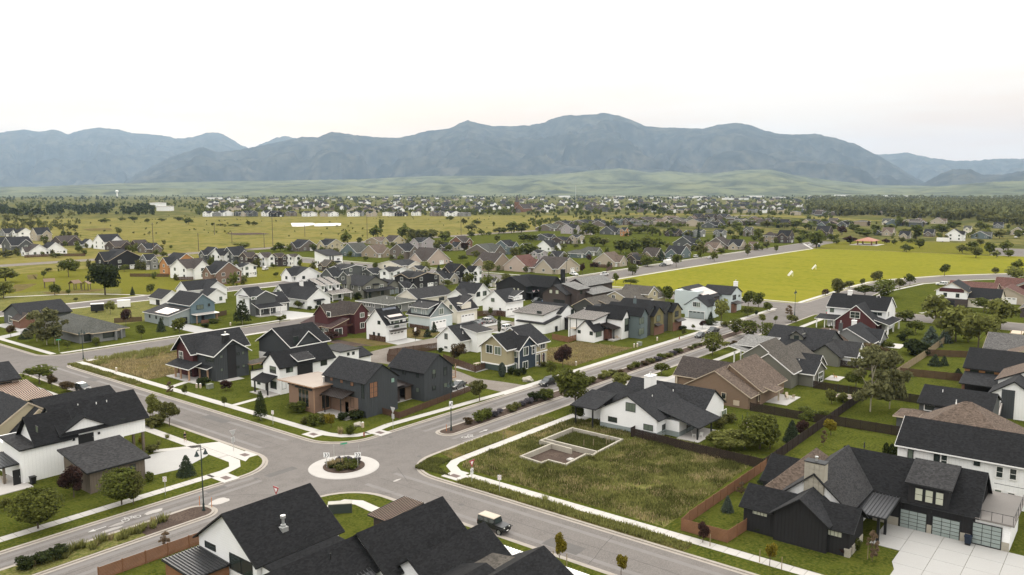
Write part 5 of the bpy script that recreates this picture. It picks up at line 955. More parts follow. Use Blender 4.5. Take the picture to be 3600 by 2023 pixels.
h = House('garage', 'small white garage wing with grey slanted roof behind the white farmhouse', 'garage', 121, 147)
h.shed(118,123.4,143.8,151,5.0,5.2,'y','white','soft','tk',oh=.35); h.gable(123.4,127.5,144.2,151.5,2.9,4.3,'x','white','char','tk',oh=.3); h.wins('A6')

h = House('house', 'dark red barn-like house with shed-roofed wing and white windows', 'house', 150, 185)
h.shed(144.4,150,179.7,193,3.3,4.9,'x','maroonwood','maroon','tb',oh=.5); h.box('board_panel',142.6,144.4,184.3,192,-.1,3.1,'maroonwood'); h.shed(142.5,144.4,184.2,192,3.0,3.35,'x','maroon','maroon','tb',walls=False,oh=.3); h.box('red_wall',144.3,150.06,179.62,179.7,-.1,3.2,'maroon')
h.gable(153.7,158.8,180.6,190,6.3,8.8,'y','maroon','dbrown','tb',oh=.5,tw=.14); h.gable(145.6,156,182.8,188.6,6.2,9.0,'x','maroon','dbrown','tb',oh=.5,tw=.14); h.wins('A7'); h.box('porch_beam',150,153.7,181.4,181.7,2.5,3.0,'maroonwood')

h = House('garage', 'white carriage house with solar panels, balcony and wide white garage door', 'garage', 155, 168)
h.gable(150.8,158.8,164.2,172.2,4.9,8.8,'x','white','black','tw',oh=.5,tw=.16); h.box('dormer',152.5,158.4,164.1,167.2,4.7,5.95,'white')
h.shed(152.3,158.6,163.9,167.6,5.95,7.5,'y','white','char','tw',oh=.2,walls=False)
for i in range(4): h.put('solar_panel', MB().prism([(152.9+i*1.3,166.6,7.25),(154.13+i*1.3,166.6,7.25),(154.13+i*1.3,168.0,8.75),(152.9+i*1.3,168.0,8.75)],(0,-.02,.06)), M['solar'])
h.put('solar_panel', MB().prism([(152.9,164.9,6.55),(158,164.9,6.55),(158,165.9,6.98),(152.9,165.9,6.98)],(0,0,.06)), M['solarlit'])
h.box('balcony_floor',152,158.2,162.7,164.2,2.9,3.1,'dkbrown'); b = MB()
for i in range(22): b.box(152+i*.29,152.03+i*.29,162.72,162.76,3.1,4.1)
b.box(152,158.2,162.7,162.78,4.1,4.17); b.box(152,152.06,162.78,164.1,4.1,4.17); h.put('railing', b, M['tk']); h.wins('A8')

h = House('garage', 'pale blue and grey two-storey garage with white band and white garage door', 'garage', 177, 172)
h.gable(172.2,182,168.1,177.4,4.4,8.1,'y','bluegrey','black','tw',oh=.55,rk=.5,tw=.22); h.box('lower_siding',172.12,182.08,168.02,177,-.1,3.5,'paleblue'); h.box('band_board',172.08,182.12,167.98,177,3.5,3.75,'tw')
h.shed(171.9,176,168.6,176.2,6.55,7.6,'x','bluegrey','soft','tw',oh=.3,walls=False); h.box('dormer',172.15,175,168.7,176,4.3,6.55,'bluegrey'); h.vents([(175.3,174.5,7.4)]); h.wins('A9')

h = House('garage', 'cream garage house with slanted dormer over a wide cream garage door', 'garage', 191, 174)
h.gable(186.5,196,169.9,178,4.2,7.6,'x','cream','char','tw',oh=.5,tw=.2); h.shed(188.2,193.2,169.8,175,5.6,7.7,'x','cream','soft','tw',oh=.3,walls=False); h.box('dormer',188.5,193,169.85,173,4.1,6.2,'cream'); h.wins('A10')

h = House('garage', 'white two-door garage house with slanted dormer behind a brown fence', 'garage', 211, 171)
h.gable(206.5,216,166.4,176.4,4.9,8.3,'x','white','char','tw',oh=.55,tw=.2); h.shed(209.6,215.6,166.2,172,5.9,7.7,'x','white','soft','tw',oh=.2,walls=False); h.box('dormer',210.4,215.4,166.25,171,4.8,6.4,'white'); h.wins('A11')

h = House('house', 'plain white house with steep dark roof and raised slanted side dormer', 'house', 156, 141)
h.gable(151.6,161,137.4,145.4,3.6,6.7,'x','white','char','tw',oh=.6,tw=.22); h.shed(155.6,161.5,134.9,141,5.2,6.2,'y','white','soft','tw',oh=.35); h.vents([(155,140,6.2),(154.2,138.6,4.9)]); h.wins('A12')

h = House('house', 'tan and slate-blue two-storey house with white trim and a flag by its porch', 'house', 149, 117)
h.gable(142.5,156,114.6,122.2,5.6,8.3,'x','khaki','black','tw',oh=.6,rk=.6,tw=.28); h.gable(145.5,152.2,113.3,120,5.1,7.6,'y','navy','black','tw',oh=.5,rk=.5,tw=.26); h.gable(150.4,157.4,113.8,125,5.6,8.9,'x','khaki','char','tw',oh=.7,rk=.5,tw=.28)
h.box('base',142.4,145.4,114.5,122.3,-.1,1.35,'dkgreen'); h.box('band_board',142.38,145.42,114.46,122.3,1.35,1.65,'tw'); h.box('corner_board',145.42,145.62,113.22,113.42,-.1,5.1,'tw'); h.box('corner_board',142.38,142.58,114.46,114.6,-.1,1.4,'tw'); h.box('corner_board',142.42,142.55,122.2,122.32,-.1,5.5,'tw')
h.box('band_board',152.2,157.45,113.72,113.8,2.9,3.2,'tw'); h.posts([(152.6,112.6),(154.4,112.6)],2.9,'tk',.28); h.box('porch_floor',152.3,156.5,112.3,113.8,-.1,.2,'conc'); h.win('Y',113.75,153.6,.9,1.6,1.6,'w',2,1); h.win('Y',113.75,155.9,.4,.9,2.0,'w',1,2); h.wins('A13')
h.box('downspout',151.9,152.1,113.15,113.25,0,4.9,'tw')

h = House('house', 'white modern house with two pale ribbed metal roofs and dark recessed entry', 'house', 197, 141)
h.shed(188.4,196.2,137.1,147.3,2.9,4.2,'x','white','metal','tk',oh=.35,ribs=.45); h.shed(189.2,200,138.4,149,5.4,6.9,'x','white','pale','tk',oh=.45,ribs=.42); h.gable(196.4,204,137.1,149,5.2,7.4,'y','white','char','tk',oh=.3)
h.box('entry_wall',198.6,204.4,135.2,137.1,-.1,3.4,'black'); h.shed(198.4,204.6,134.6,137.1,3.4,3.5,'y','black','metal',None,walls=False,oh=.2); h.win('Y',135.2,201,.1,2.6,2.3,'D',3,1); h.wins('A14')

h = House('house', 'white row house with ribbed pale roof, low gabled front wing and dark red entry', 'house', 193, 121)
h.gable(185.8,190.9,118.5,124.2,3.2,5.8,'x','white','black','tk',oh=.35,tw=.14); h.shed(188,199.3,120,128.5,5.9,7.3,'x','white','pale','tk',oh=.5,ribs=.42); h.gable(194.9,198.7,115,128,5.8,8.2,'y','white','black','tk',oh=.25,rp=1.0 if 0 else .7)
h.box('entry_wall',191.0,193.0,117.0,119.9,-.1,3.1,'maroonwood'); h.shed(191,196.4,115.6,119.8,3.3,4.2,'y','black','brownmetal','tk',walls=False,oh=.2,ribs=.4); h.posts([(192.4,116),(196,115.8)],3.3,'tk',.2); h.box('porch_floor',191,195,115.2,118,-.1,.4,'conc'); h.wins('A15')
h.box('corner_board',198.66,198.76,114.94,115.1,0,5.8,'tk'); h.box('balcony_floor',186.5,188.4,124.6,127,3.0,3.2,'tb'); h.posts([(186.7,124.8),(186.7,127)],5.9,'tk',.16)

h = House('house', 'slate grey gabled town house between the white row house and the olive ones', 'town house', 198, 118)
h.gable(198.9,202.6,111.1,125,6.7,8.5,'y','slate','black','tk',oh=.35,tw=.14); h.wins('A16')
h = House('house', 'first olive-fronted town house with bracketed bay, next to the slate grey one', 'town house', 209, 118)
h.gable(203,212,112,126,5.9,8.4,'y','dkolive','black','tk',oh=.4,tw=.14); h.gable(206.1,211.9,110.9,120,5.9,8.0,'y','olive','black','tk',oh=.5,tw=.14); h.box('stone_base',206.1,211.9,110.7,110.9,-.1,2.6,'brick'); h.shed(206.3,209,109.8,110.9,2.8,3.3,'y','olive','brownmetal',None,walls=False,oh=.1); h.wins('A17')
h = House('house', 'second olive-fronted town house, nearer the concrete driveway', 'town house', 218, 118)
h.gable(212,221.2,111.4,127,6.1,8.5,'y','dkolive','black','tk',oh=.4,tw=.14); h.gable(215.7,221.2,109.8,120,6.1,8.1,'y','olive','black','tk',oh=.5,tw=.14); h.box('stone_base',215.7,221.2,109.6,109.8,-.1,2.6,'brick'); h.shed(217,222,108.6,109.8,2.8,3.3,'y','olive','brownmetal',None,walls=False,oh=.1); h.wins('A17b'); h.chimney(212.6,121,7,9.3,.7,.7,'slate')

h = House('house', 'pale grey-white house with grey garage door, solar roof and white chimney by the field', 'house', 256, 117)
h.gable(242.6,251.5,111.2,119.1,4.3,7.0,'x','paleblue','char','tk',oh=.35,tw=.14); h.gable(246,249,110.9,114,4.5,5.9,'y','paleblue','char','tk',oh=.25,tw=.12)
h.shed(250.5,263,115.2,124,5.8,8.7,'y','paleblue','soft','tk',oh=.4); h.box('flat_block',249.5,254,118,126.5,-.1,7.9,'paleblue'); h.box('upper_wood',254.5,260.5,115.0,115.2,3.2,5.8,'dkbrown')
h.gable(261.5,270.8,111.4,122,6.3,8.5,'y','paleblue','char','tk',oh=.35,tw=.14); h.chimney(266.8,112,7,10.2,1.3,1.1,'tw','tw')
for i in range(6):
    for j in range(2): h.put('solar_panel', MB().prism([(251+i*1.75,116.2+j*2.7,6.5+j*.9),(252.65+i*1.75,116.2+j*2.7,6.5+j*.9),(252.65+i*1.75,118.8+j*2.7,7.37+j*.9),(251+i*1.75,118.8+j*2.7,7.37+j*.9)],(0,0,.08)), M['solarlit'])
h.win('Y',111.4,264.5,4.2,2.6,1.6,'k',3,1); h.win('Y',111.4,268.8,4.8,1.3,.6,'k'); h.win('Y',115.2,252,6.0,.7,.9,'k'); h.shed(262,267.4,109.4,111.4,3.0,3.5,'y','brown','brownmetal',None,walls=False,oh=.2); h.box('timber_wall',262,264.5,110.4,111.4,-.1,3,'brick')
for a in W['A18'][:2]: h.win(*a)

# --- north of the middle street
h = House('house', 'blue two-storey house with flat white porch roof and low garage wing', 'house', 136, 241)
h.gable(134,142.3,235.6,249,5.9,9.0,'y','blue','char','tw',oh=.45,tw=.18); h.shed(127,134,236.4,251.4,3.1,4.9,'x','bluegrey','soft','tw',oh=.4); h.put('solar_panel', MB().prism([(127.6,238,3.45),(131.6,238,4.45),(131.6,246,4.45),(127.6,246,3.45)],(0,0,.08)), M['solarlit'])
h.shed(134.3,142,233,235.6,2.8,2.9,'y','blue','pale','tw',walls=False,oh=.2); h.posts([(134.6,233.3),(141.6,233.3)],2.8,'tt',.2); h.box('porch_wall',136,142,233.2,233.5,0,1.0,'brick'); h.win('Y',236.4,131.8,0,2.6,2.2,'d'); h.wins('B1'); h.win('Y',235.6,138,.1,1,2.1,'d')
for y in (240,244,248): h.win('X',127,y,1.6,.7,.8,'k')
h = House('house', 'small white cottage with grey gable roof left behind the blue house', 'cottage', 151, 284)
h.gable(148.5,156,280.3,289.5,2.6,5.2,'y','white','soft','tw',oh=.4); h.win('Y',280.3,153.5,1,1.2,1.3,'k'); h.win('X',148.5,283.5,0,2.6,2,'d')
h = House('house', 'white two-gabled house behind the blue house', 'house', 166, 288)
h.gable(160,174,283,291,4.4,7.3,'x','white','char','tw',oh=.5); h.gable(166,174,279,287,4.4,7.1,'y','white','char','tw',oh=.5); h.win('Y',279,168.2,1.5,1.3,1.4,'k',2); h.win('Y',279,171.2,1.5,1.3,1.4,'k',2); h.win('X',160,287,2,1.6,1.4,'k',2)
h = House('garage', 'small white gabled garage right behind the blue house', 'garage', 166, 274)
h.gable(161,168,270.5,277,3.2,5.4,'y','white','char','tw',oh=.4); h.win('Y',270.5,166,1,1,1.3,'k')
h = House('house', 'white and grey house with front porch and attached white garage door', 'house', 160, 238)
h.gable(155,161,235.5,243,6.6,8.9,'x','whitelap','char','tw',oh=.5,tw=.26); h.gable(155.2,163,232.2,241,6.4,8.2,'y','dgrey','char','tw',oh=.6,tw=.26); h.shed(155,163.6,229.6,233.2,2.9,4.2,'y','dgrey','char','tw',walls=False,oh=.4); h.gable(161,171,235.6,244,3.2,6.2,'x','dgrey','char','tw',oh=.5)
h.posts([(155.2,229.6),(159,229.6),(163.2,229.6)],2.9,'tw',.2); h.box('porch_floor',155,163.4,229.4,232.2,-.1,.3,'conc'); h.wins('B3'); h.win('Y',232.2,157.3,.9,1.4,1.4,'w',2); h.win('Y',232.2,161,.9,1.2,1.5,'w',2); h.win('X',155,238.5,4,1.2,1.4,'w',2); h.win('X',155,241,.6,1.2,1.8,'w',2); h.win('Y',235.6,167.6,0,4.6,2.3,'G')
h = House('house', 'long white gabled house with dark roof, awning window and white chimney', 'house', 180, 240)
h.gable(176,186.2,231.9,247,3.5,6.9,'y','white','char','tw',oh=.5,tw=.22); h.gable(175.8,190,244,252,4,7.6,'x','white','char','tw',oh=.5,tw=.22); h.chimney(184.6,246.5,6,8.3,1.1,1.1); h.shed(178.9,183.2,231.2,231.9,2.7,3.0,'y','white','char','tk',walls=False,oh=.1); h.wins('B4'); h.win('X',175.8,248.4,4.3,1.6,1.4,'k',2,2)
h = House('house', 'white house with three ribbed-roof dormers and metal-roofed porch', 'house', 195, 247)
h.gable(190,202,243.5,256,3.6,8.0,'x','white','black','tw',oh=.4)
for x in (191.2,194.8,198.4):
    h.box('dormer',x,x+1.9,243.6,248,3.6,6.1,'white'); h.shed(x,x+1.9,243.4,250,6.1,8.1,'y','white','pale','tw',walls=False,oh=.3,ribs=.45); h.win('Y',243.6,x+.95,4.7,.8,1.1,'k')
h.shed(194,203.5,240.3,243.6,2.8,3.7,'y','white','pale','tw',walls=False,oh=.3,ribs=.45); h.posts([(194.3,240.6),(198.8,240.6),(203.2,240.6)],2.8,'tw',.25); h.win('Y',243.5,196,.2,1.6,2.2,'k',2); h.win('Y',243.5,200.5,.6,2.2,1.6,'k',2)
h = House('house', 'dark grey two-storey house with bay window and tall side chimney', 'house', 213, 245)
h.gable(207.4,220,238.1,251,5.1,8.0,'y','greygreen','char','tk',oh=.6,tw=.16); h.chimney(206.9,246,-.1,8.3,.9,1.6,'greygreen'); h.shed(207.2,222,235.6,238.1,2.7,3.4,'y','greygreen','char','tk',walls=False,oh=.3); h.posts([(207.6,235.8),(214,235.8),(221.6,235.8)],2.7,'greygreen',.25); h.box('bay',212.3,215,237.5,238.1,2.6,4.8,'greygreen'); h.shed(212.1,215.2,237.3,238.1,4.8,5.2,'y','greygreen','black',None,walls=False,oh=.1); h.wins('B6'); h.win('Y',238.1,210.2,.5,1.8,1.6,'k',2); h.win('Y',238.1,217,.5,1.8,1.6,'k',2)
h.gable(220,229,239,249,3.2,5.6,'y','greygreen','char','tk',oh=.4); h.win('Y',239,224.5,0,4.4,2.3,'H')
h = House('house', 'low grey house with hip roof and broad white eaves behind the red house', 'house', 193, 209)
h.hip(186.6,200,201.5,217,3.2,5.0,'grey','ggreen','tw',oh=.8)
for y in (204.5,209,211.2,212.4,213.6): h.win('X',186.6,y,1.7,.7,1.0,'w')
h.win('Y',201.5,191,.9,2.6,1.6,'w',3); h.win('Y',201.5,196.5,1,1.2,1.3,'w',2); h.vents([(190,206,4.7),(192.5,204.5,4.3)],'tw')
h = House('house', 'cream house with dark gable roof behind the pale blue garage', 'house', 209, 206)
h.gable(201,219.5,202.3,212.5,3.7,6.4,'x','cream','soft','tw',oh=.5); h.win('Y',202.3,206,1.6,1,1.1,'k'); h.win('Y',202.3,213.5,1.7,2.6,1.1,'k',3); h.vents([(211,206,5.2),(213,206,5.2)])
h = House('house', 'tall white house with two groups of three narrow windows', 'house', 221, 193)
h.gable(217.6,225.6,189.4,199.5,4.9,8.0,'y','white','char','tw',oh=.5); 
for x in (219.2,222.8): h.win('Y',189.4,x,3.6,1.9,1.6,'k',3)
h.gable(214,219,191,200,3.6,6.0,'x','white','soft','tw',oh=.4); h.win('Y',191,215.6,2.2,1.1,.8,'k',2)
h = House('house', 'black board-clad house with balcony bunting and tall black chimney', 'house', 249, 186)
h.gable(242.3,254,185.5,200,5.4,8.6,'x','black','black','tk',oh=.5); h.gable(247,256,177.5,190,5.4,8.8,'y','black','black','tk',oh=.5); h.chimney(257,178.4,-.1,11.2,1.5,1.3,'black')
h.box('balcony_floor',242.6,252,182.6,185.5,2.8,3.0,'black'); b = MB()
for i in range(24): b.box(242.6+i*.4,242.64+i*.4,182.6,182.66,3,4)
b.box(242.6,252,182.56,182.68,4,4.08); h.put('railing', b, M['tk']); h.posts([(242.8,182.8),(247,182.8),(251.8,182.8)],2.8,'tk',.2); h.win('Y',185.5,246.5,0,5,2.3,'d'); h.win('Y',185.5,245,3.1,2.4,2,'k',2); h.win('Y',185.5,249.5,3.1,2.4,2,'k',2); h.win('X',242.3,191,3.6,.8,.8,'n'); h.win('X',242.3,189,3.6,.8,.8,'n')
for x in (243.6,246.8,250):
    b = MB(); n = 10
    for k, r in enumerate((.75,.5,.27)):
        b.add([(x+r*math.cos(math.pi+math.pi*i/n), 182.52-.004*k, 4+r*math.sin(math.pi+math.pi*i/n)) for i in range(n+1)], [tuple(range(n+1))], k)
    o = h.put('bunting', b, [M['tw'], mat('flag_red', (.35,.04,.05), .8), mat('flag_blue', (.05,.07,.2), .8)])
h = House('house', 'brown-grey house with pale metal roofs beside the black balcony house', 'house', 254, 168)
h.gable(238.4,250,164.5,174.5,4.4,7.4,'x','dkbrown','soft','tk',oh=.5); h.gable(252,271,164.5,173.5,6.2,8.5,'x','dkbrown','ltgrey','tk',oh=.5); h.shed(242,250,161.5,168,5.9,7.6,'y','dkbrown','ltgrey','tk',oh=.4); h.shed(247.5,262.5,158.6,165.5,3.9,5.6,'y','dkbrown','ltgrey','tk',oh=.4)
h.win('X',238.4,167,.1,5,2.2,'d'); h.win('X',238.4,168,4.4,1.2,1.2,'n'); h.win('X',238.4,170.8,4.4,1.2,1.2,'n'); h.win('Y',161.5,244.5,4.2,1.2,1.2,'k')
h = House('house', 'tan house with white bargeboards and upper gable behind the olive town houses', 'house', 249, 144)
h.gable(239,252,136.5,151,3.7,7.1,'x','tan','gbrownr','tw',oh=.5,tw=.26); h.gable(250,257,137,148,5.6,7.8,'y','tan','gbrownr','tw',oh=.5,tw=.22); h.gable(252,264.5,138,147,3.4,6.6,'x','tan','gbrownr','tw',oh=.4); h.win('X',239,144.5,4.2,1.2,1.5,'w',2); h.win('Y',137,254.6,4.6,1.1,1.3,'w',2)
h = House('house', 'dark olive-brown house with low slanted roofs behind the ribbed white roofs', 'house', 230, 147)
h.gable(223.5,236,141,151,3.4,6.0,'x','dkolive','gbrownr','tb',oh=.5); h.shed(228,236,138.6,143,3.6,5.0,'y','dkolive','gbrownr','tb',oh=.4); h.shed(216,224,132,141,4.2,4.4,'x','dkolive','char','tw',oh=.4)
h = House('house', 'hip-roofed grey corner house behind the aspen clump', 'house', 104, 241)
h.hip(97,109.6,228.6,254,2.75,5.9,'grey','ggreen','tb',oh=.9); h.hip(100,106,226.8,233,2.7,4.2,'grey','ggreen','tb',oh=.8); h.win('Y',228.6,99.4,.4,2.4,2.0,'k',2); h.win('Y',226.8,104,.9,3,1.4,'k',2); h.posts([(108,227.6),(105.8,226.2)],2.6,'grey',.5)
h = House('house', 'dark house with brick-red porch at the left edge behind the driveway', 'house', 102, 277)
h.gable(98,112,269,284,3.6,6.6,'x','dgrey','char','tk',oh=.6); h.gable(96.5,101,267.5,273,2.7,4.4,'y','brick','dbrown','tb',oh=.5); h.win('X',98,279,.5,2.4,2,'w',3); h.win('Y',269,106,1.2,2,1.2,'k',2)

# --- south of the boulevard
h = House('house', 'white ranch house with grey plinth, dark roofs, white chimney and back patio', 'house', 128, 66)
h.gable(119.2,131,63.2,74.4,3.4,6.5,'x','whitelap','char','tk',oh=.55,tw=.16,base=(1.0,'bluegrey')); h.gable(124,138.6,60,78,2.7,5.6,'y','whitelap','char','tk',oh=.5,tw=.16,rp=.72) if 0 else h.gable(130,139,59.9,76.5,2.9,5.9,'y','whitelap','char','tk',oh=.5,tw=.16); h.shed(122.4,130.4,57.2,66,2.3,4.6,'y','whitelap','char','tk',oh=.4,walls=False)
h.gable(127.4,130.6,57.0,62,2.4,3.9,'y','whitelap','char','tk',oh=.4,walls=False) if 0 else None
h.box('back_wall',122.4,130,60.6,63.3,-.1,2.7,'whitelap'); h.box('base',122.36,130,60.56,63.3,-.1,.9,'bluegrey'); h.posts([(122.8,57.4),(128,57.3)],2.4,'tk',.24); h.box('patio',121.5,130,56.6,60.6,-.1,.1,'conc'); h.chimney(132,71.5,5,7.4,2.2,1.4,'tw','tw')
h.gable(121,126,73.5,78.6,4.2,6.3,'y','whitelap','char','tk',oh=.5) if 0 else h.shed(117.4,124,74.4,79.2,3.6,4.9,'x','whitelap','char','tk',walls=False,oh=.3); h.posts([(117.6,78.6),(117.6,75)],3.6,'tk',.22); h.hip(123,133,74,81,3.2,5.9,'whitelap','char','tk'); h.wins('D1'); h.vents([(124.5,67,5.4),(131.5,66.5,5.1)]); h.win('Y',60.6,126.5,.2,2.4,2.1,'k',2)
h = House('house', 'brown ranch house with brown shingle roofs and beige trim', 'house', 154, 66)
h.gable(140.5,158,61.5,72.5,3.9,6.6,'x','brown','brown','tb',oh=.6,tw=.2) if 0 else h.gable(146.6,162,58.2,72.2,2.6,6.6,'x','brown','brown','tb',oh=.6,tw=.2,rp=.5); h.gable(151,164,57.6,66.5,3.0,7.2,'x','brown','brown','tb',oh=.6,tw=.2,rp=.72); h.gable(154,162,66,77.5,3.0,6.0,'y','brown','dbrown','tb',oh=.5,tw=.2); h.shed(153.3,157,55.6,58.2,2.6,3.3,'y','brown','brown','tb',walls=False,oh=.3)
h.posts([(153.8,77),(157.5,77.3),(156.6,56)],2.8,'tb',.3); h.box('patio',154,162,53.4,57.6,-.1,.08,'conc'); h.wins('D2'); h.vents([(152,62,4.8),(155,61,4.8)]); h.box('electric_box',146.5,146.6,60,61.2,.4,1.4,'tb')
h = House('house', 'grey ranch house with several white-edged gables', 'house', 178, 64)
h.gable(168,186,57.5,67.5,3.6,7.0,'x','gbrown' if 0 else 'greygreen','gbrownr','tw',oh=.6,tw=.26); h.gable(172.4,179.6,54.2,62.5,2.9,4.9,'y','greygreen','char','tw',oh=.5,tw=.24); h.gable(178,184,55.5,63,3.0,5.3,'y','greygreen','char','tw',oh=.5,tw=.24); h.gable(182,192,66,74,3.2,6.0,'x','greygreen','gbrownr','tw',oh=.6,tw=.26); h.shed(184,189.5,71.5,78,2.8,4.2,'y','greygreen','ltgrey','tw',walls=False,oh=.4); h.shed(187,194,70,77.5,4.3,5.6,'x','greygreen','ltgrey','tw',oh=.4,walls=False)  # ltgrey sheds: grey shingles with the sky light put into their colour
h.posts([(185,77.4),(189,77.4)],2.8,'tw',.3); h.box('corner_board',172.34,172.54,54.14,54.34,-.1,2.9,'tw'); h.gable(168.6,172,60.5,64.5,2.8,4.2,'x','greygreen','char','tw',oh=.4); h.wins('D3'); h.vents([(175.5,58.5,4.5)]); h.box('patio',181,186,51.6,54.6,-.1,.08,'conc')
h = House('house', 'charcoal-roofed house with a small square dormer and white back gable', 'house', 205, 62)
h.gable(198,213,60,75,3.2,7.0,'y','dgrey','char','tk',oh=.5,tw=.16); h.gable(199,206,52.8,62,2.5,5.2,'y','white','soft','tw',oh=.5,tw=.2); h.gable(196,204,56,62.5,2.6,5.0,'x','greygreen','soft','tk',oh=.5); h.box('dormer',201,204.2,66.4,69.2,3,6.1,'greygreen'); h.gable(200.6,204.4,66.2,69.4,5.6,6.7,'x','greygreen','soft','tk',oh=.35); h.win('X',200.6,67.8,4.5,1.1,1.1,'k',1,2); h.wins('D4'); h.chimney(212,60.5,6,8,.8,.8,'dgrey'); h.vents([(209,60,6),(210,62.5,6.2)])
h = House('house', 'low charcoal house with white square chimney before the maroon-gabled corner house', 'house', 222, 61)
h.gable(216,228,54,66,3,6.2,'x','grey','char','tw',oh=.5); h.gable(222,229,53.4,60,2.8,5.2,'y','grey','char','tw',oh=.5); h.hip(214,221,60,70,3,5.6,'grey','brown','tb'); h.chimney(224,60.5,5,7.2,1.1,1.1,'tw','tw'); h.vents([(219,65.5,6),(221,65.5,6)]); h.box('patio',229,236,50,55,-.1,.08,'walk')
h = House('house', 'white corner house with navy-black roofs and maroon front gable by the crossroads', 'house', 258, 68)
h.gable(249,264,66.5,75,6.2,9.6,'x','whitelap','black','tw',oh=.5,tw=.26) if 0 else h.gable(255,266,60,77,6.2,9.6,'y','whitelap','black','tw',oh=.5,tw=.26); h.gable(248.5,258,61,72.5,3.1,8.0,'x','maroon','char','tw',oh=.6,tw=.26); h.shed(249.5,263,57.8,61.5,2.8,3.9,'y','whitelap','char','tw',walls=False,oh=.3); h.posts([(249.8,58),(256,58),(262.6,58)],2.8,'tw',.35); h.win('X',248.5,67,4.2,2.6,1.8,'w',2,2); h.win('Y',60,262.5,6.8,1,1.4,'w') if 0 else h.win('X',255,75.6,4.4,1.1,1.2,'k'); h.win('X',255,62.4,4.6,2.6,.9,'w',2)
h.shed(249.5,254,73,78.6,2.9,3.6,'x','whitelap','char','tw',walls=False,oh=.4); h.posts([(249.6,73.2),(249.6,76),(249.6,78.4)],2.9,'tw',.25); h.chimney(260.5,72,9,10.8,1.2,1.2,'tw','tw'); h.vents([(260,64,9.4),(260,63,9.4)]); h.win('Y',60,258,4.2,1.2,1.4,'w',2)

# --- lower right
h = House('house', 'black modern house with stone chimney, carport and three frosted glass garage doors', 'house', 102, 24)
h.gable(93,98.4,24.4,37,3.2,5.0,'y','black','black','tk',oh=.4,rk=.5,batten='black',tw=.12); h.gable(92.4,98,26.8,33,3.6,5.9,'x','black','char','tk',oh=.4,rk=.5,batten='black',tw=.12)
h.gable(97.2,110.5,26,33.8,4.3,7.6,'x','white','soft','tk',oh=.6,rk=.5,tw=.2); h.chimney(97.6,29.9,-.1,9.0,1.3,2.4,'stone','tk'); b = MB()
for j in range(16):
    for i in range(4):
        y0 = 28.71+i*.6+(j % 2)*.0; b.box(96.9-.02*((i*7+j*3) % 3), 96.95, y0+.02, y0+.58, j*.55+.02, j*.55+.53)
h.put('stone_facing', b, M['stone'], 'stuff')
h.hip(100.4,112,29.5,37,2.9,7.4,'white','brown','tb',oh=.6); h.gable(104.5,112,33,39,2.8,5.2,'y','black','black','tk',oh=.4)
h.gable(106.3,115.5,13.8,30,3.6,7.4,'y','black','black','tk',oh=.5,rk=.4,tw=.12,batten='black'); h.box('dormer',106.0,110,16.7,21.2,3.0,6.0,'black'); h.shed(106.0,110.6,16.7,21.2,6.05,7.5,'x','black','soft','tk',walls=False,oh=.35)
for y0, y1 in ((22.2,25.2),(18.3,19.0),(14.2,15.4),(10.2,11.0)):
    for j in range(2): h.box('stone_block',106.16,106.3,y0,y1,-.1+j*.58,.46+j*.58,'stone')
h.box('flat_block',106.28,114,10.2,13.8,-.1,3.2,'whitelap'); h.box('roof_deck',105.8,117,9.8,13.8,3.2,3.42,'r_deck'); b = MB()
for y in (9.9,11,12.1,13.2): b.box(105.84,105.9,y,y+.05,3.42,4.5)
for x in (107.5,109.5,111.5,113.5,115.5,116.9): b.box(x,x+.05,9.84,9.9,3.42,4.5)
b.box(105.84,105.88,9.84,13.4,4.45,4.5); b.box(105.88,117,9.84,9.88,4.45,4.5); b.box(116.94,117,9.88,13.4,4.45,4.5)
h.put('railing', b, M['tk'])
h.shed(99.6,106.2,22.4,26.4,3.1,3.5,'x','black','metal','tk',walls=False,oh=.3,ribs=.4); h.posts([(102.4,22.8),(99.8,23)],3.1,'tk',.3); h.wins('E1')
for j in range(4): h.box('stone_block',93.0-.06,93.6,24.34-.06,24.9+j*.01,-.1+j*.3,.17+j*.3,'stone'); h.box('stone_block',94.0,98.3,24.28,24.4,-.1+j*.3,.18+j*.3,'stone')
h.box('wall_lamp',106.2,106.3,21.9,22.1,2.6,3.0,'tk'); h.box('wall_lamp',106.2,106.3,18.5,18.7,2.6,3.0,'tk'); h.vents([(113.5,28.5,7.2)],'tk')
h = House('house', 'long white two-storey house with black roof at the right edge', 'house', 126, 10)
h.gable(121.4,131,-14,26,6.1,8.9,'y','white','black','tw',oh=.5,tw=.2); h.wins('E2'); h.vents([(124.5,18,7.4),(124.5,16.8,7.4)]); h.shed(118.2,121.4,22,26,2.6,3.2,'x','white','rust','tw',oh=.1,walls=False,ribs=.3)
h = House('house', 'brown hip-roofed house behind the long white house', 'house', 146, 20)
h.hip(136.5,150,13.5,28,3.4,8.5,'sand','brown','tb',oh=.6); h.vents([(143.6,22.5,7.9),(140,24,5.2),(139.5,17.5,5.0)])
h = House('house', 'dark grey split-roofed house with one long window on the right', 'house', 157, 25)
h.gable(154.5,165,19,30,4.6,6.6,'y','dgrey','black','tk',oh=.5); h.shed(152.8,158,20,27,3.5,5.4,'x','dgrey','soft','tk',oh=.4); h.hip(150,155,28,32.6,2.6,3.6,'dgrey','brown','tb'); h.win('X',154.5,27.8,3.3,2.6,.9,'w',1,1); h.vents([(158,27,6)])
h = House('house', 'black house with orange brick upper band at the right edge', 'house', 192, 25)
h.gable(189.8,203,17,28.6,5.0,8.0,'y','orange','black','tk',oh=.5); h.shed(183.6,189.8,18,28.2,2.7,4.0,'x','black','char','tk',walls=False,oh=.3); h.box('dark_base',189.7,203,17,28.6,-.1,3.0,'black'); h.posts([(184,27.8),(184,22)],2.7,'brick',.5)
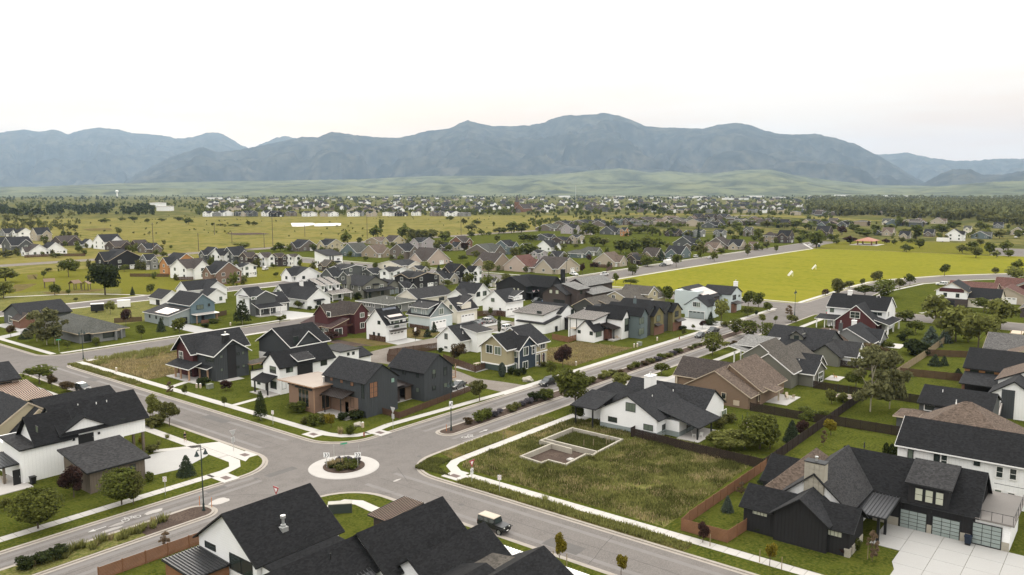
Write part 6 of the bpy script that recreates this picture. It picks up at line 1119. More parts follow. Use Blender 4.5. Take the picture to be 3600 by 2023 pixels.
for y in (26.8,24): h.win('X',189.8,y,3.5,1.5,1.0,'k',2)
h = House('house', 'white and black house with slanted gables cut by the right edge', 'house', 178, 16)
h.gable(178,190,11,21,5.6,8.0,'x','white','brown','tk',oh=.6); h.gable(170.5,178,14,21,4.6,7.0,'x','white','char','tk',oh=.6); h.box('dark_panel',170.4,170.5,17.3,19.4,-.1,5.4,'charc'); h.win('X',178,19.4,3.6,1.3,1.1,'k'); h.win('X',178,14.4,3.6,1.3,1.1,'k'); h.shed(168,170.4,19.5,21.6,1.2,2.6,'x','grey','pale','tk',walls=False,ribs=.3)
h = House('house', 'big grey roof with slanted end at the right edge, by the wooden deck', 'house', 232, 24)
h.gable(224.5,240,14,30,3.2,6.2,'y','grey','grey','tb',oh=.5); h.gable(214,222,12,24,4.2,6.6,'x','cream','brown','tb',oh=.5); h.box('deck',262,268,26,29,1.8,2.0,'tb'); h.posts([(262.2,26.2),(262.2,28.8),(267.8,26.2)],2.9,'tt',.15)
# beyond the far cross road
h = House('house', 'white and dark house with maroon front gable and white shutters', 'house', 331, 52)
h.gable(326,338,50,60,5.6,8.6,'x','whitelap','char','tb',oh=.6); h.box('maroon_gable',325.9,326,51,59,5.2,6.6,'maroon'); h.box('dark_base',325.8,338,49.9,60,-.1,2.9,'dkbrown'); h.gable(328,340,40,50,3.4,6.4,'y','cream','black','tb',oh=.5); h.win('X',326,57,3.3,1.2,1.5,'w'); h.win('X',326,53,3.3,1.2,1.5,'w'); h.win('X',325.8,55,.2,2.6,2.1,'d'); h.win('X',328,44,1,1.4,1.4,'k',2)
h = House('house', 'red-brown roofed house with beige garage beside the bright lawn', 'house', 352, 46)
h.gable(345,362,44,60,3.2,6.6,'y','beige','redbr','tb',oh=.6); h.gable(346,360,34,46,3.0,6.0,'x','beige','redbr','tb',oh=.6); h.win('X',346,40,0,6,2.3,'G')
h = House('house', 'maroon gabled house with grey hip roof beyond the bright lawn', 'house', 366, 34)
h.gable(363,380,26,42,3.4,7.2,'x','maroon','ggreen','tb',oh=.7); h.gable(376,386,30,48,3.4,6.4,'y','maroon','redbr','tb',oh=.6); h.hip(364,376,18,27,3.2,5.6,'maroon','ggreen','tb')
for y in (22,24.5): h.win('X',364,y,1,1.2,1.5,'w')
h = House('house', 'dark grey gabled house at the upper right edge with a beige bargeboard', 'house', 318, 24)
h.gable(312,328,14,32,3.0,6.8,'x','dkbrown','grey','tb',oh=.6,tw=.26); h.win('X',312,27,.8,1.5,1.5,'k',2); h.win('X',312,20,.8,1.5,1.5,'k',2)

# --- lower left
h = House('house', 'white house with black roofs, barn door and an upper floor carried on posts', 'house', 53, 130)
h.gable(55.0,63,124.5,140.5,6.0,9.4,'x','white','black','tk',oh=.5,tw=.16) if 0 else h.gable(49.5,62,124.5,133,6.0,9.4,'x','white','black','tk',oh=.5,rk=.5,tw=.16,z0=3.4); h.gable(49.4,55.8,124.45,131,6.0,7.8,'y','white','black','tk',oh=.5,tw=.14); h.gable(46,51,124.5,130.5,5.6,8.8,'x','white','black','tk',oh=.5,rk=.6,tw=.14)
h.box('ground_floor',43.9,58.5,124.52,136,-.1,4.6,'white'); h.shed(43.8,50.2,124.4,131,5.0,5.6,'y','white','soft','tk',oh=.35); h.shed(52,63,132,142,5.6,6.0,'y','white','black','tk',oh=.5) if 0 else h.gable(54,66.5,141,152,4.2,6.6,'x','white','black','tk',oh=.4); h.posts([(61.8,125),(61.8,128.2)],3.6,'taupe',.35); h.box('soffit',58.5,62,124.6,133,3.35,3.45,'taupe')
h.shed(41.6,45,125.8,131,2.7,3.2,'y','white','metal','tk',walls=False,oh=.3,ribs=.42); h.posts([(42,126.2)],2.7,'taupe',.3); h.box('patio',39.5,44.2,122,130,-.1,.1,'conc'); h.vents([(53.4,128,8.6),(56,127.6,8.4),(57.6,127.6,8.4)]); h.wins('G1'); h.win('Y',124.5,43.0,.1,1,2.2,'d')
for x, z in ((51,4.6),(54.7,4.7)): h.box('wall_lamp',x-.15,x+.15,124.3,124.45,z,z+.35,'tk')
h = House('garage', 'grey-brown boarded garage with wide dark slanted roof', 'garage', 52, 117)
h.shed(48,55.8,112.8,120.8,3.2,4.5,'y','taupe','soft','tk',oh=.6,t=.18,batten='taupe'); h.wins('G2'); h.win('X',48,117.5,.1,.9,2.1,'d')
h = House('house', 'tan gabled house with dark roof behind the white house on the left', 'house', 49, 147)
h.gable(44,56,138,158,4.4,8.4,'y','tan','char','tb',oh=.6,tw=.26); h.gable(47.5,54.4,136.5,146,4.4,7.4,'y','tan','char','tb',oh=.6,tw=.26)
h = House('house', 'peach-walled house with dark roof and reddish metal porch roofs at the left edge', 'house', 60, 180)
h.gable(52,62.2,175,186,4.8,7.2,'x','pink','char','tk',oh=.5); h.shed(54,63.4,168,175,2.7,3.9,'y','pink','rust','tb',oh=.3,ribs=.4); h.win('Y',175,59.5,3.3,2.6,.9,'k'); h.box('grey_wall',56,63.3,166,168,-.1,2.4,'grey'); h.shed(54,63.8,164.8,168.2,2.4,2.9,'y','grey','rust','tb',walls=False,ribs=.4)

# --- foreground
h = House('house', 'white gabled house in the foreground with black shingle roof and big dark window', 'house', 52, 72)
h.gable(46,56.8,70.4,81.5,3.4,7.3,'x','whitelap','black','tk',oh=.5,rk=.45,tw=.2); h.wins('F1'); h.put('flue', MB().cyl((50.8,72.4,4.9),(50.8,72.4,6.2),.16).cyl((50.8,72.4,6.2),(50.8,72.4,6.5),.3).cyl((50.8,72.4,5.2),(50.8,72.4,5.45),.3), M['steel']); h.box('flue_base',50.4,51.2,72,72.8,4.6,5.2,'steel')
h.shed(41.8,45.9,75.5,81.2,1.75,2.05,'y','cedar','metal','tk',oh=.25,ribs=.38,t=.12); h.gable(39.5,51.5,58.1,67.0,4.5,6.9,'x','whitelap','black','tk',oh=.4,tw=.14,rp=.35,ze2=2.6); h.shed(46.5,56,64,70.3,2.5,3.0,'y','whitelap','black','tk',oh=.05); h.put('vent_pipe', MB().cyl((47.5,60.2,6.0),(47.5,60.2,6.9),.07), M['tk'])
h.shed(46.5,50.5,56.2,59,3.6,4.9,'y','whitelap','metal','tk',walls=False,oh=.3,ribs=.4)
h = House('house', 'large black-roofed white house at the bottom edge beside the pergolas', 'house', 58, 56)
h.gable(51.6,63.4,56.6,64.6,4.2,7.4,'x','whitelap','black','tk',oh=.45,rk=.4,tw=.2); h.gable(53.4,64.2,51.6,58.6,3.1,5.6,'x','whitelap','black','tk',oh=.5,rk=.4,tw=.18); h.gable(56.5,64.0,43.2,50.6,3.2,5.2,'x','whitelap','black','tk',oh=.5,rk=.5,tw=.18); h.gable(50.4,58,43,56,2.8,4.9,'x','whitelap','black','tk',oh=.4)
h.shed(57.6,62.4,48.4,55,4.1,3.2,'y','whitelap','gbrownr','tk',walls=False,oh=.2); h.shed(63.0,68.2,69.0,71.4,2.8,3.1,'x','dkbrown','rust','tk',oh=.5,ribs=.32); h.box('gable_face',52.9,53.0,52.4,57.8,3.1,3.3,'tw'); h.box('gutter',64.5,64.62,51.4,58.6,2.62,2.8,'tk')
for (x0,x1,y0,y1) in ((62.9,66.6,50.2,54.8),(63.2,66.6,42.6,46.4)):
    p = thing('pergola', 'white slatted pergola %s' % ('between the two black roof ends' if y0 > 48 else 'at the bottom edge by the saplings'), 'pergola', (x0,y0,0))
    for x in (.1,x1-x0-.1): obj('beam', MB().box(x-.07,x+.07,0,y1-y0,2.35,2.6).mesh('beam', M['tw']), p)
    for x in (.1,x1-x0-.1):
        for y in (.1,y1-y0-.1): obj('post', MB().box(x-.07,x+.07,y-.07,y+.07,-.1,2.35).mesh('post', M['tw']), p)
    n = 11; sl = MB().box(0,x1-x0,-.14,.14,2.6,2.68).mesh('slat', M['tw'])
    for i in range(n): obj('slat', sl, p, (0,.15+(y1-y0-.3)*i/(n-1),0))

# ------------------------------------------------------------------ house blocks further off: every house its own thing
RW = {'white':'white','black':'black'}
def far_house(x, y, sd, hh, fc, wl, rf, st, label, group=None, full=True):
    h = House('house', label, 'house', x, y, 0, group); k = sd/2; hh = max(hh, 4.6 if st == 1 else 6.6); ze = (2.8 if st == 1 else 5.3) if hh > 5 else 2.6; zr = min(hh, ze+k*.85); q = rnd.random(); wl_ = wl; tr = 'tw' if wl not in ('black','dkbrown') else 'tb'
    a, b_ = k*1.12, k*.9
    if fc == 'X': a, b_ = b_, a
    if wl == 'sand' and st == 2 or rf == 'ggreen' and q < .35: h.hip(x-a,x+a,y-b_,y+b_,ze,zr,wl,rf,tr)
    else: h.gable(x-a,x+a,y-b_,y+b_,ze,zr,'x' if fc == 'X' else 'y',wl,rf,tr,oh=.5,tw=.26)
    if full:
        w2 = k*.62; ox = x-a if fc == 'X' else x+(k*.35 if q > .5 else -k*.35); oy = y-b_
        if fc == 'X': cy = y+(k*.3 if q > .5 else -k*.3); h.gable(x+a*.1-w2 if 0 else x-w2+k*.2,x+w2+k*.2,y-b_-1.6,y+b_*.3,ze-.1,min(zr-.2,ze+w2*.8),'y',wl,rf,tr,oh=.45,tw=.24)
        else: h.gable(x-a-1.6,x+a*.3,y-w2,y+w2,ze-.1,min(zr-.2,ze+w2*.8),'x',wl,rf,tr,oh=.45,tw=.24)
        st_ = 'k' if wl == 'white' else 'w'; X0 = x-a-(1.6 if fc == 'Y' else 0); Y0 = y-b_-(1.6 if fc == 'X' else 0)
        for z in ([1.0] if st == 1 else [1.0, 3.8]):
            h.win('Y', Y0 if fc == 'X' else y-b_, x+k*.2 if fc == 'X' else x-k*.5, z, 1.4, 1.3, st_, 2, 1); h.win('X', X0 if fc == 'Y' else x-a, y if fc == 'Y' else y+k*.45, z, 1.4, 1.3, st_, 2, 1)
            h.win('Y', y-b_, x+a*.75, z, 1.1, 1.2, st_, 1, 1); h.win('X', x-a, y-b_*.7, z, 1.1, 1.2, st_, 1, 1)
        if q < .5: h.win('Y', y-b_, x-a*.55 if fc == 'X' else x+a*.3, 0, 3.2, 2.2, 'G')
    return h
for r in MIDS: far_house(*r)
h = House('house', 'white modern house with single-slope dark roof and tall paired windows', 'house', 286, 351)
h.shed(276,287,346,356,6.9,9.2,'y','white','char','tk',oh=.5); h.shed(278,284,343.6,346,3.0,3.6,'y','white','black',None,walls=False); h.win('Y',346,278.5,4,.9,2.4,'k',1,2); h.win('Y',346,280.4,4,.9,2.4,'k',1,2); h.win('Y',346,284,4.2,1.6,.6,'k'); h.win('X',276,350,2.2,.8,1.2,'k'); h.win('X',276,353,2.2,.8,1.2,'k')
# ------------------------------------------------------------------ plants
def quadmesh(name, P, m, mi=None):
    n = len(P); me = bpy.data.meshes.new(name); me.vertices.add(4*n); me.vertices.foreach_set('co', np.asarray(P, dtype=np.float32).ravel())
    me.loops.add(4*n); me.loops.foreach_set('vertex_index', np.arange(4*n, dtype=np.int32)); me.polygons.add(n); me.polygons.foreach_set('loop_start', np.arange(0, 4*n, 4, dtype=np.int32)); me.polygons.foreach_set('loop_total', np.full(n, 4, dtype=np.int32))
    for x in (m if isinstance(m, list) else [m]): me.materials.append(x)
    if mi is not None: me.polygons.foreach_set('material_index', np.asarray(mi, dtype=np.int32))
    me.update(calc_edges=True); me.validate(); return me
def leaves(C, s, rg, up=.35, out=None):
    """a small quad at every point of C, size s, facing roughly outwards and up"""
    n = len(C); nr = rg.normal(size=(n, 3)); 
    if out is not None: nr = nr*.6+out*.9
    nr[:, 2] += up; nr /= np.linalg.norm(nr, axis=1)[:, None]; a = np.cross(nr, rg.normal(size=(n, 3))); a /= np.linalg.norm(a, axis=1)[:, None]; b_ = np.cross(nr, a)
    sz = (s*rg.uniform(.6, 1.35, n))[:, None]; a = a*sz; b_ = b_*sz*.62
    return np.stack([C-a*.5, C+b_*.5, C+a*.5, C-b_*.5], 1)
def crownpts(kind, n, rg):
    if kind in ('dec', 'bush'):
        k = 17; lob = rg.normal(size=(k, 3)); lob /= np.linalg.norm(lob, axis=1)[:, None]; rr = rg.uniform(.3, .95, k)[:, None]; lob = lob*rr*np.array([.34, .34, .34])
        lob[:, 2] = lob[:, 2]*1.05+.52
        if kind == 'dec': lob[:, :2] *= (1.15-.55*np.clip(lob[:, 2:3]-.45, 0, 1))
        i = rg.integers(0, k, n); d = rg.normal(size=(n, 3)); d /= np.linalg.norm(d, axis=1)[:, None]; r = rg.uniform(.35, 1, n)**.5*rg.uniform(.12, .22, k)[i]
        C = lob[i]+d*r[:, None]; return C, d
    if kind == 'vase':
        z = rg.uniform(0, 1, n)**.8; k = 9; th = rg.integers(0, k, n)*2*math.pi/k+rg.normal(0, .25, n); rr = (.10+.40*np.sin(np.clip(z*1.15, 0, 1)*math.pi*.78))*rg.uniform(.35, 1.08, n)
        C = np.stack([np.cos(th)*rr, np.sin(th)*rr, z], 1); d = np.stack([np.cos(th), np.sin(th), np.full(n, .6)], 1); return C, d
    if kind == 'birch':
        k = 26; z = rg.uniform(.16, .97, k); th = rg.uniform(0, 2*math.pi, k); rr = (.44*np.sin(np.clip((1.02-z)/.86, 0, 1)**.75*math.pi*.62))*rg.uniform(.25, 1, k); lob = np.stack([np.cos(th)*rr, np.sin(th)*rr, z], 1)
        i = rg.integers(0, k, n); d = rg.normal(size=(n, 3)); d /= np.linalg.norm(d, axis=1)[:, None]; C = lob[i]+d*(rg.uniform(.2, 1, n)**.5)[:, None]*np.array([.13, .13, .075]); return C, d
    if kind in ('spruce', 'pine'):
        t = rg.uniform(0, 1, n)**.62; lay = 13; tz = np.floor((1-t)*lay)/lay+rg.uniform(0, .045, n); th = rg.integers(0, 11, n)*2*math.pi/11+rg.normal(0, .17, n)+tz*20
        R0 = (.5*(1-tz)**(.85 if kind == 'spruce' else .6)+.02); u = rg.uniform(.25, 1.02, n)**.7; rr = R0*u; C = np.stack([np.cos(th)*rr, np.sin(th)*rr, tz+.06-.10*u*(1-tz)], 1); d = np.stack([np.cos(th), np.sin(th), np.full(n, .5)], 1); return C, d
    if kind == 'col':
        z = rg.uniform(0, 1, n); th = rg.uniform(0, 2*math.pi, n); rr = .5*np.sin(np.clip(z*.93+.07, 0, 1)*math.pi)**.55*rg.uniform(.5, 1, n); return np.stack([np.cos(th)*rr, np.sin(th)*rr, z], 1), np.stack([np.cos(th), np.sin(th), np.full(n, .3)], 1)
def crown(kind, q, lm, var=0):
    k = ('crown', kind, q, lm, var)
    if k not in CACHE:
        n, s = {0: (3200, .075), 1: (760, .135), 2: (200, .24)}[q]
        if kind == 'birch': n = int(n*.8)
        if kind in ('spruce', 'pine'): s *= .9
        rg = np.random.default_rng(hash((kind, q)) % 1000 if 0 else len(kind)*31+q*7+var); C, d = crownpts(kind, n, rg); CACHE[k] = quadmesh('crown', leaves(C, s, rg, .35, d), M['l_'+lm])
    return CACHE[k]
def trunk(kind, bm):
    k = ('trunk', kind, bm)
    if k not in CACHE:
        b = MB(); rg = random.Random(len(kind)); top = .9 if kind in ('spruce', 'pine', 'birch', 'col') else .55
        b.cyl((0,0,-.03), (.01,0,top*.5), .028 if kind != 'birch' else .016, .019 if kind != 'birch' else .012, 7, 0, False); b.cyl((.01,0,top*.5), (0,.01,top), .019 if kind != 'birch' else .012, .006, 7, 0, False)
        if kind in ('dec', 'birch', 'vase', 'bush'):
            for i in range(7):
                t = i*2.4+rg.random(); z = (.22+.05*i) if kind != 'birch' else .2+.1*i; b.cyl((0,0,z), (.24*math.cos(t), .24*math.sin(t), z+.22+.06*rg.random()), .011, .003, 5, 0, False)
        CACHE[k] = b.mesh('trunk', M[bm])
    return CACHE[k]
TK = {'dec':('dec','deep','bark'), 'lite':('dec','lite','bark'), 'red':('dec','rust','bark'), 'plum':('dec','plum','bark'), 'yel':('dec','yellow','bark'), 'sap':('birch','pink','bark'), 'spruce':('spruce','spruce','bark'), 'bspruce':('spruce','blue','bark'), 'pine':('pine','dark','birch'), 'juni':('col','blue','bark'), 'colm':('col','dark','bark'), 'birch':('birch','aspen','birch'), 'bigt':('dec','dark','bark')}
def tree(x, y, hgt, wd, kind, label, q=0, group=None, cat='tree', name=None):
    ck, lm, bk = TK[kind]
    if kind == 'dec':
        if 'vase' in label or 'street tree' in label and rnd.random() < .6: ck = 'vase'
        lm = rnd.choice(('deep', 'green', 'olive', 'deep')) if 'dark' not in label else 'green'
    nm = name or {'spruce':'spruce_tree','pine':'pine_tree','birch':'aspen_tree','juni':'juniper','colm':'columnar_evergreen'}.get(ck if ck in ('spruce','pine','birch') and kind != 'sap' else kind, 'tree')
    if kind == 'sap': nm = 'sapling'
    t = thing(nm, label, cat, (x, y, 0), rnd.random()*6.28, group); v = rnd.randrange(3) if q < 2 else rnd.randrange(2)
    z0 = {'spruce':.02,'pine':.2,'birch':.1,'col':.02}.get(ck, .2 if ('street' in label or 'verge' in label or kind in ('yel','sap')) else .09); z0 = .05 if 'bush' in label else z0
    obj('trunk', trunk(ck, bk), t, scale=(max(wd, 1.6), max(wd, 1.6), hgt)); obj('crown', crown(ck, q, lm, v), t, (0,0,hgt*z0), scale=(wd*1.3, wd*1.3, hgt*(1-z0)*1.06)); return t
for k, x, y, hg, wd, lb in TREES:
    d = math.hypot(x, y)
    if 100 < x < 335 and 25 < y < 62 and k in ('dec','lite','red','birch') and 'sapling' not in lb: hg *= 1.12; wd *= 1.3
    if lb.startswith('big full'): hg, wd = 8.6, 7.2
    tree(x, y, max(hg, 1.6), wd, k, lb, 0 if d < 200 or k == 'bigt' else 1)
def zone(x, y):
    if y > 505: return 'on the open meadow beyond the estate'
    if x > 640 and y < 330: return 'around the park shelter and far street'
    if x > 297 and y < 200: return 'along the playing field'
    if x > 560: return 'in the far estate'
    if x > 309 and y < 330: return 'along and behind the field street'
    if x > 309: return 'between the houses across the cross street'
    if y > 312: return 'among the park-side houses'
    return 'in the middle gardens'
MK = {'d':('dec','green bushy tree'), 'l':('lite','pale feathery tree'), 's':('spruce','dark narrow conifer'), 'p':('plum','rusty purple tree'), 'y':('yel','yellow-green tree'), 'D':('bigt','large dark tree')}
def near(x, y):
    best = None
    for r in MIDS:
        d = math.hypot(r[0]-x, r[1]-y)
        if d < 32 and (best is None or d < best[0]): best = (d, r)
    if best is None: return None
    r = best[1]; d0, d1 = math.hypot(x, y), math.hypot(r[0], r[1]); da = math.atan2(y, x)-math.atan2(r[1], r[0]); lat = abs(da)*d1
    rel = ('in front of' if d0 < d1 else 'behind') if lat < r[2]*.6 else ('left of' if da > 0 else 'right of')
    ws = r[8].split()[:10]
    while ws[-1] in ('the','of','with','by','in','at','on','and','a','behind','beside','to','its','right','left','double','far','white-trimmed','dark','white','small','covered','its','for','directly','two','under','field','cross','power','middle'): ws.pop()
    return rel+' the '+' '.join(ws)
LB = {}
for r in MT: LB.setdefault((MK[r[0]][1], near(r[1], r[2])), []).append(r)
for rec in MT:
    k, x, y, hg, wd = rec; kk, lb = MK[k]; z = zone(x, y); nn = near(x, y); wd = wd*1.12
    if nn:
        same = LB[(lb, nn)]; sz = ''
        if len(same) == 2: sz = 'taller ' if hg >= max(r[3] for r in same) else 'shorter '
        if len(same) == 3: sz = ('tallest ', 'middling ', 'smallest ')[sorted(same, key=lambda r: -r[3]).index((k, x, y, hg, wd/1.12))] if 0 else ('tallest ', 'middling ', 'smallest ')[[id(r) for r in sorted(same, key=lambda r: -r[3])].index(id(rec))]
        tree(x, y, max(hg, 2.2), max(wd, 1.5), kk, ' '.join((sz+lb+' '+nn).split()[:16]), 1 if math.hypot(x, y) < 480 else 2, None if len(same) < 4 else lb+'s '+nn)
    else: tree(x, y, max(hg, 2.2), max(wd, 1.5), kk, lb+' '+z, 1 if math.hypot(x, y) < 480 else 2, lb+'s '+z)
GT = random.Random(21); gp = []
for r in MIDS:
    if r[0] < 260 and r[1] < 320: continue
    for i in range(3):
        a = GT.uniform(0, 6.28); d_ = r[2]*GT.uniform(.8, 1.25); x, y = r[0]+math.cos(a)*d_, r[1]+math.sin(a)*d_
        if all(math.hypot(q[0]-x, q[1]-y) > q[2]*.62 for q in MIDS): gp.append((x, y))
GARDEN = gp
# shrubs
def shrub(x, y, w_, h_, lm, label, kind='bush', group=None, cat='shrub', q=1, name='shrub'):
    o = thing(name, label, cat, (x, y, -h_*.12), rnd.random()*6.28, group, crown(kind, q, lm, rnd.randrange(3))); o.scale = (w_*1.25, w_*1.25, h_*1.2); return o
def tuft(n=60, hgt=1, lean=.35, seed=1, mk='l_grass', wb=.035):
    rg = np.random.default_rng(seed); th = rg.uniform(0, 2*math.pi, n); r = rg.uniform(0, .22, n); bx, by = np.cos(th)*r, np.sin(th)*r; L_ = hgt*rg.uniform(.55, 1, n); tx, ty = bx+np.cos(th)*lean*L_*rg.uniform(.2, 1, n), by+np.sin(th)*lean*L_*rg.uniform(.2, 1, n); px, py = -np.sin(th)*wb, np.cos(th)*wb
    z = np.zeros(n); P = np.stack([np.stack([bx-px, by-py, z], 1), np.stack([bx+px, by+py, z], 1), np.stack([tx+px*.3, ty+py*.3, L_], 1), np.stack([tx-px*.3, ty-py*.3, L_], 1)], 1); return quadmesh('blades', P, M[mk])
TUFTS = [tuft(70, 1, .45, i, 'l_tall') for i in range(2)]+[tuft(70, 1, .35, 5, 'l_straw')]
def grassclump(x, y, s, label, k=0, group=None): o = thing('ornamental_grass', label, 'grass clump', (x, y, 0), rnd.random()*6, group, TUFTS[k]); o.scale = (s*1.5, s*1.5, s); return o
for x, y, w_, h_, lm, lb in SHRUBS: shrub(x, y, w_, h_, lm, lb)
for x, y, s, k, lb in GRASSES: grassclump(x, y, s, lb, k)
# boulevard median: shrubs, lavender and grasses in a row
xx = 106.0
seq = [('rust',1.5,1.1),('green',2.1,1.7),('green',2.3,1.6),('lav',1.7,.9),('lav',1.3,.8),('olive',1.8,1.1),('olive',1.6,1.0),('lav',1.6,.9),('lav',1.9,.9),('dark',2.3,1.6),('green',2.6,1.8),('green',2.0,1.4),None,None,('dark',2.2,1.5),('green',2.4,1.6),('dark',2.2,1.5),('green',2.0,1.3),('olive',2.0,1.2),None,('olive',1.8,1.0),('lite',2.2,1.2),('olive',2.0,1.1),('rust',1.6,.8),None,('olive',1.9,1.0),('green',2.1,1.1),('rust',1.8,.9),('olive',2.0,1.0),('lav',1.8,.9),('green',2,1.1),('olive',1.8,.9),('lav',1.8,.9),('green',2,1.0),None,('olive',1.5,.8),('green',1.5,.8),('olive',1.4,.7),None,('green',1.4,.7),('olive',1.4,.7)]
NMS = {'rust':'brownish shrub','green':'green shrub','lav':'grey-purple lavender bush','olive':'olive-green low shrub','dark':'dark green shrub','lite':'light green shrub'}
for s in seq:
    if s: shrub(xx, 93.7+rnd.uniform(-.5,.5), s[1]*1.25, s[2]*1.2, s[0], NMS[s[0]]+' in the boulevard median', group='median '+NMS[s[0]]+'s')
    xx += 2.25 if xx < 160 else 3.1
for i in range(26): grassclump(49.5-i*.62, 95.6+rnd.uniform(-.8,.8), rnd.uniform(.7,1.15), 'straw-coloured ornamental grass in the lower left median', rnd.choice((0,0,2)), 'grasses in the lower left median')
for i in range(8): grassclump(30-i*.7, 95.3+rnd.uniform(-.9,.9), rnd.uniform(.8,1.3), 'straw-coloured ornamental grass in the lower left median', 2, 'grasses in the lower left median')
for i, (x, y) in enumerate(((36.6,95.7),(34.9,95.5),(33.3,95.6))): shrub(x, y, 2.3, 1.5, 'dark', 'dark round shrub in the lower left median', group='round shrubs in the lower left median')
# round island planting
for i in range(17):
    a = i*2.4; r = 2.5*math.sqrt((i+.5)/17); lm = ('green','lav','olive','lav','dark')[i % 5]; shrub(77.3+r*math.cos(a), 94.1+r*math.sin(a), rnd.uniform(1.1,1.6), rnd.uniform(.7,1.1), lm, NMS[lm]+' on the round traffic island', group='island '+NMS[lm]+'s')
for i in range(5): grassclump(75.6+i*.35, 95.2-i*.2, 1.3, 'tall straw grass at the left of the round traffic island', 2, 'island grasses')
# hedge row behind the long white house, one columnar shrub each
for i in range(11): shrub(134.2, 29.6-i*.82 if 0 else 30.4-i*.85, 1.0, 1.9, 'dark', 'columnar arborvitae in the hedge row by the back fence', 'col', 'arborvitae hedge row', 'hedge shrub', 1, 'arborvitae')
# long unmown grass: one mass each
def inpoly(x, y, P):
    c = np.zeros(len(x), bool); n = len(P)
    for i in range(n):
        (x0, y0), (x1, y1) = P[i-1], P[i]; q = ((y0 > y) != (y1 > y)); c ^= q & (x < (x1-x0)*(y-y0)/((y1-y0) if y1 != y0 else 1e-9)+x0)
    return c
def tallgrass(name, P, n, hgt, mk, seed, hole=None, thr=-.35):
    rg = np.random.default_rng(seed); A = np.array(P); x = rg.uniform(A[:,0].min(), A[:,0].max(), n*2); y = rg.uniform(A[:,1].min(), A[:,1].max(), n*2); k = inpoly(x, y, P)
    if hole is not None: k &= ~inpoly(x, y, hole)
    d = np.array([NZ.noise(Vector((a*.22, b_*.22, seed)))+.5*NZ.noise(Vector((a*.7, b_*.7, seed))) for a, b_ in zip(x, y)]); k &= d > thr+rg.uniform(-.25, .25, len(x)); x, y, d = x[k][:n], y[k][:n], d[k][:n]; n = len(x)
    th = rg.uniform(0, 2*math.pi, n); L_ = hgt*(.55+.55*np.clip(d+.45, 0, 1))*rg.uniform(.6, 1.2, n); w_ = rg.uniform(.03, .07, n); le = rg.uniform(.1, .5, n)*L_; px, py = -np.sin(th)*w_, np.cos(th)*w_; tx, ty = x+np.cos(th)*le, y+np.sin(th)*le; z = np.zeros(n)
    Q = np.stack([np.stack([x-px, y-py, z], 1), np.stack([x+px, y+py, z], 1), np.stack([tx+px*.4, ty+py*.4, L_], 1), np.stack([tx-px*.4, ty-py*.4, L_], 1)], 1); o = obj(name, quadmesh(name, Q, M[mk])); o['kind'] = 'stuff'; return o
LOT = [(87.6,45),(120,45.5),(121,66),(113.5,66.5),(121,68),(121,81),(91,81.2),(88,79.5)]; PIT = [(95.2,66),(106.5,65.4),(113.6,66),(114,77),(105.5,77),(104,74.6),(95.6,75)]
tallgrass('tall_grass', LOT, 52000, .38, 'l_tall', 3, PIT); tallgrass('tall_grass', LOT, 14000, .42, 'l_straw', 14, PIT, .05); tallgrass('tall_grass', LOT, 25000, .5, 'l_grass', 4, PIT, .0); tallgrass('tall_grass', [(106.2,66.6),(113,66.8),(113.3,76),(106.3,75.8)], 6000, .6, 'l_grass', 8)
tallgrass('verge_grass', [(82.8,76),(82.9,40),(85.1,40),(85.1,75)], 9000, .5, 'l_tall', 5); tallgrass('verge_grass', [(90,83.3),(118,83.3),(118,86.8),(91,86.8)], 6000, .4, 'l_tall', 6); tallgrass('verge_grass', [(82.9,170),(84.9,170),(84.9,203),(82.9,203)], 5000, .5, 'l_tall', 7)
tallgrass('tall_grass', [(87.2,172.5),(110,172),(112,203),(87.2,203)], 12000, .45, 'l_straw', 9, None, -.1); tallgrass('tall_grass', [(87.2,196),(130,196),(130,204.8),(87.2,204.8)], 8000, .9, 'l_tall', 10, None, -.1); tallgrass('tall_grass', [(157.5,106.2),(186,106.2),(184.6,123),(160,123)], 12000, .35, 'l_straw', 11, None, -.15); tallgrass('corner_grass', [(83.4,85),(88,86.5),(89.8,83.2),(86,82.8),(84.2,78.5)], 5000, .45, 'l_grass', 12)
# ------------------------------------------------------------------ the town and the woods beyond
def gnd(px, py):                                       # photo pixel (2576 wide) to the valley floor
    d = pxdir(px, py); t = -(CAM_H+.15)/d.z; return d.x*t, d.y*t
def treemass(name, pts, hr, n, s, lm, seed):
    rg = np.random.default_rng(seed); C0, d0 = crownpts('dec', n, rg); B = leaves(C0, s, rg, .35, d0); out_ = []
    for x, y in pts:
        h_ = rg.uniform(*hr); w_ = h_*rg.uniform(.65, 1.1); a = rg.uniform(0, 6.28); c, s_ = math.cos(a), math.sin(a); Q = B.copy(); X, Y = Q[..., 0]*w_, Q[..., 1]*w_; Q[..., 0] = X*c-Y*s_+x; Q[..., 1] = X*s_+Y*c+y; Q[..., 2] = Q[..., 2]*h_*1.02-.15-.10*h_; out_.append(Q)
    o = obj(name, quadmesh(name, np.concatenate(out_), M['l_'+lm])); o['kind'] = 'stuff'; return o
treemass('garden_trees', GARDEN[::2], (3.2, 7.5), 170, .22, 'green', 15); treemass('garden_trees', GARDEN[1::2], (2.6, 6.5), 170, .22, 'olive', 16)
rg = np.random.default_rng(77)
def sample(n, x0, x1, y0, y1, f=None):
    o = []
    while len(o) < n:
        x, y = rg.uniform(x0, x1), rg.uniform(y0, y1)
        if f is None or f(x, y): o.append(gnd(x, y))
    return o
treemass('wood', sample(1300, 2030, 2660, 497, 572, lambda x, y: y < 545+(x-2250)*.05+9*NZ.noise(Vector((x*.012, 3, 7)))), (11, 25), 64, .34, 'wood', 1)
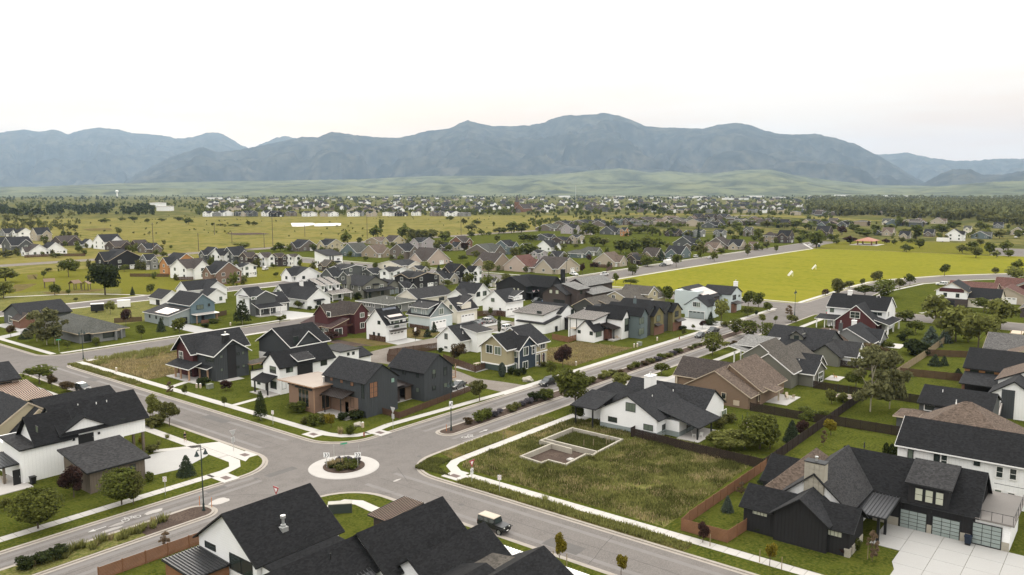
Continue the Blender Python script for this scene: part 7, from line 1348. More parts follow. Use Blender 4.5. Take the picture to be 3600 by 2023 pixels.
treemass('wood', sample(650, 2060, 2660, 495, 572, lambda x, y: y < 541+(x-2100)*.06+9*NZ.noise(Vector((x*.012, 3, 7)))), (10, 21), 64, .34, 'olive', 2)
treemass('wood', sample(190, -40, 390, 524, 545, lambda x, y: NZ.noise(Vector((x*.02, y*.05, 2))) > -.12), (6, 18), 50, .34, 'dark', 3)
treemass('wood', sample(120, -40, 200, 540, 585, lambda x, y: True), (3, 9), 42, .34, 'olive', 4)
treemass('town_trees', sample(2300, -60, 2200, 494, 543, lambda x, y: (x > 480 or y < 528) and rg.random() < .35+.65*(NZ.noise(Vector((x*.02, y*.12, 1))) > -.05)), (6, 13), 26, .44, 'green', 5)
treemass('town_trees', sample(900, -60, 2640, 488, 505), (8, 15), 20, .5, 'dark', 6)
treemass('hedgerows', sample(420, 1330, 2100, 548, 575, lambda x, y: NZ.noise(Vector((x*.03, y*.2, 4))) > .02), (4, 8), 36, .36, 'green', 7)
treemass('meadow_shrubs', sample(150, 60, 1300, 545, 600, lambda x, y: NZ.noise(Vector((x*.012, y*.25, 9))) > .2), (1.5, 4), 30, .4, 'olive', 8)
treemass('hill_woods', sample(260, 0, 2576, 486, 492), (9, 16), 14, .6, 'dark', 9)
def boxhouse(b, x, y, s, h_, rot, wi, ri):
    c, n = math.cos(rot), math.sin(rot); T = lambda a, q, z: (x+a*c-q*n, y+a*n+q*c, z); a, q = s*.6, s*.45
    b.add([T(-a,-q,-.2), T(a,-q,-.2), T(a,q,-.2), T(-a,q,-.2), T(-a,-q,h_), T(a,-q,h_), T(a,q,h_), T(-a,q,h_)], [(0,1,5,4),(1,2,6,5),(2,3,7,6),(3,0,4,7)], wi)
    r = h_+q*.75; b.add([T(-a,0,r), T(a,0,r), T(-a,-q,h_), T(-a,q,h_), T(a,-q,h_), T(a,q,h_)], [(0,3,2),(1,4,5)], wi)
    b.add([T(-a-.4,-q-.5,h_-.3), T(a+.4,-q-.5,h_-.3), T(a+.4,0,r+.1), T(-a-.4,0,r+.1), T(a+.4,q+.5,h_-.3), T(-a-.4,q+.5,h_-.3)], [(0,1,2,3),(3,2,4,5)], ri)
ROWW = ['white','grey','white','charc','beige','dgrey','white','white','black','gbrown','white','white','beige','white','dgrey','grey','white','beige','white','black','white','gbrown','dgrey','white','grey']
for i, (x, y) in enumerate(ROW1):
    far_house(x+rnd.uniform(-14,22), y+rnd.uniform(-14,22), rnd.uniform(11,18), rnd.uniform(6.4,9.4), 'Y' if i % 3 else 'X', ROWW[i % 25], 'char', 2, '%s house facing the meadow in the long new row' % {'white':'white','charc':'charcoal','dgrey':'dark grey','black':'black','beige':'beige','grey':'grey','gbrown':'grey-brown'}[ROWW[i % 25]], 'row of new houses beyond the meadow', True)
for i, (x, y) in enumerate(ROW2): far_house(x, y, rnd.uniform(12,15), rnd.uniform(6.5,8), 'Y', ('beige','tan','grey','white')[i % 4], 'char', 2, 'pale gabled house in the even far row', 'even row of far pale gables', False)
EX = random.Random(5); ex = []
while len(ex) < 78:
    x, y = gnd(EX.uniform(1180, 2330), EX.uniform(529, 571))
    if 298 < x < 600 and y < 215 or y > 492+.02*x or any(math.hypot(q[0]-x, q[1]-y) < 19 for q in MIDS) or any(math.hypot(q[0]-x, q[1]-y) < 19 for q in ex) or (x > 1050 and 230 < y < 760 and x < 1330): continue
    ex.append((x, y))
for i, (x, y) in enumerate(ex):
    cl = ('gbrown','dkbrown','beige','sand','dgrey','slate','greygreen')[i % 7]; far_house(x, y, EX.uniform(11.5, 15.5), EX.uniform(5.6, 8.2), EX.choice('XY'), cl, EX.choice(('char','dbrown','ggreen','gbrownr','brown')), EX.choice((1, 1, 2)), '%s house packed into the far estate beyond the field street' % {'gbrown':'grey-brown','dkbrown':'dark brown','beige':'beige','sand':'sand-coloured','dgrey':'dark grey','slate':'slate','greygreen':'grey-green'}[cl], 'packed houses of the far estate', False)
treemass('estate_trees', [(x+EX.uniform(-13,13), y+EX.uniform(-13,13)) for x, y in ex for _ in range(3)], (3.5, 9), 90, .3, 'green', 31); treemass('estate_trees', [(x+EX.uniform(-16,16), y+EX.uniform(-16,16)) for x, y in ex for _ in range(2)], (3, 8), 90, .3, 'rust', 32)
walls_ = [M['white'], M['beige'], M['dgrey'], M['r_char'], M['r_dbrown'], M['gbrown']]
pts = sample(430, 520, 2150, 497, 540, lambda x, y: y < 537-abs(x-1500)*.004)
pts.sort(key=lambda p: p[0]**2+p[1]**2)
for x, y in pts[:130]:
    k = ('th', rnd.randrange(8))
    if k not in CACHE:
        b = MB(); boxhouse(b, 0, 0, 12, rnd.choice((3,5)), 0, 0, 1); CACHE[k] = b.mesh('house', [walls_[(0,1,0,2,5,0,1,5)[k[1]]], walls_[(3,4,3,3,4,3,3,4)[k[1]]]])
    thing('house', 'small gabled house among the trees of the distant town', 'house', (x, y, 0), rnd.choice((0, 1.57, .3, 1.2)), 'houses of the distant town', CACHE[k])
b = MB()
for x, y in pts[130:]: boxhouse(b, x, y, 13, rnd.choice((3,5)), rnd.random()*3, rnd.choice((0,0,1,2,5)), rnd.choice((3,4)))
o = obj('distant_town', b.mesh('distant_town', walls_)); o['kind'] = 'stuff'
for i, (px, py, L_, hh) in enumerate(((205,488,90,16),(735,492,60,7),(760,494,60,7),(1000,495,50,7),(1180,497,70,8),(1420,497,60,8),(1560,497,50,7),(1700,500,70,7),(1760,498,60,8),(1850,503,110,6),(1900,497,90,9),(1960,500,60,7),(2050,497,60,9),(2120,496,90,12),(2180,494,50,10),(2240,496,70,9),(2290,497,90,8),(2360,486,45,22),(540,502,60,8),(600,508,50,8),(416,531,26,8),(398,522,24,10))):
    x, y = gnd(px, py); bt = MB().box(-L_/2,L_/2,-15,15,-.2,hh).box(-L_/2-.5,L_/2+.5,-15.5,15.5,hh,hh+1.2,1).mesh('warehouse', [M['white'], M['walk']])
    thing('warehouse', 'long pale flat-roofed building in the distant town', 'building', (x, y, 0), yaw-1.57+rnd.uniform(-.3,.3), 'flat-roofed buildings of the distant town', bt)
# ------------------------------------------------------------------ fences, walls and small things
def fence(name, label, pts, hgt, m, group=None, bay=2.4, cat='fence', rail=False):
    x0, y0 = pts[0]; t = thing(name, label, cat, (x0, y0, 0), 0, group)
    for p, q in zip(pts, pts[1:]):
        d = Vector(q)-Vector(p); n = max(1, round(d.length/bay)); l = d.length/n; a = math.atan2(d.y, d.x); k = ('fb', round(l, 2), hgt, m, rail); kp = ('fp', hgt, m)
        if k not in CACHE:
            b = MB(); nb = int(hgt/.15) if not rail else 3
            for j in range(nb):
                z = hgt*j/nb if not rail else hgt*(.25+.3*j); b.box(.05, l-.05, -.02, .02, z+.012, z+(hgt/nb-.012 if not rail else .14))
            CACHE[k] = b.mesh('panel', M[m])
            CACHE.setdefault(kp, MB().box(-.06,.06,-.06,.06,-.1,hgt+.06).mesh('post', M[m]))
        for i in range(n):
            s = Vector(p)+d*(i/n)-Vector((x0, y0)); obj('panel', CACHE[k], t, (s.x, s.y, 0), a); obj('post', CACHE[kp], t, (s.x, s.y, 0), a)
        s = Vector(q)-Vector((x0, y0)); obj('post', CACHE[kp], t, (s.x, s.y, 0), a)
    return t
fence('fence', 'low brown board fence along the sidewalk beside the charcoal houses', [(100.8,111),(100.6,106.4),(124.3,109.6)], 1.2, 'fence')
fence('fence', 'brown board fence round the yard by the tan and blue house', [(138.2,120.4),(143.8,121.2)], 1.5, 'fence'); fence('fence', 'brown board fence from the gravel drive to the rusty tree', [(138.2,120.6),(141.2,130),(143,135)], 1.6, 'fence')
fence('fence', 'dark slatted fence behind the second charcoal house at the lane', [(138,149.2),(133.5,145),(133.5,137)], 1.9, 'fence'); fence('fence', 'dark fence along the lane above the second charcoal house', [(138,149.2),(151.6,145.6)], 1.9, 'fence')
fence('fence', 'orange cedar fence of the yard next to the white modern house', [(183,130.5),(181.8,124.2),(186.1,124.4)], 1.6, 'fencecedar'); fence('fence', 'brown fence below the white garage with solar panels', [(150.6,170.8),(150.6,164.3)], 1.5, 'fence')
fence('fence', 'brown fence below the pale blue garage', [(172,176.5),(171.8,168.2)], 1.2, 'fence'); fence('fence', 'red-brown fence between the cream and white garages', [(199,176),(206.4,170),(206.4,166.4)], 1.9, 'fence')
fence('fence', 'dark fence from the white ranch house to the back corner', [(122.6,67.6),(117.6,67.2),(116.2,55),(115.9,43.4)], 1.6, 'fencedk'); fence('fence', 'dark back fence behind the white and brown ranch yards', [(115.9,43.2),(145.5,43.2),(171.6,43.2),(196,42.8)], 1.7, 'fencedk')
fence('fence', 'dark side fence between the white and brown ranch yards', [(145.9,43.4),(146.1,57.6)], 1.6, 'fencedk'); fence('fence', 'dark side fence between the brown and grey ranch yards', [(171.2,43.6),(171.6,54)], 1.6, 'fencedk'); fence('fence', 'dark side fence behind the charcoal dormered house', [(196.4,43.2),(197,55.8)], 1.6, 'fencedk')
fence('fence', 'pale wooden fence running up between the right back gardens', [(185,42.9),(222,42.3),(258,42.4)], 1.8, 'fencepale'); fence('fence', 'brown fence across the right lawns by the black brick house', [(196.3,42.4),(198,31),(199,24)], 1.7, 'fence'); fence('fence', 'brown fence across the right lawns below the tall trees', [(223.6,42.2),(228,33),(230,26)], 1.7, 'fence'); fence('fence', 'dark fence between the aspen lawn and the slim tree lawn', [(146.2,42.6),(146.6,30)], 1.7, 'fencedk'); fence('fence', 'dark fence right of the aspens', [(171.8,42.8),(172,30)], 1.7, 'fencedk')
fence('fence', 'fresh orange cedar fence at the corner of the black modern house', [(116.2,43.0),(90.8,43.2),(88.0,42.9),(88.2,37.0),(93,36.6)], 1.55, 'fencecedar')
fence('fence', 'brown fence along the lower boulevard beside the foreground house', [(37,86.4),(50,86.2),(52,83)], 1.5, 'fencecedar'); fence('fence', 'brown fence left of the blue house yard', [(119.5,256),(126.6,252.5)], 1.5, 'fence'); fence('fence', 'red-brown fence before the white houses at far left', [(203,548),(219,545),(232,531)], 1.8, 'fence'); fence('fence', 'dark fence at the back of the orange-walled house', [(190,388),(201,372)], 1.6, 'fence'); fence('fence', 'second dark fence on the park edge by the white porch house', [(196,356),(201,350)], 1.6, 'fence')
fence('fence', 'red-brown yard fence beside the beige corner house', [(355,219),(372,226),(372,240)], 1.8, 'fence'); fence('fence', 'brown fence right of the blue house', [(142.8,240),(151,243)], 1.6, 'fence'); fence('fence', 'fence behind the two-gable brown house', [(341,283),(352,276),(362,283)], 1.7, 'fence')
# unfinished concrete basement
t = thing('basement_walls', 'unfinished bare concrete basement walls in the rough corner lot', 'foundation', (104, 71, 0)); PT = [(96,74.3),(104.2,74.2),(104.2,76.6),(113.4,76.5),(113.2,66.4),(105.4,66.1),(103.4,65.8),(103.2,67),(97.2,66.7),(97.2,69.9),(95.5,70.1)]
def cwall(p, q, z=.85, th=.34):
    d = Vector(q)-Vector(p); b = MB().box(-th/2, d.length+th/2, -th/2, th/2, -.1, z); obj('wall', b.mesh('wall', M['fconc']), t, (p[0]-104, p[1]-71, 0), math.atan2(d.y, d.x))
for i in range(len(PT)): cwall(PT[i], PT[(i+1) % len(PT)], .85+.004*(i % 3))
cwall((105.2,66.3),(105.4,76.3),.862); cwall((103.9,73.9),(103.7,70.2),.9)
obj('floor', MB().add([(x-104, y-71, .03) for x, y in PT], [tuple(range(len(PT)-1,-1,-1))]).mesh('floor', M['mulch']), t); obj('footing', MB().box(-3.4,-2.4,-2.9,-2.1,0,.25).mesh('footing', M['conc']), t)
for i, (x, y) in enumerate(((107.2,70),(108.5,69),(110.6,67.8),(111.6,67.9))): obj('stake', MB().box(-.04,.04,-.04,.04,0,1.5).mesh('stake', M['fencepale']), t, (x-104, y-71, 0))
b = MB(); P0 = [Vector(p) for p in PT][::-1]; P1 = inset(P0, .0); c_ = Vector((104.5,71.2)); n = len(P0)
b.add([(p.x, p.y, .52) for p in P0]+[((p-c_).x*1.25+c_.x, (p-c_).y*1.3+c_.y, -.02) for p in P0], [(i, i+n, (i+1) % n+n, (i+1) % n) for i in range(n)]); o = struct('earth_bank', b.mesh('earth_bank', M['rough']))
def ringgrass(nm, n, seed):
    r = np.random.default_rng(seed); A = []; 
    i = r.integers(0, len(PT), n); u = r.uniform(0, 1, n)[:, None]; k = r.uniform(1.01, 1.22, n)[:, None]; P_ = np.array(PT); q = P_[i]*(1-u)+P_[(i+1) % len(PT)]*u; c = np.array([104.5,71.2]); q = (q-c)*k+c; z = .5-2.2*(k[:, 0]-1.01); th = r.uniform(0, 6.28, n); L_ = r.uniform(.2, .5, n); w_ = .05
    px, py = -np.sin(th)*w_, np.cos(th)*w_; tx, ty = q[:,0]+np.cos(th)*L_*.4, q[:,1]+np.sin(th)*L_*.4; z = np.maximum(z, 0)
    Q = np.stack([np.stack([q[:,0]-px, q[:,1]-py, z], 1), np.stack([q[:,0]+px, q[:,1]+py, z], 1), np.stack([tx+px*.4, ty+py*.4, z+L_], 1), np.stack([tx-px*.4, ty-py*.4, z+L_], 1)], 1); o = obj(nm, quadmesh(nm, Q, M['l_tall'])); o['kind'] = 'stuff'
ringgrass('bank_grass', 6000, 5)
# ------------------------------------------------------------------ street lamps, signs, poles
def lamp(x, y, label, az=0., H=9.0):
    t = thing('street_lamp', label, 'street lamp', (x, y, 0), az, 'double-bell street lamps')
    obj('pole', MB().cyl((0,0,.0),(0,0,1.0),.16,.13).cyl((0,0,1.0),(0,0,H-.3),.085,.06).cyl((0,0,H-.3),(0,0,H+.25),.05,.01).mesh('pole', M['iron']), t); obj('base', MB().cyl((0,0,-.1),(0,0,.25),.24,.2,10).mesh('base', M['iron']), t)
    obj('arm', MB().cyl((-.62,0,H-.55),(.62,0,H-.55),.035).cyl((-.62,0,H-.55),(0,0,H-.15),.025).cyl((.62,0,H-.55),(0,0,H-.15),.025).mesh('arm', M['iron']), t)
    for s in (-.62, .62): o = obj('lamp_shade', MB().cyl((s,0,H-.6),(s,0,H-.8),.08,.12,10).cyl((s,0,H-.8),(s,0,H-1.25),.12,.33,10).mesh('lamp_shade', M['iron']), t); obj('lens', MB().cyl((s,0,H-1.24),(s,0,H-1.3),.24,.2,10).mesh('lens', M['lamp']), o)
    return t
lamp(54.6,95.2,'dark green double street lamp on the tip of the lower left median', 0, 8.8); L2 = lamp(101.1,93.8,'dark double street lamp with a keep-right sign on the right median tip', 0, 9.2); lamp(270.3,92.3,'double street lamp by the far crossroads', 0, 8.6); lamp(88.5,207.2,'street lamp at the corner of the dry grass lot', 0, 7.5); lamp(308,211.8,'tall street lamp on the field street corner', 0, 10.5); lamp(314.5,383.9,'thin street lamp among the cross-street bungalows', 0, 10)
SGN = {'w': mat('sign_white', (.75,.74,.72), .5, .03), 'k': mat('sign_black', (.015,.015,.015), .5, .03), 'r': mat('sign_red', (.33,.03,.035), .5, .03), 'g': mat('sign_green', (.05,.30,.17), .5, .03), 'a': mat('sign_back', (.40,.40,.39), .45, .05), 'y': mat('sign_yellow', (.75,.6,.02), .5, .03)}
def plate(t, name, poly, z, m, y=-.04, th=.02, back=True): return obj(name, MB().prism([(x, y, z+q) for x, q in poly], (0, th, 0)).mesh(name, SGN[m]), t)
RC = lambda w_, h_: [(-w_/2,0),(w_/2,0),(w_/2,h_),(-w_/2,h_)]
def signpost(x, y, label, rz, H, cat='road sign', name='road_sign', group=None):
    t = thing(name, label, cat, (x, y, 0), rz, group); obj('post', MB().box(-.035,.035,-.02,.03,-.1,H).mesh('post', M['steel']), t); return t
def yieldsign(x, y, label, rz, H=3.5):
    t = signpost(x, y, label, rz, H-.1); s = .62; tri = [(0,-.75),(s,.33),(-s,.33)]
    p = plate(t, 'sign_plate', tri, H-.35, 'r', -.045); obj('white_triangle', MB().prism([(x_*.52, -.05, H-.35+z_*.52-.04) for x_, z_ in tri], (0,.004,0)).mesh('white_triangle', SGN['w']), p); obj('sign_back', MB().prism([(x_, -.024, H-.35+z_) for x_, z_ in tri], (0,.02,0)).mesh('sign_back', SGN['a']), p)
    q = plate(t, 'sign_plate', RC(.62,.85), H-2.1, 'w', -.045); obj('sign_back', MB().prism([(x_, -.024, H-2.1+z_) for x_, z_ in RC(.62,.85)], (0,.02,0)).mesh('sign_back', SGN['a']), q)
    b = MB(); 
    for pp in ringp(0, .45, .2, .06, 12): b.add([(a, -.05, H-2.1+c) for a, c in pp], [(0,1,2,3)])
    for a, c in ((0,.72),(.24,.42),(-.24,.46),(0,.14)): b.add([(a-.07,-.05,H-2.1+c-.04),(a+.07,-.05,H-2.1+c-.04),(a,-.05,H-2.1+c+.1)], [(0,1,2)])
    obj('circle_arrows', b.mesh('circle_arrows', SGN['k']), q); return t
yieldsign(83.8,73.8,'red and white yield sign over a roundabout plate beside the rough corner lot', 0, 3.6); yieldsign(95.5,102.6,'grey back of a yield sign at the charcoal corner house fence', R(90), 3.9); yieldsign(71.0,113.9,'grey back of a yield sign near the curved concrete drive', R(180), 3.5); yieldsign(59.6,86.2,'red and white yield sign peeking above the foreground black roof', R(-90), 3.9)
for x, y, lb, rz in ((83.8,121.4,'small white parking sign on the verge before the white farmhouse lawn',R(-70)),(83.6,68.5,'small white parking sign on the lower right verge',R(-60)),(54.3,104.4,'small white and red parking sign on the lower left verge',R(-40))):
    t = signpost(x, y, lb, rz, 2.5); p = plate(t, 'sign_plate', RC(.5,.7), 1.9, 'w'); b = MB()
    for pp in ringp(0, 2.34, .17, .045, 12): b.add([(a, -.045, c) for a, c in pp], [(0,1,2,3)])
    b.add([(-.16,-.045,2.0),(.16,-.045,2.0),(.16,-.045,2.06),(-.16,-.045,2.06)], [(0,1,2,3)]); obj('red_print', b.mesh('red_print', SGN['r']), p)
for x, y, lb, rz in ((75.0,95.3,'left double chevron sign on the round traffic island',R(-60)),(78.0,91.7,'right double chevron sign on the round traffic island',R(-35))):
    t = signpost(x, y, lb, rz, 2.5); p = plate(t, 'sign_plate', RC(.95,.75), 1.75, 'w'); b = MB()
    for s in (-.3,.08): b.add([(s,-.046,1.83),(s+.12,-.046,1.83),(s+.3,-.046,2.125),(s+.12,-.046,2.42),(s,-.046,2.42),(s+.18,-.046,2.125)], [(0,1,2,5),(5,2,3,4)])
    obj('chevrons', b.mesh('chevrons', SGN['k']), p)
for x, y, lb in ((78.9,98.4,'bare thin post behind the left chevron sign'),(81.6,95.6,'bare thin post at the far rim of the traffic island')):
    t = signpost(x, y, lb, 0, 2.1, 'post', 'sign_post')
t = signpost(78.6,95.6,'green street name blades on the round traffic island', R(-20), 3.0, 'street sign', 'street_sign')
for a, z in ((0,2.85),(1.2,2.6)): o = plate(t, 'name_blade', RC(1.1,.22), z, 'g'); o.rotation_euler = (0,0,a)
t = signpost(88.7,221.6,'green street name sign at the aspen corner', R(-20), 3.2, 'street sign', 'street_sign'); plate(t, 'name_blade', RC(1.1,.25), 3.0, 'g')
t = signpost(266.5,80.4,'red stop sign with street blades at the far crossroads', R(-60), 2.9, 'stop sign', 'stop_sign'); plate(t, 'sign_plate', [(.38*math.cos(R(22.5+45*i)), .38*math.sin(R(22.5+45*i))) for i in range(8)], 2.3, 'r'); plate(t, 'name_blade', RC(1.1,.24), 2.95, 'g')
p = plate(L2, 'keep_right_sign', RC(.62,1.2), 4.1, 'w', -.14); b = MB()
b.add([(.12,-.147,4.3),(.2,-.147,4.3),(.2,-.147,4.95),(.12,-.147,4.95)], [(0,1,2,3)]).add([(.02,-.147,4.9),(.3,-.147,4.9),(.16,-.147,5.2)], [(0,1,2)]).add([(-.2,-.147,4.3),(-.02,-.147,4.55),(-.08,-.147,4.9),(-.24,-.147,4.75)], [(0,1,2,3)]); obj('arrow_print', b.mesh('arrow_print', SGN['k']), p); p.rotation_euler = (0,0,R(-45))
for x, y, lb in ((100.3,94.2,'orange flexible marker on the right median tip'),(56.0,95.6,'orange flexible marker on the left median tip'),(55.2,97.2,'second orange flexible marker on the left median')): o = thing('marker_post', lb, 'marker', (x,y,0), 0, None, MB().cyl((0,0,-.1),(0,0,1.25),.05,.04,8).mesh('marker_post', mat('marker_orange', (.50,.17,.05), .6)))
for x, y, hh, lb in ((265.1,508,21,'tall wooden power pole behind the charcoal two-storey building'),(361.8,516,22,'tall wooden power pole on the meadow edge, left of three'),(473.3,536.8,20.8,'tall wooden power pole behind the brown-roofed bungalow'),(554.9,500,19.6,'tall wooden power pole with a yellow tag'),(676.5,505,20.3,'tall wooden power pole by the long low hip house'),(346.7,505,10.9,'short wooden pole on the meadow, nearest the tall one'),(359.9,567,9.4,'short wooden pole left on the meadow'),(302,517,12.4,'medium wooden pole above the back-left gabled houses'),(420,690,12,'short thin pole far out on the meadow'),(455,600,11,'short thin pole on the meadow above the tan house'),(1100,620,18,'far wooden pole on the yellow strip of field'),(1180,560,18,'second far wooden pole on the yellow strip of field')):
    t = thing('power_pole', lb, 'power pole', (x,y,-.15), .6); obj('pole', MB().cyl((0,0,-.2),(0,0,hh),.26,.16,7).mesh('pole', M['pole']), t)
    if hh > 9: obj('crossarm', MB().box(-1.3,1.3,-.08,.08,hh-1.1,hh-.85).mesh('crossarm', M['pole']), t); obj('insulator', MB().cyl((-1.1,0,hh-.85),(-1.1,0,hh-.55),.08).cyl((1.1,0,hh-.85),(1.1,0,hh-.55),.08).mesh('insulator', M['steel']), t)
def hydrant(x, y, label, c='hyd'):
    t = thing('fire_hydrant', label, 'fire hydrant', (x,y,0)); m = mat('hydrant_red', (.22,.055,.035), .5); obj('barrel', MB().cyl((0,0,0),(0,0,.55),.13,.12,10).cyl((0,0,0),(0,0,.08),.2,.2,10).mesh('barrel', m), t); obj('bonnet', MB().cyl((0,0,.55),(0,0,.72),.16,.06,10).mesh('bonnet', m), t); obj('nozzle', MB().cyl((-.2,0,.4),(.2,0,.4),.06).mesh('nozzle', m), t)
hydrant(89.3,103.2,'red fire hydrant on the verge at the roundabout corner'); hydrant(205.5,102.4,'red fire hydrant on the verge before the olive town houses')
for x, y, lb in ((158.5,106,'pale utility pedestal by the purple tree on the dry lot'),(187,106.4,'pale utility pedestal, left one before the white row house'),(188,106,'pale utility pedestal, right one before the white row house'),(199.5,106.2,'pale utility pedestal before the olive town houses'),(86.6,186,'pale utility pedestal on the dry grass lot'),(89.9,157.2,'pale utility pedestal, left one by the maroon gabled house'),(90.3,156.4,'pale utility pedestal, right one by the maroon gabled house'),(139.5,222.5,'pale utility pedestal by the tall tree on the middle street'),(92.6,107.3,'pale utility pedestal at the sidewalk corner shrubs')):
    t = thing('utility_pedestal', lb, 'utility box', (x,y,0), 0, None); obj('housing', MB().box(-.17,.17,-.17,.17,-.1,.95).mesh('housing', M['tb']), t); obj('cap', MB().cyl((0,0,.95),(0,0,1.05),.24,.1,4).mesh('cap', M['tw']), t)
for x, y, lb in ((190.2,106.6,'green transformer box on the white row house lawn'),(91.4,154.6,'green transformer box by the maroon gabled house')): t = thing('transformer_box', lb, 'utility box', (x,y,0)); obj('cabinet', MB().box(-.6,.6,-.5,.5,0,.9).mesh('cabinet', M['sage']), t); obj('lid', MB().box(-.64,.64,-.54,.54,.9,1.0).mesh('lid', M['sage']), t)
for x, y, s, lb in ((92.9,108.9,.75,'tan boulder at the sidewalk corner shrubs'),(138.8,105.6,1.2,'tan boulder at the end of the gravel drive')):
    bm = bmesh.new(); bmesh.ops.create_icosphere(bm, subdivisions=3, radius=s)
    for v in bm.verts: v.co *= 1+.3*NZ.noise(v.co*1.6/s); v.co.z = v.co.z*.7+.2*s
    me = bpy.data.meshes.new('boulder'); bm.to_mesh(me); me.materials.append(M['stone']); thing('boulder', lb, 'boulder', (x,y,0), 0, None, me)
# ------------------------------------------------------------------ vehicles
def frust(x0, x1, w_, z0, X0, X1, W_, z1): return [(x0,-w_,z0),(x1,-w_,z0),(x1,w_,z0),(x0,w_,z0),(X0,-W_,z1),(X1,-W_,z1),(X1,W_,z1),(X0,W_,z1)]
FF = [(0,3,2,1),(4,5,6,7),(0,1,5,4),(1,2,6,5),(2,3,7,6),(3,0,4,7)]
CARS = {  # profile (x, z) of the lower body; cabin base x0,x1, cabin top x0,x1, belt z, roof z; length, width; wheel x
 'suv': ([(-2.35,.42),(2.3,.38),(2.4,.62),(2.36,.92),(1.25,1.08),(-2.28,1.1),(-2.4,.8)], (-2.25,1.2,-2.05,.35,1.08,1.72), 1.9, (1.45,-1.4), .37),
 'sedan': ([(-2.3,.36),(2.3,.32),(2.38,.55),(2.3,.78),(1.1,.95),(-1.7,.98),(-2.3,.92),(-2.4,.6)], (-1.75,1.15,-.95,.15,.93,1.42), 1.8, (1.4,-1.35), .33),
 'pickup': ([(-2.9,.5),(2.75,.45),(2.85,.75),(2.8,1.08),(1.5,1.2),(-2.85,1.18),(-2.95,.8)], (-.75,1.45,-.6,.6,1.17,1.85), 1.95, (1.85,-1.75), .41),
 'cross': ([(-2.1,.4),(2.1,.36),(2.2,.6),(2.12,.88),(1.1,1.02),(-2.05,1.05),(-2.15,.75)], (-2.05,1.1,-1.6,.2,1.02,1.58), 1.8, (1.3,-1.3), .35),
 'jeep': ([(-2.05,.62),(2.05,.6),(2.1,.75),(2.02,1.12),(.75,1.2),(-2.05,1.2),(-2.12,.75)], (-2.08,.78,-2.0,.55,1.19,1.86), 1.62, (1.42,-1.45), .43)}
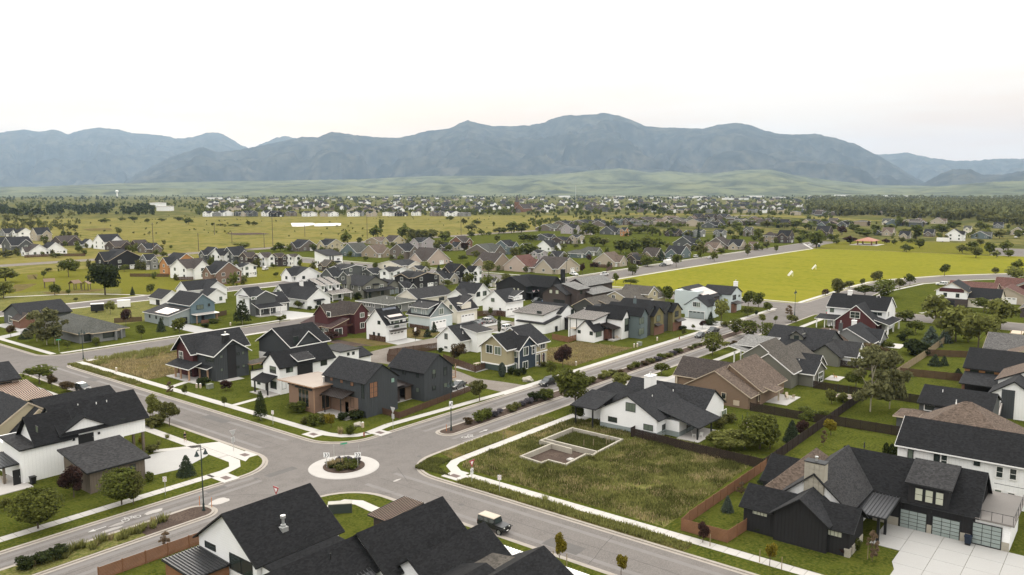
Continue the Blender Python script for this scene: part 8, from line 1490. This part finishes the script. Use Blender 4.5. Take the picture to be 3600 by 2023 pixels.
def car(kind, paint, x, y, rz, label, roofm=None, far=False):
    prof, (c0,c1,t0,t1,zb,zr), W_, wx, wr = CARS[kind]; t = thing('parked_car' if kind != 'pickup' else 'pickup_truck', label, 'car' if kind != 'pickup' else 'pickup', (x,y,-.12 if y < 104 and y > 85 or kind == 'jeep' else .02), rz); w = W_/2; pm = M['car_'+paint]
    k = ('carb', kind, paint)
    if k not in CACHE:
        bm = bmesh.new(); vs = [bm.verts.new((px, -w, pz)) for px, pz in prof]; f = bm.faces.new(vs); r = bmesh.ops.extrude_face_region(bm, geom=[f]); bmesh.ops.translate(bm, vec=(0,2*w,0), verts=[v for v in r['geom'] if isinstance(v, bmesh.types.BMVert)])
        for v in bm.verts:
            if v.co.z < .45+.1*(kind in ('pickup','jeep')): v.co.y *= .94
            if abs(v.co.x) > prof[2][0]*.97 and kind != 'jeep': v.co.y *= .86
        bmesh.ops.recalc_face_normals(bm, faces=bm.faces[:]); bmesh.ops.bevel(bm, geom=bm.edges[:], offset=.07 if kind != 'jeep' else .03, segments=2, affect='EDGES'); me = bpy.data.meshes.new('body'); bm.to_mesh(me); me.materials.append(pm); CACHE[k] = me
    obj('body', CACHE[k], t); wi, wo = w*.93, w*.76 if kind != 'jeep' else w*.86; V = frust(c0,c1,wi,zb-.02,t0,t1,wo,zr)
    obj('cabin', MB().add(V, FF).mesh('cabin', pm), t); rm = M['car_'+(roofm or paint)]
    b = MB().add(frust(t0-.04,t1+.03,wo+.03,zr-.005,t0+.05,t1-.08,wo-.06,zr+.06), FF); obj('roof', b.mesh('roof', rm), t)
    def pane(name, q, off):
        c = sum((Vector(p) for p in q), Vector())/4; obj(name, MB().prism([Vector(p)*.86+c*.14+Vector(off) for p in q], Vector(off)*.3).mesh(name, M['cglass']), t)
    pane('windshield', [V[1],V[2],V[6],V[5]], (.02,0,.012)); pane('rear_window', [V[3],V[0],V[4],V[7]], (-.02,0,.012))
    for s, (a, b_, c, d) in ((-1, (0,1,5,4)), (1, (3,2,6,7))):
        n = 3 if kind in ('suv','jeep') else 2
        for i in range(n):
            A, B, C_, D = (Vector(V[j]) for j in (a,b_,c,d)); u0, u1 = i/n, (i+1)/n; pane('side_window', [A.lerp(B,u0), A.lerp(B,u1), D.lerp(C_,u1), D.lerp(C_,u0)], (0,s*.015,.005))
    kw = ('wheel', wr)
    if kw not in CACHE: CACHE[kw] = MB().cyl((0,-.12,0),(0,.12,0),wr,wr,18).mesh('tyre', M['tyre']); CACHE[('rim', wr)] = MB().cyl((0,-.128,0),(0,.128,0),wr*.62,wr*.62,12).mesh('rim', M['rim'])
    for xx_ in wx:
        for s in (-1,1): o = obj('wheel', CACHE[kw], t, (xx_, s*(w-.1), wr)); obj('rim', CACHE[('rim', wr)], o)
    fx = prof[2][0]; rx = min(p[0] for p in prof); zl = zb-.32
    for s in (-1,1):
        if kind == 'jeep': obj('headlight', MB().cyl((1.98,s*.48,.98),(2.11,s*.48,.98),.11,.11,12).mesh('headlight', M['lamp']), t); obj('fender', MB().box(.85,2.2,s*.6-.2 if s > 0 else -.98,.98 if s > 0 else -.4,.88,.96).mesh('fender', M['tk']), t)
        else: obj('headlight', MB().box(fx-.2,fx+.0,s*w*.62-.2,s*w*.62+.2,zl,zl+.16).mesh('headlight', M['lamp']), t)
        obj('tail_light', MB().box(rx-.01,rx+.12,s*w*.8-.11,s*w*.8+.11,zl+.05,zl+.28).mesh('tail_light', M['red']), t); obj('mirror', MB().box(c1-.35,c1-.2,s*(w+.02)-.09,s*(w+.02)+.09,zb+.03,zb+.18).mesh('mirror', pm), t)
    obj('grille', MB().box(fx-.1,fx+.02,-w*.4,w*.4,zl-.1,zl+.12).mesh('grille', M['chrome'] if kind in ('suv','pickup') else M['tk']), t); obj('bumper', MB().box(fx-.12,fx+.06,-w*.82,w*.82,zl-.32,zl-.16).mesh('bumper', M['tk' if kind == 'jeep' else 'car_'+paint]), t); obj('number_plate', MB().box(fx+.061,fx+.075,-.18,.18,zl-.3,zl-.17).mesh('number_plate', M['tw']), t)
    if kind == 'jeep':
        obj('spare_wheel', MB().cyl((-2.12,.05,1.05),(-2.36,.05,1.05),.4,.4,18).mesh('spare_wheel', M['tyre']), t)
        for i in range(7): obj('grille_slot', MB().box(2.06,2.085,-.3+i*.09,-.26+i*.09,.78,1.06).mesh('grille_slot', M['cglass']), t)
    if kind == 'pickup': obj('bed', MB().box(-2.75,-.85,-w*.8,w*.8,1.17,1.22).mesh('bed', M['tk']), t)
    return t
D90 = math.pi/2
car('jeep','black',73.7,61.3,-D90,'black boxy off-roader with tan hard top parked on the lower street','tan'); car('suv','black',139.0,100.2,math.pi,'black sport utility parked at the boulevard kerb'); car('sedan','dkgrey',124.6,113.6,math.pi+.15,'dark silver sedan beside the second charcoal house'); car('suv','white',187.5,150.2,0,'white sport utility in the back lane'); car('pickup','dkgrey',195.2,163.8,-D90-.3,'dark grey pickup before the white two-door garage'); car('suv','silver',192.6,163.6,D90,'silver sport utility next to the dark grey pickup'); car('sedan','black',189.6,164.2,D90,'dark sedan with snowy glare beside the silver sport utility') if 0 else car('sedan','black',189.6,164.2,D90,'black sedan left of the silver sport utility'); car('sedan','dkgrey',187.0,163.0,D90,'dark grey sedan nearest the cream garage door')
car('sedan','dkgrey',212.8,99.4,math.pi,'dark grey sedan on the boulevard in front of the black pickup'); car('pickup','black',220.8,99.2,math.pi,'black pickup behind the dark grey sedan on the boulevard'); car('sedan','silver',216.8,86.2,0,'silver sedan under the street tree on the south lane'); car('cross','black',72.2+1.5,173.6,-D90,'dark crossover with pale roof parked by the peach house','silver'); car('pickup','black',240.6,178.6,math.pi,'black pickup under the bunting balcony'); car('suv','blue',243.6,176.2,math.pi,'bright blue car beside the black pickup'); car('pickup','white',328.5,221.5,-D90-.4,'white pickup at the lamp pole corner'); car('pickup','white',337.5,209.5,0,'white pickup on the field street, nearer the metal roof'); car('sedan','white',386,220.5,0,'white sedan in the beige corner house driveway'); car('sedan','silver',269,217.4,.1,'silver sedan parked before the small cream annex'); car('sedan','beige',337.5,317.8,D90,'beige sedan at the pinkish house with double garage'); car('sedan','black',340.5,316.2,D90,'black sedan at the pinkish house with double garage'); car('suv','white',250,364,.6,'white van-like car by the row houses'); car('suv','white',395,70.6,D90,'white sport utility in the red-roofed house drive'); car('pickup','dkgrey',400.5,210.8,math.pi,'dark pickup with a white trailer on the field street'); car('suv','white',434,224,0,'white sport utility on a drive beyond the trailer'); car('suv','white',464.5,221.5,0,'white sport utility before the slate bungalow'); car('sedan','silver',461,210.5,0,'silver sedan on the field street by the corner lawn'); car('sedan','white',615,200.5,0,'white sedan near the blue toilet cabin'); car('sedan','dkgrey',185.2,215 if 0 else 258.6,0,'dark sedan behind the dormered white house'); car('suv','black',95.6,257.5,D90,'black sport utility on the far left drive'); car('sedan','white',832,93,.3,'white sedan on the far right street')
def trailer(x, y, rz, l, w_, h_, label, dark=False):
    t = thing('trailer', label, 'trailer', (x,y,0), rz); obj('box', MB().box(-l/2,l/2,-w_/2,w_/2,.5,h_).mesh('box', M['tw'] if not dark else M['tk']), t); obj('roof', MB().box(-l/2-.05,l/2+.05,-w_/2-.05,w_/2+.05,h_,h_+.12).mesh('roof', M['tw']), t)
    for s in (-1,1): o = obj('wheel', MB().cyl((-.3,s*w_/2-.1,.35),(-.3,s*w_/2+.1,.35),.35,.35,14).mesh('wheel', M['tyre']), t)
    obj('drawbar', MB().box(l/2,l/2+1.1,-.06,.06,.5,.6).mesh('drawbar', M['tk']), t)
trailer(126.8,283.4,-.5,4,2.3,2.9,'dark-sided shed trailer with white roof by the far street', True); trailer(137.2,286,-.4,4.2,2.3,2.8,'white box trailer beside the dark-sided one'); trailer(407.5,211.2,math.pi,7,2.4,2.9,'long white camper trailer behind the dark pickup'); trailer(729,131.6,-1.2,9,2.6,3.2,'long white trailer by the far white house')
# ------------------------------------------------------------------ a walker
def skin(name, pts, edges, m, parent=None, loc=(0,0,0), rz=0, lv=1):
    me = bpy.data.meshes.new(name); me.from_pydata([p[:3] for p in pts], edges, []); me.materials.append(m); o = obj(name, me, parent, loc, rz); md = o.modifiers.new('Skin', 'SKIN'); me.skin_vertices[0].data[0].use_root = True
    for i, p in enumerate(pts): me.skin_vertices[0].data[i].radius = (p[3], p[4] if len(p) > 4 else p[3])
    sb = o.modifiers.new('Sub', 'SUBSURF'); sb.levels = lv; sb.render_levels = lv; return o
SKN = mat('skin', (.42,.27,.19), .6, .05); BLK = mat('black_cloth', (.012,.012,.014), .9, .1)
pr = thing('person', 'person in black jacket and shorts walking along the sidewalk', 'person', (68.6,124.4,.03), R(100))
skin('body', [(0,0,.93,.12,.15),(0,0,1.15,.12,.15),(0,0,1.38,.12,.17),(0,0,1.5,.06),(.02,0,1.6,.075,.07),(.02,0,1.7,.085,.075),(0,.19,1.4,.055),(-.06,.23,1.13,.042),(.06,.24,.9,.034),(.09,.24,.82,.03),(0,-.19,1.4,.055),(.07,-.23,1.13,.042),(.14,-.22,.9,.034),(.17,-.21,.82,.03),(.02,.1,.86,.085),(.12,.1,.5,.06),(.05,.1,.12,.042),(.18,.1,.04,.035),(0,-.1,.86,.085),(-.06,-.1,.5,.06),(-.22,-.1,.14,.042),(-.12,-.1,.04,.035)], [(0,1),(1,2),(2,3),(3,4),(4,5),(2,6),(6,7),(7,8),(8,9),(2,10),(10,11),(11,12),(12,13),(0,14),(14,15),(15,16),(16,17),(0,18),(18,19),(19,20),(20,21)], SKN, pr)
skin('jacket', [(0,0,.9,.15,.18),(0,0,1.15,.15,.18),(0,0,1.4,.14,.2),(0,.2,1.41,.075),(-.06,.24,1.13,.06),(.05,.25,.92,.05),(0,-.2,1.41,.075),(.07,-.24,1.13,.06),(.13,-.23,.92,.05)], [(0,1),(1,2),(2,3),(3,4),(4,5),(2,6),(6,7),(7,8)], BLK, pr)
skin('shorts', [(0,0,.95,.14,.17),(.03,.1,.82,.1),(.1,.1,.55,.085),(-.01,-.1,.82,.1),(-.05,-.1,.55,.085)], [(0,1),(1,2),(0,3),(3,4)], BLK, pr)
skin('hair', [(-.01,0,1.68,.09,.085),(0,0,1.76,.085,.08)], [(0,1)], mat('pale_hat', (.4,.36,.3), .9), pr); skin('shoe', [(-.02,.1,.05,.05),(.2,.1,.04,.045)], [(0,1)], M['tw'], pr); skin('shoe', [(-.26,-.1,.07,.05),(-.08,-.1,.04,.045)], [(0,1)], M['tw'], pr)
# ------------------------------------------------------------------ yard things, park, landmarks
def trampoline(x, y, label, r=2.1):
    t = thing('trampoline', label, 'trampoline', (x,y,0)); n = 24; b = MB(); obj('mat', MB().cyl((0,0,.8),(0,0,.83),r*.86,r*.86,n).mesh('mat', mat('jump_mat', (.16,.13,.11), .6)), t)
    b.add([(k*r*math.cos(2*math.pi*i/n), k*r*math.sin(2*math.pi*i/n), .84) for i in range(n) for k in (.86,1)], [(2*i, 2*i+1, (2*i+3) % (2*n), (2*i+2) % (2*n)) for i in range(n)]); obj('pad', b.mesh('pad', M['tb']), t)
    for i in range(6): a = i*math.pi/3; obj('leg', MB().cyl((r*math.cos(a), r*math.sin(a),0),(r*math.cos(a), r*math.sin(a),2.6),.05).mesh('leg', M['iron']), t)
trampoline(165.3,45.6,'round trampoline on the grey ranch lawn by the feathery tree'); trampoline(134.6,52.2,'trampoline half hidden in the white ranch backyard')
def chair(x, y, rz, label, m='tw', group=None):
    t = thing('patio_chair', label, 'chair', (x,y,.1), rz, group); obj('seat', MB().box(-.3,.3,-.3,.3,.36,.42).mesh('seat', M[m]), t); obj('backrest', MB().prism([(-.3,.24,.42),(.3,.24,.42),(.3,.45,1.0),(-.3,.45,1.0)], (0,.05,0)).mesh('backrest', M[m]), t)
    for sx in (-.26,.26):
        for sy in (-.26,.26): obj('leg', MB().box(sx-.03,sx+.03,sy-.03,sy+.03,0,.36).mesh('leg', M[m]), t)
for i, (x, y, rz, m, lb) in enumerate(((124,58.6,.6,'tw','white chair on the white ranch patio, left of two'),(124.6,57.6,2.2,'tw','white chair on the white ranch patio by the black post'),(158.6,55,1,'tb','pale chair on the brown ranch patio, nearest the post'),(160,55.4,-.8,'tb','pale chair on the brown ranch patio, farther one'),(159.6,54.2,2.4,'tb','dark-seated chair at the edge of the brown ranch patio'),(193.8,115.9,.2,'tb','left chair on the white row house porch'),(194.5,115.8,.1,'tb','right chair on the white row house porch'),(183.6,53,.5,'orange','reddish chair on the small grey ranch slab'),(42.3,127,1.2,'tb','chair under the ribbed porch roof at the left edge'))): chair(x, y, rz, lb, m)
t = thing('patio_table', 'wooden table behind the tan and blue house', 'table', (143,124,.1)); obj('tabletop', MB().box(-.9,.9,-.5,.5,.68,.74).mesh('tabletop', M['tb']), t)
for sx in (-.8,.8):
    for sy in (-.4,.4): obj('leg', MB().box(sx-.04,sx+.04,sy-.04,sy+.04,-.1,.68).mesh('leg', M['tb']), t)
def bin_(x, y, label, m):
    t = thing('wheeled_bin', label, 'bin', (x,y,.05)); obj('tub', MB().add(frust(-.28,.28,.3,.06,-.36,.36,.38,1.0), FF).mesh('tub', m), t); obj('lid', MB().box(-.4,.4,-.42,.42,1.0,1.1).mesh('lid', m), t); obj('wheel', MB().cyl((-.3,-.3,.1),(-.3,.3,.1),.1).mesh('wheel', M['tyre']), t)
bin_(105.5,14.3,'dark blue wheeled bin between the frosted garage doors', mat('bin_blue', (.012,.02,.035), .6)); bin_(44.6,123.2,'black covered grill at the white house patio corner', M['tk'])
t = thing('basketball_hoop', 'basketball hoop at the white solar garage drive', 'basketball hoop', (157.4,159.4,0), .4); obj('pole', MB().cyl((0,0,0),(0,.0,3.2),.06).mesh('pole', M['tk']), t); obj('backboard', MB().box(-.7,.7,-.06,-.02,2.7,3.7).mesh('backboard', M['tw']), t); obj('rim', MB().cyl((0,-.1,2.95),(0,-.55,2.95),.03).mesh('rim', M['red']), t)
t = thing('toilet_cabin', 'blue toilet cabin with white roof at the field corner', 'portable toilet', (607,191.5,0)); obj('cabin', MB().box(-.7,.7,-.7,.7,0,2.1).mesh('cabin', mat('cabin_blue', (.02,.035,.12), .5)), t); obj('roof', MB().box(-.75,.75,-.75,.75,2.1,2.45).mesh('roof', M['tw']), t); obj('door', MB().box(-.74,-.7,-.4,.4,.1,1.9).mesh('door', M['slate']), t)
h = House('park_shelter', 'open park shelter with reddish hip roof beyond the playing field', 'park shelter', 657, 171); b = MB()
b.add([(648,164,3.2),(666,164,3.2),(666,178,3.2),(648,178,3.2),(654,171,5.6),(660,171,5.6),(648,164,3.0),(666,164,3.0),(666,178,3.0),(648,178,3.0)], [(0,1,5,4),(1,2,5),(2,3,4,5),(3,0,4),(9,8,7,6),(6,7,1,0),(7,8,2,1),(8,9,3,2),(9,6,0,3)]); h.put('roof', b, mat('shelter_roof', (.33,.15,.10), .7)); h.posts([(650,166),(664,166),(650,176),(664,176)],3.0,'brick',.9); h.box('floor',645,669,161,181,-.1,.05,'conc')
for i, (x, y, rz) in enumerate(((150.6,356,.4),(152.6,350.2,.9),(146.6,371.5,-.3))):
    t = thing('play_shelter', ('left','right','rear')[i]+' gabled timber shelter of the park playground', 'play shelter', (x,y,0), rz, 'playground shelters'); obj('roof', MB().prism([(-2.2,-1.6,2.6),(2.2,-1.6,2.6),(2.2,0,3.9),(-2.2,0,3.9)],(0,0,.15)).prism([(-2.2,.0,3.9),(2.2,0,3.9),(2.2,1.6,2.6),(-2.2,1.6,2.6)],(0,0,.15)).mesh('roof', M['brown']), t)
    for sx in (-1.8,1.8):
        for sy in (-1.2,1.2): obj('post', MB().box(sx-.12,sx+.12,sy-.12,sy+.12,-.1,2.8).mesh('post', M['pole']), t)
for x, y, lb, rz in ((394.3,136.8,'white netted soccer goal nearer the white chimney house',.5),(435,138.5,'white netted soccer goal farther out on the playing field',.4)):
    t = thing('soccer_goal', lb, 'soccer goal', (x,y,0), rz); obj('frame', MB().cyl((-2.4,0,0),(-2.4,0,2.3),.07).cyl((2.4,0,0),(2.4,0,2.3),.07).cyl((-2.4,0,2.3),(2.4,0,2.3),.07).cyl((-2.4,0,2.3),(-2.4,1.8,0),.05).cyl((2.4,0,2.3),(2.4,1.8,0),.05).mesh('frame', M['tw']), t); b = MB()
    for i in range(25): b.prism([(-2.4+i*.2,0,2.28),(-2.37+i*.2,0,2.28),(-2.37+i*.2,1.8,.02),(-2.4+i*.2,1.8,.02)], (0,.02,.02))
    for j in range(10): b.box(-2.4,2.4,1.8*j/10,1.8*j/10+.03,2.28*(1-j/10),2.28*(1-j/10)+.03)
    o = obj('net', b.mesh('net', M['tw']), t); o['kind'] = 'stuff'
h = House('church', 'brown church with a pointed steeple above the distant roofs', 'church', 1230, 955); h.gable(1222,1250,942,960,7,15,'x','brick','dbrown','tw'); h.box('tower',1222,1229,956,963,0,19,'brick'); h.put('spire', MB().cyl((1225.5,959.5,19),(1225.5,959.5,33),4.4,.1,4), M['r_grey'])
d = pxdir(294, 480); k = 5200/math.hypot(d.x, d.y); t = thing('water_tower', 'white water tower on the distant plain at left', 'water tower', (d.x*k, d.y*k, 0)); obj('shaft', MB().cyl((0,0,-.2),(0,0,28),4,3.4,12).mesh('shaft', M['tw']), t); obj('tank', MB().cyl((0,0,26),(0,0,30),4,8.5,14).cyl((0,0,30),(0,0,37),8.5,8.5,14).cyl((0,0,37),(0,0,41),8.5,2,14).mesh('tank', M['tw']), t)
d = pxdir(1448, 490); k = 3600/math.hypot(d.x, d.y); t = thing('radio_mast', 'thin radio mast above the distant town', 'mast', (d.x*k, d.y*k, 0)); obj('lattice', MB().cyl((0,0,-.2),(0,0,62),1.1,.5,4).mesh('lattice', M['steel']), t); obj('beacon', MB().cyl((0,0,62),(0,0,64),.7).mesh('beacon', M['red']), t)
for i, (x, y, z1_) in enumerate(((90.8,44.2,0),)): pass
for x, y, lb in ((87.0,39.6,'stake left of the purple sapling'),(86.0,38.2,'stake right of the purple sapling'),(85.6,32.0,'stake left of the golden young tree'),(85.4,29.4,'stake right of the golden young tree'),(94.0,22.6,'stake beside the tan sapling'),(70.8,50.2,'stake of the yellowish sapling, left'),(71.2,48.6,'stake of the yellowish sapling, right'),(102.3,83.0,'thin stake on the verge by the arrow marking')): thing('wooden_stake', lb, 'stake', (x,y,0), 0, None, MB().box(-.035,.035,-.035,.035,-.1,1.5).mesh('wooden_stake', M['fencepale']))
t = thing('utility_cabinet', 'dark green roadside cabinet behind the foreground roof corner', 'utility box', (65.4,80.6,0), -.75); obj('cabinet', MB().box(-1.5,1.5,-.5,.5,-.1,1.25).mesh('cabinet', mat('cabinet_green', (.035,.045,.038), .6)), t); obj('lid', MB().box(-1.55,1.55,-.55,.55,1.25,1.35).mesh('lid', mat('cabinet_lid', (.28,.27,.22), .5)), t)
t = thing('flag', 'striped flag on the porch post of the tan and blue house', 'flag', (153.3,112.4,2.4), -.6); obj('staff', MB().cyl((0,0,0),(0,-1.0,.6),.02).mesh('staff', M['tw']), t)
for i in range(7): obj('stripe', MB().box(-.01,.01,-.95+.0,-.2,-.9+i*.17,-.73+i*.17).mesh('stripe', SGN['r'] if i % 2 == 0 else SGN['w']), t)
# ------------------------------------------------------------------ haze over the valley
hm = bpy.data.materials.new('haze'); hm.use_nodes = True; hn = hm.node_tree; hn.nodes.remove(hn.nodes['Principled BSDF']); pv = hn.nodes.new('ShaderNodeVolumePrincipled'); pv.inputs['Density'].default_value = 3.5e-5; pv.inputs['Color'].default_value = (.60,.79,1.0,1); pv.inputs['Anisotropy'].default_value = .15
hn.links.new(pv.outputs[0], hn.nodes['Material Output'].inputs['Volume'])
o = obj('haze', MB().box(-33000,33000,-33000,33000,-1.3,1900).mesh('haze', hm)); o['kind'] = 'stuff'
